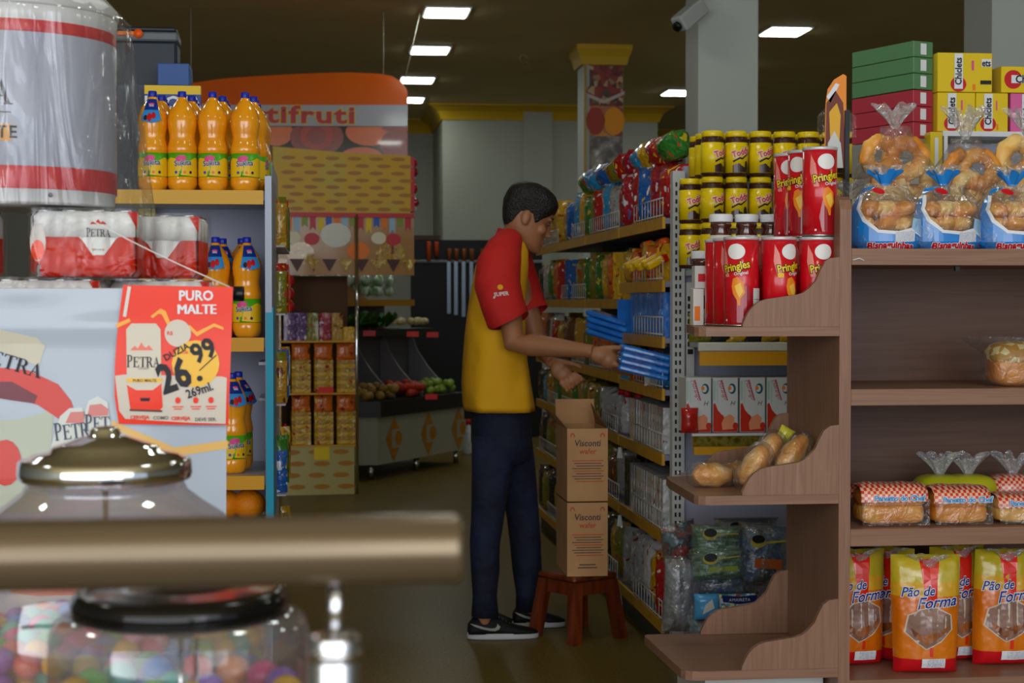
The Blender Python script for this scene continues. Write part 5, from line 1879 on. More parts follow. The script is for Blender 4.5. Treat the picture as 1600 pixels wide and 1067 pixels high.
def tallbag(label, px, Y, rz, seed, w=.165, info=True):
    z0 = zb_ + .001
    h = .315
    t = thing('sliced_bread_bag', label, 'bread bag', (WX(px, Y), Y, z0), rz, 'tall sliced bread bags')
    d = .10
    def S(x, z, o_=0.0):
        u = max(-1, min(1, x / (w / 2)))
        v = max(0, min(1, z / h))
        th = max(0, 1 - abs(u) ** 3.2) ** .5 * (max(0, 1 - abs(2 * v - 1) ** 5) ** .5 * .75 + .25 * (1 - v))
        th *= 1 + .10 * mnoise.noise(Vector((u * 2.5 + seed, v * 5, seed))) + .04 * sin(14 * u + 3 * v)
        return (x * (1 - .05 * sin(3 * v + seed)), -d / 2 * th - o_, z)
    b = MB()
    for (v0, v1, m) in ((0, .13, redm), (.13, .66, mid_o), (.66, .78, noisy('bag_gold', [(.3, '#d09a1c'), (.7, '#dcac2c')], (1, 1, 1), 5, 1, .22, coat=.4, bump=.45, bscale=18)), (.78, 1.0, top_y)):
        b.grid(lambda u, v, v0=v0, v1=v1: S((u - .5) * w, h * (v0 + (v1 - v0) * v)), 16, 8, m)
        b.grid(lambda u, v, v0=v0, v1=v1: tuple(Vector(S((u - .5) * w, h * (v0 + (v1 - v0) * v))) * Vector((1, -1, 1)) if False else (S((u - .5) * w, h * (v0 + (v1 - v0) * v))[0], -S((u - .5) * w, h * (v0 + (v1 - v0) * v))[1], h * (v0 + (v1 - v0) * v))), 16, 4, m, flip=True)
    b.build('bag_body', t)
    b = MB()
    f = lambda o_: (lambda a, c: S(a, c, o_))
    b.shape([(-.022, h * .97), (.030, h * .97), (.022, h * .78), (.020, h * .56), (.008, h * .54), (-.010, h * .57), (-.012, h * .72)], f(.0012), M('bag_red', '#dc2818', .25, coat=.5), .014)
    hexa = [(-.052, h * .50), (-.02, h * .545), (.014, h * .57), (.056, h * .50), (.060, h * .38), (.03, h * .28), (-.008, h * .22), (-.03, h * .27), (-.062, h * .36)]
    b.shape([(x * 1.07, (z - h * .4) * 1.06 + h * .4) for x, z in hexa], f(.0016), M('bag_window_edge', '#c8b8a8', .3), .014)
    b.shape(hexa, f(.0024), tst, .014)
    b.shape([(-.05, h * .40), (-.02, h * .33), (.03, h * .36), (.054, h * .42), (.05, h * .37), (.02, h * .29), (-.01, h * .25), (-.04, h * .32)], f(.0030), noisy('bag_toast_edge', [(.3, '#5a2c14'), (.6, '#9c5a24')], (1, 1, 1), 30, 2, .3), .012)
    b.rect(.002, .010, h * .15, h * .23, f(.002), M('bag_red'), 1, 3)
    nv_ = M('bag_script_navy', '#1c2a86', .3)
    for s_, mm, oo in ((.06, white, .0034), (.015, nv_, .0042)):
        b.text('Pão de', .036, f(oo), mm, (-.030, h * .70), rot=.06, bold=s_, shear=.35, sx=.86)
        b.text('Forma', .042, f(oo), mm, (.018, h * .61), rot=.10, bold=s_, shear=.4, sx=.95)
    if info:
        b.rect(-.02, .045, h * .055, h * .135, f(.004), labelw, 5, 2)
        b.rect(-.005, .043, h * .06, h * .13, f(.0048), labelg, 5, 2)
    b.build('printed_skin', t)
    b = MB()
    frill(b, (.004, -.02, h * .90), .028, .020, .040, clearf, 6, seed)
    b.build('gathered_top', t)
    return t


YBG = 4.44
tallbag('tall sliced-bread bag half hidden by the bakery side panel', 1338, YBG + .06, .1, 1)
tallbag('tall sliced-bread bag standing forward of its neighbours', 1448, YBG - .055, -.10, 2, .178)
tallbag('tall sliced-bread bag directly behind the right side of the forward bag', 1497, YBG + .09, .15, 3)
tallbag('tall sliced-bread bag rightmost in the bottom row', 1570, YBG + .02, .0, 4)
tallbag('tall sliced-bread bag turned sideways between the first and the forward bag', 1396, YBG + .10, -.9, 5, .15, False)

# long rolls in clear bags on the middle side shelf
fb = noisy('crust_french', [(.3, '#c87624'), (.5, '#e8a44a'), (.72, '#f6d094')], (1, 1, 2), 14, 3, .35, bump=.25, bscale=50)


def frroll(label, px, py, Y, L, r_, rot, two=False, lemon=False):
    p = W(px, py, Y)
    t = thing('bagged_roll', label, 'bread', tuple(p), 0, 'bagged long rolls', rot=rot)
    b = MB().ball((0, 0, 0), (L, r_, r_ * .85), fb, 24, 14, fn=lambda p: 1 + .05 * sin(9 * p.x))
    b.build('roll', t)
    b = MB().ball((0, 0, 0), (L + .012, r_ + .006, r_ * .85 + .005), clearf, 26, 16, (.8, .8), fn=lambda p: 1 + .04 * mnoise.noise(p * 5))
    b.grid(lambda u, v: (-(L + .008) - .035 * v, (u - .5) * .03 * (1 + v), .006 * sin(12 * u)), 8, 3, clearf)
    b.build('clear_bag', t)
    return t


frroll('bagged long roll lying leftmost and lowest on the middle side shelf', 1112, 742, 4.52, .060, .040, (0, .05, .25))
frroll('bagged long roll lying just behind the leftmost one', 1150, 740, 4.62, .060, .040, (0, -.1, -.1))
frroll('bagged long roll tilted up in the middle of the side shelf', 1177, 728, 4.47, .062, .036, (.2, -1.0, .1))
frroll('bagged long roll standing steeply over the curved bracket', 1200, 708, 4.56, .058, .040, (.2, -1.1, -.2))
frroll('bagged long roll leaning right, highest of the bread pile', 1237, 712, 4.48, .066, .038, (-.2, -.90, .15))
frroll('bagged long roll at the right end against the side panel', 1266, 712, 4.58, .056, .036, (.1, -1.0, .2))
frroll('bagged long roll buried under the pile behind the curved bracket', 1225, 758, 4.5, .07, .042, (0, 0, .1))
frroll('bagged long roll buried beside the side panel', 1275, 755, 4.48, .045, .04, (0, 0, 1.2))
t = thing('lemon_candy_pouch', 'small yellow pouch on top of the bagged rolls', 'pouch', tuple(W(1226, 681, 4.60)), 0)
b = MB(); pillow(b, .045, .055, .03, M('lemon_yellow', '#d6d040', .25, coat=.6), 3, 8, Matrix.Rotation(.5, 4, 'Y') @ Matrix.Translation((0, 0, -.03)))
b.build('pouch', t)

# ---------------------------------------------------------------- gum boxes on a white rack
YG2 = 5.2
kg = YG2 / 2650
gum_y = M('gum_yellow', '#e2c200', .35)
t = thing('white_wire_rack', 'white rack carrying the gum boxes behind the bakery shelf', 'rack', (WX(1560, YG2), YG2, 0))
rx = lambda px: WX(px, YG2) - t.location.x
zr_ = WZ(194, YG2)
b = MB().box(rx(1468), rx(1700), -.02, .22, zr_ - .016, zr_, white)
b.build('rack_top', t)
b = MB()
for px in (1470, 1690):
    b.box(rx(px), rx(px) + .012, -.02, -.008, 0, zr_ - .016, white)
    b.box(rx(px), rx(px) + .012, .2, .212, 0, zr_ - .016, white)
b.build('rack_frame', t)
MB().box(rx(1478), rx(1690), .1, .105, zr_ - .3, zr_ - .03, M('rack_panel', '#9a9cac', .5)).build('rack_panel', t)


def gumbox(label, px0, px1, py0, py1, mat, dy=0.0, depth=.15, txt=True, rz=0.0, vertical=True, tcol=None):
    x0, x1 = WX(px0, YG2), WX(px1, YG2)
    z1_, z0_ = WZ(py0, YG2), WZ(py1, YG2)
    w, h = x1 - x0, z1_ - z0_
    t = thing('gum_box', label, 'box', ((x0 + x1) / 2, YG2 + dy, z0_ + .0005), rz, 'gum boxes behind the bakery shelf')
    MB().box(-w / 2, w / 2, 0, depth, 0, h - .001, mat, bev=.0015).build('carton', t)
    b = MB()
    xf = lambda o_: plane_xf((0, -o_, 0))
    if txt and vertical:
        cx_ = -w * .12
        b.oval(cx_, h * .10 + .012, .026, .024, xf(.001), redm, 18, 1)
        b.rect(cx_ - .014, cx_ + .014, h * .08, h * .97, xf(.002), white)
        b.text('Chiclets', .030, xf(.003), ink, (cx_, h * .52), rot=pi / 2, bold=.03, sx=.88)
        b.rect(w * .12, w * .16, h * .55, h * .8, xf(.002), pinkm)
        b.rect(w * .14, w * .19, h * .05, h * .2, xf(.002), orangem)
        if w > .14:
            b.rect(w * .30, w * .48, h * .64, h * .84, xf(.002), white)
            b.text('ets', .030, xf(.003), ink, (w * .385, h * .73), bold=.03, sx=.8)
            b.rect(w * .28, w * .48, h * .20, h * .30, xf(.002), ink)
    elif txt:
        b.oval(-w * .26, h * .5, .030, .030, xf(.001), redm, 18, 1)
        b.rect(-w * .30, w * .45, h * .36, h * .66, xf(.002), white)
        b.text('Chiclets', .034, xf(.003), ink, (w * .08, h * .5), bold=.03, sx=.9)
    b2 = b if b.v else b.rect(-w * .15, w * .15, h * .15, h * .85, xf(.001), white)
    b2.build('printed_front', t)
    return t


gumbox('wide yellow gum box standing on top of the yellow pile', 1463, 1548, 65, 129.5, gum_y)
gumbox('yellow gum box under the wide one, left of the pair', 1463, 1522, 130, 194, gum_y)
gumbox('yellow gum box under the wide one, right of the pair', 1523, 1573, 130, 194, gum_y)
gumbox('yellow gum box lying on the pink box at the right edge', 1562, 1640, 86, 129.5, gum_y, vertical=False)
gumbox('pink gum box at the right edge under a yellow one', 1577, 1640, 130, 194, M('gum_pink', '#d8609a', .35))
gg, gr = M('gum_green', '#58855a', .35), M('gum_red', '#b03848', .35)
for k_, (a, c) in enumerate(((46, 72), (72.5, 98.5), (99, 125))):
    gumbox('green shrink-wrapped gum box, %s from the top of the green pile' % ORD[k_], 1425, 1463, a, c, gg, .02, .30, False, .38)
for k_, (a, c) in enumerate(((126, 152), (152.5, 178), (178.5, 204))):
    gumbox('red shrink-wrapped gum box, %s from the top under the green ones' % ORD[k_], 1425, 1463, a, c, gr, .02, .30, False, .38)
gumbox('tall yellow carton standing left of the white rack', 1447, 1466, 196, 262, gum_y, -.03, .1, False)
gumbox('plain supporting carton under the red gum boxes', 1425, 1463, 204.5, 262, M('carton_plain', '#8c8c88', .6), .02, .3, False, .38)
t = thing('support_table', 'hidden low shelf behind the bakery unit carrying cartons', 'shelf', (WX(1445, YG2), YG2 + .1, 0))
MB().box(-.12, .01, -.13, .3, 0, WZ(262, YG2), offwhite).build('shelf_block', t)
# ================================================================== end rack behind the bakery unit
YE = 6.0
post_w = M('rack_post', '#c3c5c6', .4)
px0, px1 = WX(1051, YE), WX(1070, YE)
XR1 = px0 + 1.15
t = thing('end_rack', 'end rack with perforated white post and yellow edged shelves', 'shelf unit', (px0, YE, 0))
zt_ = WZ(262, YE)
MB().box(0, px1 - px0, 0, .045, 0, zt_, post_w).build('post', t)
b = MB()
i = 0
zz = .22
while zz < zt_ - .03:
    b.box(.009, .016, -.0012, .003, zz, zz + .016, M('slot_black', '#141416', .6))
    b.box(.024, .031, -.0012, .003, zz, zz + .016, M('slot_black'))
    zz += .0305
    i += 1
b.build('slots', t)
MB().box(px1 - px0 + .001, XR1 - px0, .03, .045, 0.05, zt_ + .02, lav).build('back_panel', t)
MB().box(XR1 - px0 + .001, XR1 - px0 + .04, 0, .045, 0, zt_, post_w).build('post', t)
# side bracket strip with wide slots
sx0 = WX(1071, 5.95) - px0
b = MB().box(sx0 + .003, sx0 + .03, -.06, -.045, WZ(600, 5.9), WZ(440, 5.9), post_w)
zz = WZ(556, 5.9)
for k_ in range(8):
    b.box(sx0 + .006, sx0 + .026, -.0615, -.0595, zz, zz + .018, M('slot_black'))
    zz += .027
b.build('slotted_bracket', t)
YS0 = 5.58
zE = {'toddy': WZ(418, YS0 + .1), 'mid': WZ(538, YS0), 'box': WZ(683, YS0 + .02), 'base': .24}
xs0 = px1 - px0 + .004
for nm, zz in zE.items():
    MB().box(xs0, XR1 - px0, YS0 - YE + .02, .028, zz - .02, zz, steel_grey).build('shelf', t)
f0 = WX(1092, YS0) - px0
MB().box(f0, XR1 - px0, YS0 - YE, YS0 - YE + .019, zE['mid'] - .027, zE['mid'] + .003, M('channel_white', '#cfcfc4', .4), bev=.003).build('price_channel', t)
MB().box(f0 + .004, XR1 - px0, YS0 - YE + .002, YS0 - YE + .019, zE['mid'] - .075, zE['mid'] - .028, mustard).build('price_rail', t)
f1 = WX(1082, YS0) - px0
MB().box(f1, XR1 - px0, YS0 - YE, YS0 - YE + .019, zE['box'] - .006, zE['box'] + .002, white).build('price_channel', t)
MB().box(f1 + .004, XR1 - px0, YS0 - YE + .003, YS0 - YE + .019, zE['box'] - .042, zE['box'] - .0065, noisy('gold_foil_strip', [(.3, '#8c7a1c'), (.5, '#d8c860'), (.7, '#a08a28')], (14, 1, 14), 3, 2, .15, metal=.7, rand=False)).build('gold_trim', t)
MB().box(f1 + .008, XR1 - px0, YS0 - YE + .005, YS0 - YE + .019, zE['box'] - .07, zE['box'] - .0425, mustard).build('price_rail', t)
MB().box(xs0, XR1 - px0, YS0 - YE + .02, .028, .0, zE['base'] - .021, steel_grey).build('base', t)
MB().box(xs0, XR1 - px0, YS0 - YE, YS0 - YE + .019, zE['base'] - .05, zE['base'] + .003, mustard).build('price_rail', t)

# cocoa jars
cocoa = M('cocoa_brown', '#3b1e18', .3, coat=.4)
jy = M('cocoa_yellow', '#e8c80a', .35, coat=.3)
RJ, HJ = .0385, .155


def cocoajar():
    t = thing('cocoa_jar', 'x', 'jar')
    MB().lathe([(RJ * .93, 0), (RJ, .006), (RJ, .118), (RJ * .96, .124), (RJ * .96, .131), (RJ * .90, .134)], cocoa, 26).build('jar_body', t)
    MB().lathe([(RJ * .92, .134), (RJ * .95, .136), (RJ * .95, .150), (RJ * .90, .1535), (0, .1535)], jy, 26).build('lid', t)
    b = MB()
    b.lathe([(RJ + .0006, .012), (RJ + .0006, .114)], jy, 30)
    X1, X2, X3 = cyl_xf(RJ + .0012, 0), cyl_xf(RJ + .0020, 0), cyl_xf(RJ + .0028, 0)
    b.shape([(-.030, .013), (.034, .013), (.034, .036), (.012, .030), (-.008, .044), (-.030, .036)], X1, cocoa, .007)
    b.oval(.021, .038, .008, .015, X2, M('spot_dark', '#1b1a14', .4), 10, 2)
    b.oval(.006, .042, .009, .008, X2, M('leaf_yellow', '#c8b400', .4), 10, 2)
    b.shape([(-.03, .052), (-.028, .046), (-.006, .058), (.004, .056), (.028, .074), (.027, .078), (.004, .062), (-.006, .064)], X2, ink, .006)
    b.text('Toddy', .030, X2, M('name_edge', '#f0e4e4', .4), (0, .080), rot=.30, bold=.10, sx=.86)
    b.text('Toddy', .030, X3, M('name_pinkred', '#d6334a', .4), (0, .080), rot=.30, bold=.035, sx=.86)
    b.build('label', t)
    return t


tj = cocoajar()
GJ = 'cocoa jars on the end rack'
r5 = random.Random(2)
cols_px = [1075 + 37.4 * i for i in range(10)]
for tier in range(3):
    for row, Y in enumerate((5.66, 5.755, 5.85)):
        for ci, px in enumerate(cols_px):
            if ci == 0 and (row != 1 or tier == 2): continue
            if ci == 0 and row == 1 and tier == 1: pass
            if row and 0 < ci < 9 and tier < 2 and ci > 2: continue
            x = WX(px, 5.66) if ci else WX(1078, 5.755)
            z_ = zE['toddy'] + .001 + tier * (HJ)
            lab = 'yellow cocoa jar, %s tier, %s row, %s column from the white post' % (('bottom', 'middle', 'top')[tier], rn[row], ORD[ci])
            rz = (.25, .55, .0, .2)[ci % 4] + .1 * tier
            if tj not in used:
                used.add(tj)
                tj.location = (x, Y, z_)
                tj.rotation_euler.z = rz
                tj['label'] = lab
                tj['group'] = GJ
            else:
                dup(tj, (x, Y, z_), rz, lab, GJ)

# wafer cartons
cart_w = M('carton_white', '#cfd3d4', .35)


def wafercarton():
    t = thing('wafer_carton', 'x', 'carton')
    w, h, d = .0865, .186, .12
    MB().box(-w / 2, w / 2, 0, d, 0, h, cart_w, bev=.0012).build('carton', t)
    b = MB()
    xf = lambda o: plane_xf((0, -o, 0))
    b.shape([(-w / 2 + .001, .002), (w * .48, .002), (w * .48, .016), (w * .1, .03), (-w * .1, .055), (-w * .3, .075), (-w * .42, .1), (-w / 2 + .001, .095)], xf(.0008), M('straw_red', '#c8301c', .35))
    b.shape([(-w * .12, .008), (w * .34, .012), (w * .36, .05), (w * .2, .062), (-w * .05, .052), (-w * .16, .03)], xf(.0016), M('wafer_pink', '#e8946c', .4))
    b.oval(-w * .2, .05, .012, .012, xf(.0022), M('straw_red'), 10, 1)
    b.oval(w * .4, .022, .010, .012, xf(.0022), M('straw_red'), 10, 1)
    b.text('Morango', .025, xf(.0012), M('script_red', '#b8384c', .4), (-w * .10, .145), rot=-1.2, shear=.3, sx=.8)
    b.shape([(-w * .18, .178), (-w * .14, .178), (w * .10, .108), (w * .06, .108)], xf(.001), M('script_red'))
    b.oval(w * .26, .148, .013, .018, xf(.0012), M('emblem_teal', '#1f5a66', .4), 14, 1)
    b.oval(w * .22, .148, .009, .012, xf(.0018), cart_w, 14, 1)
    b.oval(w * .16, .150, .006, .007, xf(.0024), orangem, 10, 1)
    b.text('H', .022, xf(.0014), M('emblem_dark', '#4a3a58', .4), (w * .27, .098), shear=.3)
    b.rect(-w * .48, -w * .40, .11, .175, xf(.0010), M('mint_lines', '#a8c4bc', .4))
    b.rect(-w * .34, -w * .31, .10, .175, xf(.0010), M('mint_lines'))
    b.build('printed_front', t)
    return t


wc = wafercarton()
for i, px in enumerate((1092, 1134, 1176.5, 1218.5, 1262)):
    put(wc, px, 5.62, zE['box'] + .0025, 'white strawberry wafer carton on the end rack, %s from the left' % ORD[i], 'strawberry wafer cartons')
MB()
b = MB(); pillow(b, .06, .085, .05, M('pouch_red', '#b0201c', .25, coat=.5), 2, 8)
tag(b.build('red_pouch', None, (WX(1078, 5.6) + .0, 5.60, zE['box'] + .003)), 'small red pouch at the foot of the leftmost wafer carton', 'pouch')
for i, (px, c) in enumerate(((1095, 'olive'), (1128, 'dark'), (1152, 'yellow'), (1180, 'dark'), (1205, 'gold'), (1232, 'yellow'))):
    put_pack('bag', c, .085, .10, .05, 'sweet_packet', (WX(px, 5.68), 5.68, zE['mid'] + .001), .1 * i, '%s packet just under the wood side shelf, %s from the left' % (c, ORD[i]), 'packet', 'packets on the middle shelf of the end rack', i)

# ---- heap of scouring pads and plastic bags at the base of the end rack
padg = noisy('pad_green', [(.3, '#22402e'), (.5, '#3c6a48'), (.7, '#8aa89a')], (1, 1, 5), 18, 3, .3, bump=.5, bscale=60, coat=.4)
padb = noisy('bag_dark_print', [(0, '#141820'), (.42, '#26303c'), (.52, '#5a6878'), (.62, '#1a4a7a'), (.70, '#20242c')], (1, 1, 1), 14, 3, .3, bump=.6, bscale=40, coat=.5)
padt = noisy('bag_teal_print', [(0, '#3a5a68'), (.42, '#6a8894'), (.5, '#1f3a4a'), (.6, '#a04438'), (.66, '#8aa4b0')], (1, 1, 1), 22, 3, .3, bump=.6, bscale=40, coat=.5)
zb2 = zE['base'] + .001


def padbag(label, px, py, Y, w, h, d, mat, rot, emblem=True, strip=None):
    p = W(px, py, Y)
    t = thing('scourer_bag', label, 'plastic bag', tuple(p), 0, 'bags at the foot of the end rack', rot=rot)
    b = MB(); pillow(b, w, h, d, mat, px % 7, 12, Matrix.Translation((0, 0, -h / 2)))
    b.build('bag', t)
    b = MB()
    if emblem:
        f = plane_xf((0, -d * .5 - .004, 0))
        b.oval(-w * .2, h * .22, .026, .018, f, M('emblem_yellow', '#a89a20', .4), 16, 1)
        b.oval(-w * .2, h * .27, .022, .014, plane_xf((0, -d * .5 - .005, 0)), M('emblem_black', '#0c0c0c', .4), 16, 1)
        b.shape([(-w * .05, h * .2), (w * .35, h * .26), (w * .35, h * .29), (-w * .05, h * .24)], f, M('emblem_yellow'))
    if strip:
        b.rect(-w * .25, w * .3, -h * .2, -h * .04, plane_xf((0, -d * .5 - .003, 0)), M('strip_' + strip[0], strip[1], .4))
    if b.v: b.build('emblem', t)
    b = MB(); pillow(b, w * 1.06, h * 1.08, d * 1.1, clearf, px % 5, 10, Matrix.Translation((0, 0, -h * .54)))
    b.build('clear_film', t)
    return t


padbag('green scourer bag with dark round emblem, upper of two', 1120, 845, 5.50, .17, .10, .09, padg, (-.1, .05, 0))
padbag('green scourer bag with yellow strip, lower of two', 1122, 882, 5.47, .18, .10, .10, padg, (-.1, -.03, 0), True, ('lime', '#7a8a28'))
padbag('dark plastic bag with orange strip beside the wood panel', 1192, 868, 5.50, .17, .20, .11, padb, (-.1, .08, 0), True, ('orange', '#a0501c'))
padbag('crumpled teal bag against the perforated post', 1062, 852, 5.62, .13, .15, .10, padt, (.1, -.2, .4), False)
padbag('hanging grey clear bag at the left foot of the end rack', 1066, 930, 5.5, .13, .24, .08, noisy('bag_grey_clear', [(.3, '#4a4c52'), (.5, '#7a7d84'), (.7, '#9a9ca4')], (6, 1, 1), 9, 3, .2, bump=.8, bscale=30, coat=.6), (0, .05, .1), False)
padbag('dark plastic bag between the green scourers and the blue packet', 1135, 912, 5.50, .22, .07, .09, padb, (0, 0, 0), False)
padbag('dark bag with blue rim behind the other bags', 1165, 830, 5.66, .22, .09, .08, padb, (0, 0, 0), True)
t = thing('blue_napkin_packet', 'sky blue packet with navy top band on the end rack base', 'packet', tuple(W(1104, 948, 5.44)))
b = MB(); pillow(b, .085, .085, .05, M('packet_sky', '#4a9ad0', .3, coat=.6), 1, 10, Matrix.Translation((0, 0, -.042)))
b.build('packet', t)
b = MB().shape([(-.02, -.02), (.02, 0), (.012, .03), (-.012, .01)], plane_xf((0, -.03, 0)), offwhite); b.build('print', t)
t = thing('patterned_packet', 'white packet with navy arched name band and coloured dots', 'packet', tuple(W(1152, 948, 5.44)))
b = MB(); pillow(b, .125, .085, .055, noisy('dots_pack', [(0, '#c8d4dc'), (.45, '#7ab0cc'), (.6, '#3a8a9a'), (.75, '#d8c850'), (.88, '#b84a3a')], (1, 1, 1), 85, 0, .3, 'voronoi', const=True, coat=.5), 2, 12, Matrix.Translation((0, 0, -.042)))
b.build('packet', t)
b = MB().shape([(-.055, .022), (0, .014), (.055, .022), (.06, .044), (0, .04), (-.06, .044)], plane_xf((0, -.031, 0)), navy)
b.text('AMAIRETA', .014, plane_xf((0, -.032, 0)), labelw, (0, .028), spacing=1.1)
b.oval(-.03, -.005, .010, .010, plane_xf((0, -.031, 0)), redm, 12, 1)
b.oval(.02, -.005, .009, .009, plane_xf((0, -.031, 0)), greenm, 12, 1)
b.build('print', t)
padbag('flat dark bag lying under the blue and patterned packets', 1130, 978, 5.46, .24, .05, .09, padt, (0, 0, 0), False)

# ================================================================== aisle gondola at the right
XG = 1.235
bays = [(6.06, 6.95), (6.97, 7.86), (7.88, 8.77), (8.79, 9.68)]
lvA = [.13, .46, .743, .98, 1.17, 1.375, 1.605]
lvB = [.13, .46, .743, 1.0, 1.31, 1.605]
t = thing('aisle_gondola', 'long aisle shelf rack with ochre shelf edges and wire fences', 'shelf unit', (XG, 6.0, 0))
dep = .40
rail_o = noisy('ochre_rail', [(.3, '#b8860e'), (.6, '#c9981c'), (.8, '#a8741a')], (1, 6, 6), 2, 2, .4, rand=False)
wirem = M('wire_white', '#b9b9b4', .4)
for bi, (y0, y1) in enumerate(bays):
    for li, zz in enumerate(lvA if bi == 0 else lvB):
        low = .0
        MB().box(.012, dep, y0 - 6, y1 - 6, zz - .02, zz, M('shelf_blue_grey', '#8489a0', .5)).build('shelf', t)
        MB().box(0, .011, y0 - 6, y1 - 6, zz - .038, zz + .004, rail_o).build('price_rail', t)
        if not (bi > 0 and li == 4 and bi % 2):
            ya, yb = (y0 - 6 + .05, y1 - 6 - .45) if (li + bi) % 2 else (y0 - 6 + .02, y1 - 6 - .1)
            if bi == 0: ya, yb = y0 - 6 + .02, y1 - 6 - .3
            b = MB()
            for hh in (.012, .075):
                b.tube([(.006, ya, zz + hh), (.006, yb, zz + hh)], .0028, wirem, 5)
            n_ = int((yb - ya) / .055)
            for k_ in range(n_ + 1):
                yy = ya + (yb - ya) * k_ / n_
                b.tube([(.006, yy, zz + .004), (.006, yy, zz + .075)], .002, wirem, 4)
            b.build('wire_fence', t)
    MB().box(dep + .001, dep + .02, y0 - 6, y1 - 6, .05, 1.80, M('gondola_back', '#4a4a52', .6)).build('back_panel', t)
    MB().box(.03, dep, y0 - 6, y1 - 6, 0, .109, M('kick_plate', '#3a3832', .5)).build('kick_plate', t)
    MB().box(dep - .02, dep + .03, y1 - 6 + .001, y1 - 6 + .019, 0, 1.82, post_w).build('post', t)
for zz in (.13, .46, .743):
    MB().prism([(-.012, zz - .09), (.012, zz - .09), (.006, zz - .045), (-.006, zz - .045)], 'y', .93, .935, white).build('shelf_ticket', t)

bl = noisy('packet_bright_blue', [(.3, '#0f62c0'), (.6, '#1f7ad8'), (.72, '#2f94e8')], (1, 1, 1), 10, 2, .25, coat=.6, bump=.2)
FOIL['bright'] = bl
r7 = random.Random(21)
topA = [('red', 'bag'), ('crimson', 'bag'), ('blue', 'bag'), ('red', 'bag'), ('crimson', 'bag')]
topB = [('red', 'bag'), ('silver', 'bag'), ('sky', 'bag'), ('red', 'bag'), ('olive', 'bag')]
topC = [('green', 'bag'), ('yellow', 'bag'), ('sky', 'bag'), ('blue', 'bag'), ('gold', 'bag')]
topD = [('yellow', 'bag'), ('gold', 'bag'), ('yellow', 'bag'), ('olive', 'bag'), ('gold', 'bag')]
L2A = [('yellow', 'box'), ('orange', 'bag'), ('yellow', 'bag'), ('orange', 'bag'), ('gold', 'bag')]
L2B = [('yellow', 'box'), ('orange', 'bag'), ('yellow', 'bag'), ('green', 'bag'), ('olive', 'bag')]
L2C = [('green', 'bag'), ('olive', 'bag'), ('blue', 'box'), ('blue', 'box'), ('red', 'box')]
L2D = [('gold', 'bag'), ('orange', 'bag'), ('green', 'bag'), ('silver', 'bag'), ('dark', 'bag')]
L3A = [('bright', 'box')] * 5
L3B = [('brown', 'bag'), ('orange', 'bag'), ('orange', 'bag'), ('red', 'bag'), ('orange', 'bag')]
L3C = [('orange', 'bag'), ('orange', 'bag'), ('red', 'bag'), ('brown', 'bag'), ('sky', 'box')]
L3D = [('sky', 'box'), ('red', 'bag'), ('orange', 'bag'), ('green', 'bag'), ('yellow', 'bag')]
L4A = [('sky', 'bag'), ('white', 'box'), ('yellow', 'bag'), ('orange', 'bag'), ('sky', 'box')]
L4B = [('red', 'bag'), ('green', 'bag'), ('olive', 'bag'), ('gold', 'bag'), ('gold', 'bag')]
L4C = [('olive', 'bag'), ('gold', 'bag'), ('olive', 'bag'), ('brown', 'bag'), ('brown', 'bag')]
L4D = [('gold', 'bag'), ('red', 'bag'), ('white', 'bag'), ('brown', 'bag'), ('orange', 'bag')]
L5A = [('white', 'box'), ('white', 'box'), ('purple', 'bag'), ('silver', 'bag'), ('white', 'bottle')]
L5B = [('white', 'bottle'), ('silver', 'bottle'), ('silver', 'bag'), ('olive', 'bag'), ('gold', 'bag')]
L5C = [('olive', 'bag'), ('gold', 'bag'), ('green', 'bag'), ('gold', 'bag'), ('olive', 'bag')]
L5D = [('green', 'bag'), ('olive', 'bag'), ('gold', 'bag'), ('sky', 'bag'), ('dark', 'bag')]
L6A = [('white', 'box'), ('white', 'box'), ('blue', 'bag'), ('yellow', 'bag'), ('dark', 'box')]
L6B = [('silver', 'bag'), ('brown', 'bag'), ('olive', 'bag'), ('dark', 'bag'), ('dark', 'bag')]
L6C = [('sky', 'bag'), ('red', 'bag'), ('olive', 'bag'), ('brown', 'bag'), ('white', 'bag')]
L7A = [('red', 'bag'), ('yellow', 'bag'), ('white', 'bag'), ('silver', 'bag'), ('silver', 'bag')]
L7B = [('olive', 'bag'), ('gold', 'bag'), ('dark', 'bag'), ('olive', 'bag'), ('dark', 'bag')]
lname = {1.605: 'top', 1.375: 'second', 1.31: 'second', 1.17: 'raised third', 1.0: 'third', .98: 'fourth', .743: 'fourth', .46: 'fifth', .13: 'lowest'}
rowsets = {0: {1.605: topA, 1.375: L2A, 1.17: L3A, .98: L4A, .743: L5A, .46: L6A, .13: L7A},
           1: {1.605: topB, 1.31: L2B, 1.0: L3B, .743: L5B, .46: L6B, .13: L7B},
           2: {1.605: topC, 1.31: L2C, 1.0: L4C, .743: L5C, .46: L6C, .13: L6C},
           3: {1.605: topD, 1.31: L2D, 1.0: L4D, .743: L5D, .46: L6B, .13: L7B}}
lname2 = {(0, .743): 'fifth', (0, .46): 'sixth', (0, .98): 'fourth'}
bayn = ['nearest', 'second', 'third', 'farthest']
hmax = {1.605: .235, 1.375: .16, 1.31: .225, 1.17: .15, 1.0: .235, .98: .14, .743: .20, .46: .22, .13: .25}
kindw = {'bag': 'snack bag', 'box': 'packet', 'bottle': 'bottle', 'jar': 'jar'}
n_items = 0
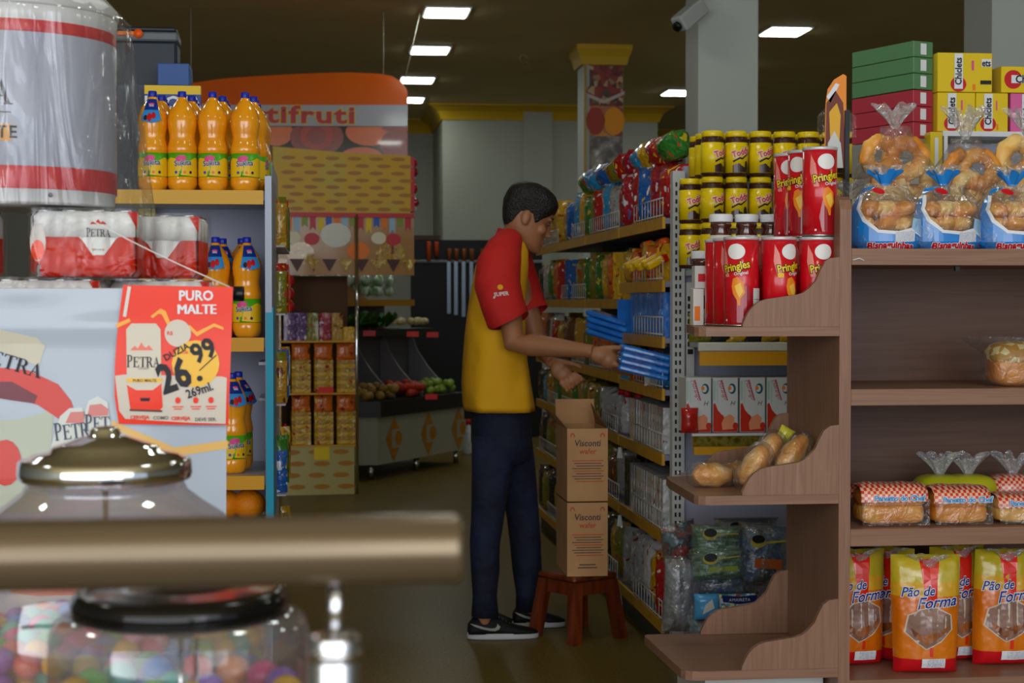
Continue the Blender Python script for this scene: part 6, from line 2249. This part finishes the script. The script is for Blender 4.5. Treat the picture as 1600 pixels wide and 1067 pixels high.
for bi, rs in rowsets.items():
    y0, y1 = bays[bi]
    for zz, items in rs.items():
        if bi == 0 and zz in (1.17, .743, .46):
            c0_, w0_, h0_ = {1.17: ('bright', .042, .165), .743: ('white', .045, .17), .46: ('white', .045, .19)}[zz]
            for k_ in range(13):
                put_pack('box', c0_, w0_, h0_, .13, 'slim_packet', (XG + .075, y0 + .05 + k_ * .052, zz + .001), -pi / 2 + r7.uniform(-.05, .05),
                         'slim upright %s packet, %s aisle shelf, %s from the perforated post' % ('bright blue' if c0_ == 'bright' else 'white', lname2.get((bi, zz), lname[zz]), ORD[k_]), 'packet', 'slim upright packets in the nearest bay', 0)
            items = items[:1] * 4 + items[-1:]
            items = [None] * 4 + items[-1:]
        st = (y1 - y0) / len(items)
        for k_, ck in enumerate(items):
            if ck is None: continue
            c, kind = ck
            H = hmax[zz]
            if bi == 0 and zz == .743: H = .19
            for row in range(2):
                h = H * r7.uniform(.82, 1.0)
                w = st * .9
                d = .085
                if kind == 'box': h = H * .92; d = .07
                if kind == 'bottle': w = .075
                w = round(w, 2); h = round(h / .02) * .02
                yy = y0 + st * (k_ + .5)
                x = XG + .065 + row * .13
                cc = c if row == 0 or items[(k_ + 2) % 5] is None else items[(k_ + 2) % 5][0]
                put_pack(kind, cc, w, h, d, kindw[kind].replace(' ', '_'), (x + r7.uniform(-.01, .01), yy, zz + .001), -pi / 2 + r7.uniform(.15, .75), 
                         '%s %s, %s aisle shelf, %s in the %s bay%s' % (cc, kindw[kind], lname2.get((bi, zz), lname[zz]), ORD[k_], bayn[bi], (' front row', ' back row')[row]),
                         kindw[kind], 'goods on the right aisle gondola', n_items)
                n_items += 1
            # packets leaning sideways to fill the view from the aisle end
# extra bags piled on the top shelf
for k_, (yy, c) in enumerate(((6.2, 'green'), (6.38, 'red'), (6.56, 'yellow'), (6.74, 'sky'), (6.95, 'crimson'), (7.15, 'red'), (7.35, 'olive'), (7.6, 'blue'), (7.9, 'sky'), (8.1, 'green'))):
    put_pack('bag', c, .20, .11, .12, 'snack_bag', (XG + .10, yy, 1.605 + .225), -pi / 2 + .3 * sin(k_), '%s puffy bag lying on top of the upper goods, %s from the near end' % (c, ORD[k_]),
             'snack bag', 'bags piled on the top aisle shelf', k_, rot=(.5, 0, -pi / 2 + .3 * sin(k_)))
# yellow long packets and orange rolls slanting out of the second shelf
yl = M('roll_yellow', '#e0b010', .35, coat=.4)
for k_ in range(6):
    p = W(950 + k_ * 9, 432 - (k_ % 3) * 7, 6.5 + .02 * k_)
    o = MB().box(-.014, .014, -.10, .0, -.012, .012, yl, bev=.004).box(-.0145, .0145, -.03, -.01, -.0125, .0125, redm).build('biscuit_roll', None, (XG - .0 + .04, 6.15 + k_ * .09, 1.375 + .095 + .012 * (k_ % 2)))
    o.rotation_euler = (.45, 0, -1.2)
    tag(o, 'yellow biscuit roll slanting out of the second aisle shelf, %s from the near end' % ORD[k_], 'biscuit roll', 'yellow biscuit rolls')
for k_ in range(4):
    o = MB().lathe([(.0, -.07), (.017, -.068), (.017, .068), (0, .07)], M('roll_orange', '#f0621c', .3, coat=.5), 12, T=Matrix.Rotation(pi / 2, 4, 'X')).build('orange_roll', None, (XG + .05 + .035 * (k_ % 2), 6.3 + k_ * .15, 1.375 + .150))
    tag(o, 'orange biscuit roll lying over the yellow ones, %s from the near end' % ORD[k_], 'biscuit roll', 'orange biscuit rolls')
# blue packets fanned on the raised third shelf of the nearest bay


def bluepack(label, loc, rot, g='blue napkin packs'):
    global bp0
    if bp0 is None:
        bp0 = thing('blue_pack', label, 'packet', loc, 0, g, rot=rot)
        MB().box(-.095, .095, -.011, .011, -.06, .06, bl, bev=.007).build('pack_body', bp0)
        MB().rect(-.05, .05, -.03, .03, plane_xf((0, -.0116, 0)), M('pack_mid_blue', '#3c8ad8', .3)).build('print', bp0)
    else:
        dup(bp0, loc, 0, label, g, rot=rot)


bp0 = None
for k_ in range(4):
    bluepack('bright blue pack in the slanting pile beside the upright blue packs, %s from the bottom' % ORD[k_], (XG - .035, 6.95, 1.155 + .026 * k_), (pi / 2, .28, -.5))
# ================================================================== stool and cartons
st_m = noisy('stool_wood', [(.3, '#4c1e0c'), (.5, '#6a2c12'), (.7, '#843a18')], (30, 30, 2), 1, 3, .3, coat=.3)
sc = Vector((WX(903, 6.5), 6.5, 0))
ZSt = WZ(905, 6.42)
t = thing('wooden_stool', 'low dark reddish wooden stool carrying two cartons', 'stool', tuple(sc), 0)
rs = radians(32)
Rm = Matrix.Rotation(rs, 4, 'Z')
b = MB()
b.box(-.112, .112, -.112, .112, ZSt - .024, ZSt, st_m, Rm, bev=.008)
b.build('seat', t)
MB().box(-.092, .092, -.092, .092, ZSt - .078, ZSt - .0245, st_m, Rm).build('apron', t)
for sx, sy in ((-1, -1), (1, -1), (1, 1), (-1, 1)):
    b = MB()
    a0, a1 = .088, .118
    h = ZSt - .0245
    w = .021
    b.loft([[(sx * a1 + q[0] * w, sy * a1 + q[1] * w, 0) for q in ((-1, -1), (1, -1), (1, 1), (-1, 1))], [(sx * a0 + q[0] * w, sy * a0 + q[1] * w, h) for q in ((-1, -1), (1, -1), (1, 1), (-1, 1))]], st_m, True, False, Rm)
    b.build('leg', t)
cb_m = noisy('cardboard', [(.3, '#b58656'), (.7, '#c79868')], (1, 1, 1), 6, 3, .75)
cb_i = M('cardboard_inside', '#8a6440', .8)
YC2 = 6.37
cx0, cx1 = WX(886.5, YC2), WX(950, YC2)
wC, hC, dC = cx1 - cx0, 117 * YC2 / 2650, .30
for lv in range(2):
    t = thing('carton', ('closed brown wafer carton standing on the stool, under the open one', 'open-topped brown wafer carton on top of the closed carton')[lv], 'carton', ((cx0 + cx1) / 2, YC2, ZSt + .001 + lv * (hC + .001)), 0, 'wafer cartons on the stool')
    b = MB()
    if lv == 0:
        b.box(-wC / 2, wC / 2, 0, dC, 0, hC, cb_m)
    else:
        b.box(-wC / 2, wC / 2, 0, .004, 0, hC, cb_m).box(-wC / 2, wC / 2, dC - .004, dC, 0, hC, cb_m)
        b.box(-wC / 2, -wC / 2 + .004, .004, dC - .004, 0, hC, cb_m).box(wC / 2 - .004, wC / 2, .004, dC - .004, 0, hC, cb_m).box(-wC / 2, wC / 2, 0, dC, 0, .004, cb_m)
    b.build('carton_body', t)
    b = MB()
    xf = plane_xf((0, -.0008, 0))
    br, bk = M('carton_red_print', '#c0442a', .6), M('carton_dark_print', '#4e3c3c', .6)
    for sx in (-1, 1):
        c_ = (sx * wC * .37, hC * .92)
        ring = [(c_[0] + .009 * cos(a), c_[1] - .006 + .012 * sin(a)) for a in [pi * q / 8 for q in range(-1, 10)]] + [(c_[0] + .005 * cos(a), c_[1] - .006 + .007 * sin(a)) for a in [pi * q / 8 for q in range(9, -2, -1)]]
        b.shape(ring, xf, br)
    b.text('Visconti', .034, xf, bk, (0, hC * .80), bold=.02, sx=.92, shear=.1)
    b.text('wafer', .030, xf, br, (0, hC * .69), bold=.01, sx=.95, shear=.15)
    for q in range(9):
        z_ = hC * (.56 - q * .035)
        b.rect(-wC * (.38 - .05 * (q % 3)), wC * (.40 - .06 * (q % 2)), z_, z_ + .003, xf, bk if q % 4 else br)
    if lv == 0:
        b.rect(-wC * .2, wC * .2, hC * .15, hC * .165, xf, bk).rect(-wC * .24, wC * .24, hC * .11, hC * .125, xf, bk)
    b.build('printed_front', t)
    if lv == 1:
        MB().add([(-wC / 2, 0, hC), (-wC / 2, dC, hC), (-wC / 2 - .05, dC, hC + .06), (-wC / 2 - .05, .0, hC + .06)], [(0, 1, 2, 3)], cb_m).build('flap', t)
        MB().box(-wC / 2, wC / 2, 0, .003, 0, .10, cb_m, Matrix.Translation((-.0, dC, hC)) @ Matrix.Rotation(-.35, 4, 'X')).build('flap', t)
        MB().add([(wC / 2, 0, hC), (wC / 2, dC, hC), (wC / 2 - .02, dC, hC + .085), (wC / 2 - .045, .10, hC + .07)], [(0, 1, 2, 3)], cb_i).build('flap', t)
        MB().add([(-wC / 2, 0, hC), (wC / 2, 0, hC), (wC / 2, -.001, hC - .0), (-wC / 2, -.001, hC)], [(0, 1, 2, 3)], cb_m)

# ================================================================== the shop worker
YM = 6.60
skin = noisy('skin', [(.3, '#93603f'), (.7, '#a36d4a')], (1, 1, 1), 6, 2, .5, rand=False)
hairm = noisy('hair_black', [(.3, '#060505'), (.7, '#15100e')], (60, 60, 20), 2, 3, .5, rand=False, bump=.5, bscale=160)
sh_y = noisy('shirt_yellow', [(.3, '#dca000'), (.7, '#e8ac00')], (1, 1, 1), 4, 3, .8, rand=False, bump=1.0, bscale=6)
sh_r = noisy('shirt_red', [(.3, '#b81410'), (.7, '#c81c14')], (1, 1, 1), 4, 3, .8, rand=False, bump=.8, bscale=9)
jean = noisy('jeans_blue', [(.3, '#050a1c'), (.5, '#0a1330'), (.8, '#15224c')], (1, 1, 1), 5, 4, .85, rand=False, bump=1.0, bscale=13)
mx = WX(785, YM)
man = thing('person', 'young man in yellow and red polo shirt, blue jeans and black sneakers, arranging blue packs', 'person', (mx, YM, 0))


def mp(px, py, dy):
    p = W(px, py, YM + dy)
    return Vector((p.x - mx, dy, p.z))


def ering(c, rx, ry, n=24, e=1.0, tilt=0.0):
    out = []
    for i in range(n):
        a = 2 * pi * i / n
        ca, sa = cos(a), sin(a)
        x = math.copysign(abs(ca) ** e, ca) * rx
        y = math.copysign(abs(sa) ** e, sa) * ry
        out.append((c[0] + x * cos(tilt), c[1] + y, c[2] + x * sin(tilt)))
    return out


def hring(px0, px1, py, dy, ry, n=24, e=.9, tilt=0.0):
    a, b_ = mp(px0, py, dy), mp(px1, py, dy)
    return ering((a + b_) / 2, (b_.x - a.x) / 2, ry, n, e, tilt)


B = MB()
# legs and trunk under the clothes
for dy, pts in ((-.10, [(770, 690, 20, .055), (766, 770, 18, .050), (760, 800, 15, .048), (760, 880, 16, .048), (757, 950, 12, .036), (757, 975, 12, .034)]),
                (.12, [(798, 690, 18, .055), (806, 770, 16, .050), (818, 800, 14, .048), (822, 880, 16, .046), (828, 950, 12, .036), (828, 968, 12, .034)])):
    B.loft([hring(p - w, p + w, y, dy * (.75 if i == 0 else 1), ry) for i, (p, y, w, ry) in enumerate(pts)], skin)
B.loft([hring(752, 812, 700, 0, .11), hring(748, 814, 640, 0, .13), hring(745, 812, 560, 0, .135), hring(742, 815, 480, 0, .15), hring(750, 816, 420, 0, .165), hring(762, 812, 392, 0, .12), hring(780, 812, 378, 0, .06)], skin)
# neck
B.tube([mp(788, 400, 0), mp(797, 380, 0), mp(808, 362, 0), mp(815, 350, 0)], [.064, .056, .053, .055], skin, 18)
# head
HT = Matrix.Translation(mp(826, 339, 0)) @ Matrix.Rotation(.42, 4, 'Y')
headp = [(-.122, .080, .035, .016), (-.114, .090, .000, .032), (-.098, .092, -.040, .050), (-.078, .088, -.066, .061), (-.060, .089, -.080, .066), (-.040, .087, -.090, .069),
         (-.020, .083, -.096, .071), (-.002, .081, -.100, .073), (.018, .088, -.103, .075), (.035, .090, -.104, .076), (.055, .087, -.103, .076), (.075, .079, -.097, .073), (.094, .062, -.082, .063), (.110, .036, -.055, .044), (.118, .004, -.018, .014)]


def headring(z, f=0.0):
    for a, c in zip(headp, headp[1:]):
        if a[0] <= z <= c[0]:
            t_ = (z - a[0]) / (c[0] - a[0])
            v = [a[i] + (c[i] - a[i]) * t_ for i in range(4)]
            return v[1] + f, v[2] - f, v[3] + f
    v = headp[0] if z < headp[0][0] else headp[-1]
    return v[1] + f, v[2] - f, v[3] + f


B.loft([ering(((a + b_) / 2, 0, z), (a - b_) / 2, h, 28, .92) for z, a, b_, h in headp], skin, T=HT)
# nose, lips, brow, chin, ears
B.loft([[(.082, -.009, .006), (.082, .009, .006), (.089, .003, .006), (.089, -.003, .006)], [(.082, -.012, -.02), (.082, .012, -.02), (.102, .005, -.02), (.102, -.005, -.02)],
        [(.080, -.018, -.038), (.080, .018, -.038), (.113, .008, -.038), (.113, -.008, -.038)], [(.080, -.013, -.046), (.080, .013, -.046), (.100, .007, -.047), (.100, -.007, -.047)]], skin, T=HT)
B.ball((.088, 0, -.066), (.0095, .024, .0065), skin, 14, 8, T=HT)
B.ball((.086, 0, -.078), (.0095, .021, .007), skin, 14, 8, T=HT)
B.ball((.080, 0, -.106), (.018, .022, .015), skin, 14, 8, T=HT)
for s_ in (-1, 1):
    B.ball((.079, s_ * .030, .020), (.012, .022, .006), skin, 12, 8, T=HT)
    B.ball((-.018, s_ * .078, -.012), (.017, .007, .030), skin, 14, 10, T=HT @ Matrix.Rotation(-.15, 4, 'Y'))
    B.ball((.06, s_ * .045, -.03), (.022, .018, .022), skin, 12, 8, T=HT)
# arms (right arm nearest the camera reaches to the shelf, left arm hangs behind it)
sR, eR, wR = mp(786, 402, -.15), mp(803, 536, -.28), mp(927, 549, -.44)
sL, eL, wL = mp(800, 402, .15), mp(838, 530, .13), mp(862, 566, -.06)
for sh_, el, wr in ((sR, eR, wR), (sL, eL, wL)):
    B.tube([sh_, sh_.lerp(el, .3), sh_.lerp(el, .65), el, el.lerp(wr, .22), el.lerp(wr, .55), el.lerp(wr, .85), wr], [.056, .052, .046, .041, .043, .036, .027, .024], skin, 16)


def finger(base, dirs, lens, r0, r1):
    pts = [Vector(base)]
    for d, l in zip(dirs, lens):
        pts.append(pts[-1] + Vector(d).normalized() * l)
    rr2 = [r0 + (r1 - r0) * i / (len(pts) - 1) for i in range(len(pts))]
    B.tube(pts, rr2, skin, 10)
    B.ball(pts[-1], r1, skin, 10, 8)


# right hand: palm seen from the side, thumb above the packs, fingers curled beneath
hx = Vector((1, .05, -.30)).normalized()
up_ = Vector((.25, 0, 1)).normalized()
pc_ = wR + hx * .045
B.ball(wR + hx * .035 + Vector((0, 0, -.004)), (.046, .022, .034), skin, 18, 12, T=None)
B.ball(wR + hx * .062 + Vector((0, .0, -.014)), (.034, .024, .034), skin, 18, 12)
finger(wR + hx * .035 + up_ * .020, [(1, -.15, .10), (1, -.05, .0), (1, 0, -.12)], [.034, .030, .024], .0125, .0085)
for q, (dy2, l) in enumerate(((-.018, .90), (-.004, 1.0), (.012, .95), (.026, .78))):
    b0 = wR + hx * .080 + Vector((0, dy2 * 1.0 + .0, -.022 - .005 * q))
    finger(b0, [(.85, .05, -.60), (1, .0, -.35), (1, .0, .10)], [.036 * l, .028 * l, .020 * l], .0105, .0078)
# left hand: open palm towards the camera with curled fingers
lx = Vector((.72, -.1, -.62)).normalized()
B.ball(wL + lx * .040, (.036, .020, .040), skin, 18, 12)
B.ball(wL + lx * .058 + Vector((.004, 0, -.008)), (.034, .019, .034), skin, 18, 12)
finger(wL + lx * .022 + Vector((.018, -.008, .010)), [(.9, -.4, .05), (1, -.2, -.25), (.9, -.1, -.45)], [.032, .028, .020], .012, .0085)
for q in range(4):
    b0 = wL + lx * .078 + Vector((.026 - .017 * q, -.002, .010 - .012 * q))
    finger(b0, [(.75 - .1 * q, -.35, -.55), (.35, -.75, -.45), (-.35, -.65, .10)], [.030, .026, .020], .0102, .0076)
body = B.build('body', man)
rm = body.modifiers.new('skin_surface', 'REMESH')
rm.mode = 'VOXEL'
rm.voxel_size = .0042
rm.use_smooth_shade = True
sm = body.modifiers.new('soft', 'SMOOTH')
sm.iterations = 3
sm.factor = .5

# hair
def hairfn(u, v):
    a = 2 * pi * u
    ca = cos(a)
    # lower edge of the hair around the head: forehead, above the ears, nape
    pts_ = [(0, .046), (.55, .042), (.95, .012), (1.2, -.022), (1.45, .012), (1.9, .004), (2.2, -.045), (2.6, -.064), (pi, -.068)]
    aa = min(a, 2 * pi - a)
    for (a0, f0), (a1, f1) in zip(pts_, pts_[1:]):
        if a0 <= aa <= a1:
            f = f0 + (f1 - f0) * (aa - a0) / (a1 - a0)
            break
    z = f + (.118 - f) * v ** .8
    th = .003 + .012 * min(1, v * 2.5) + .004 * mnoise.noise(Vector((cos(a) * 6, sin(a) * 6, v * 6))) * (v > .1)
    if v == 0: th = .0005
    fr, bk_, hy = headring(min(z, .1179), th)
    cx_ = (fr + bk_) / 2
    e = .92
    x = cx_ + math.copysign(abs(cos(a)) ** e, cos(a)) * (fr - bk_) / 2
    y = math.copysign(abs(sin(a)) ** e, sin(a)) * hy
    return (x, y, z + th * .9 * v)


hb_ = MB().grid(hairfn, 56, 20, hairm, True, HT)
hb_.ball((-.005, 0, .117), (.05, .045, .014), hairm, 20, 8, T=HT)
hb_.build('hair', man)
# face details
b = MB()
for s_ in (-1, 1):
    b.ball((.081, s_ * .031, .003), (.006, .012, .0026), M('eye_white', '#8c8078', .4), 12, 8, T=HT)
    b.ball((.085, s_ * .031, .001), (.0035, .005, .0026), ink, 10, 6, T=HT)
b.build('eyes', man)
b = MB()
for s_ in (-1, 1):
    b.tube([(.090, s_ * .012, .024), (.089, s_ * .030, .029), (.079, s_ * .048, .024)], [.003, .0042, .002], hairm, 8, HT)
    b.tube([(.089, s_ * .018, .007), (.086, s_ * .032, .0085), (.078, s_ * .044, .004)], [.0012, .0016, .001], hairm, 6, HT)
b.build('eyebrows', man)
MB().tube([(.094, -.020, -.0715), (.0965, 0, -.0725), (.094, .020, -.0715)], [.001, .0022, .001], M('lip_line', '#5c2e24', .5), 6, HT).build('mouth', man)

# shirt
def shirtring(px0, px1, py, ry, cy=0.0, e=.85, fold=0.0):
    r = hring(px0, px1, py, cy, ry, 48, e)
    out = []
    for i, p in enumerate(r):
        a = 2 * pi * i / 48
        k_ = 1 + fold * (sin(5 * a + py * .02) * .6 + sin(9 * a + 1 + py * .013) * .4)
        c0 = (mp(px0, py, cy) + mp(px1, py, cy)) / 2
        out.append((c0.x + (p[0] - c0.x) * k_, c0.y + (p[1] - c0.y) * k_, p[2]))
    return out


S = MB()
S.loft([shirtring(781, 815, 374, .066), shirtring(768, 820, 382, .115), shirtring(754, 824, 394, .165), shirtring(744, 824, 414, .188, fold=.005), shirtring(738, 822, 445, .192, fold=.01),
        shirtring(732, 820, 480, .190, fold=.016), shirtring(727, 820, 520, .188, fold=.022), shirtring(724, 823, 560, .186, fold=.028), shirtring(722, 829, 600, .186, fold=.034), shirtring(724, 834, 632, .188, fold=.038),
        shirtring(727, 835, 641, .188, fold=.038), shirtring(730, 832, 638, .180, fold=.03)], sh_y, False)
S.v = [tuple(v) for v in S.v]
shirt = S.build('shirt', man)
sl = MB()
for P_, R_ in (([mp(797, 374, -.05), mp(788, 390, -.115), mp(779, 415, -.165), mp(777, 445, -.205), mp(785, 475, -.235), mp(794, 500, -.262), mp(794.5, 501, -.262)], [.050, .070, .086, .088, .083, .082, .072]),
               ([mp(799, 374, .05), mp(800, 390, .115), mp(803, 415, .165), mp(812, 445, .18), mp(822, 472, .17), mp(830, 490, .155)], [.050, .068, .080, .080, .074, .072])):
    sl.tube(P_, R_, sh_r, 28, cap=False)
sl.build('sleeves', shirt)
c = MB()
c.loft([ering(mp(797, 380, 0), .066, .068, 28, 1, -.35), ering(mp(800, 367, 0), .062, .064, 28, 1, -.45), ering(mp(800, 366, 0), .057, .060, 28, 1, -.45), ering(mp(797, 380, 0), .058, .062, 28, 1, -.35)], sh_r, False)
c.build('collar', shirt)
# sleeve emblem
e = MB()
ec = mp(776, 458, -.235)
def sx_(off):
    c0, r_ = mp(781, 458, -.216), .092 + off
    return lambda a, z_: (c0.x + r_ * sin(a / r_ - .05), c0.y - r_ * cos(a / r_ - .05), c0.z + z_)
e.text('SUPER', .020, sx_(.004), M('emblem_white', '#d8d4d0', .6), (0, -.004), bold=.03, rot=.1)
e.rect(-.030, .030, -.020, -.014, sx_(.004), M('emblem_white'))
e.oval(-.004, .022, .011, .010, sx_(.004), sh_y, 12, 1)
e.build('sleeve_emblem', shirt)

# jeans
J = MB()
def jring(px0, px1, py, dy, ry, f=.012):
    r = hring(px0, px1, py, dy, ry, 32, .9)
    c0 = (mp(px0, py, dy) + mp(px1, py, dy)) / 2
    return [(c0.x + (p[0] - c0.x) * (1 + f * sin(6 * i + py * .09)), c0.y + (p[1] - c0.y) * (1 + f * sin(4 * i + py * .07)), p[2]) for i, p in enumerate(r)]
J.loft([jring(737, 826, 632, 0, .158), jring(736, 829, 660, .0, .172), jring(737, 830, 690, .005, .178), jring(742, 826, 712, .01, .165), jring(752, 818, 722, .01, .13)], jean)
J.loft([jring(737, 806, 680, -.075, .088), jring(737, 800, 730, -.095, .090), jring(737, 793, 775, -.10, .080), jring(736, 787, 810, -.10, .072), jring(734, 781, 850, -.10, .068, .02), jring(736, 780, 890, -.10, .064, .025), jring(738, 776, 930, -.10, .062, .03), jring(737, 779, 962, -.10, .062, .03), jring(740, 776, 960, -.10, .050, .0)], jean)
J.loft([jring(765, 830, 680, .085, .085), jring(776, 836, 730, .105, .086), jring(786, 840, 775, .115, .076), jring(792, 842, 810, .12, .070), jring(797, 845, 850, .12, .066, .02), jring(801, 846, 890, .12, .062, .025), jring(806, 846, 925, .12, .060, .03), jring(806, 848, 953, .12, .060, .03), jring(810, 845, 950, .12, .050, .0)], jean)
J.build('jeans', man)

# sneakers
shoe_b = M('sneaker_black', '#08080a', .7)
sole_w = M('sole_white', '#b9bbbd', .5)


def sneaker(px_heel, px_toe, dy, shift=0):
    fl = 0.0
    x0 = WX(px_heel, YM + dy) - mx
    x1 = WX(px_toe, YM + dy) - mx
    L_ = x1 - x0
    def foot(f, inset=0.0):
        n = 32
        out = []
        for i in range(n):
            a = 2 * pi * i / n
            cx_ = cos(a)
            x = x0 + L_ * (.5 + .5 * math.copysign(abs(cx_) ** .8, cx_)) 
            w = .036 + .012 * (cx_ + 1) / 2
            y = dy + w * math.copysign(abs(sin(a)) ** .8, sin(a)) * (1 - inset * 2)
            x = x0 + (x - x0) * (1 - inset) + inset * L_ * .5
            out.append((x, y, f))
        return out
    so = MB().loft([foot(.0015, .012), foot(.006), foot(.024), foot(.0245, .03)], sole_w)
    so_o = so.build('sole', None)
    up = MB()
    stn = [(0.02, .018, .060, .030), (.08, .02, .082, .034), (.20, .02, .092, .036), (.34, .02, .095, .037), (.42, .02, .088, .038), (.55, .02, .066, .041), (.70, .02, .050, .044), (.86, .02, .040, .042), (.96, .02, .030, .030), (.995, .02, .024, .012)]
    rings = []
    for s_, zb0, zt0, w in stn:
        x = x0 + L_ * s_
        ring = []
        for i in range(20):
            a = pi * i / 19
            ring.append((x, dy + w * cos(a) * (1 if i not in (0, 19) else 1), .022 + (zt0 - .022) * sin(a) ** .7))
        rings.append(ring)
    up.loft(rings, shoe_b)
    up.tube([(x0 + L_ * .40, dy, .092), (x0 + L_ * .62, dy, .062)], .012, shoe_b, 10)
    upo = up.build('sneaker', man)
    so_o.parent = upo
    sw = MB()
    f = lambda a, z_: (x0 + L_ * a, dy - (.0385 + .007 * a) - .002 + .012 * max(0, (z_ - .04) / .04) ** 2, z_)
    sw.shape([(.03, .066), (.10, .054), (.20, .044), (.31, .037), (.38, .036), (.43, .042), (.45, .052), (.41, .064), (.405, .056), (.385, .048), (.33, .046), (.24, .050), (.12, .060)], f, M('swoosh_grey', '#8f8d84', .5))
    swo = sw.build('side_stripe', None)
    swo.parent = upo
    lc = MB()
    for q in range(4):
        xx = .44 + .05 * q
        zz = .086 - .008 * q
        lc.tube([(x0 + L_ * xx, dy - .016, zz - .004), (x0 + L_ * xx, dy, zz + .006), (x0 + L_ * xx, dy + .016, zz - .004)], .0022, M('lace_grey', '#4a4c54', .7), 6)
    lo = lc.build('laces', None)
    lo.parent = upo


sneaker(729, 842, -.10)
sneaker(800, 884, .12)

# blue packs held in the right hand
hp = WX(1003, 6.14)
for k_ in range(4):
    zz = WZ(553 + 10.5 * k_, 6.14)
    bluepack('bright blue pack in the hand of the worker, %s from the top' % ORD[k_], (WX(1007 + (1 - k_) * 2, 6.14) , 6.14, zz), (pi / 2, .24, -.06), 'blue packs held by the worker')
# ---- label sanity (developer check, prints only)
for o, l in ALL_LABELS:
    n = len(l.split())
    if not 4 <= n <= 16: print('LABEL LENGTH', n, l)
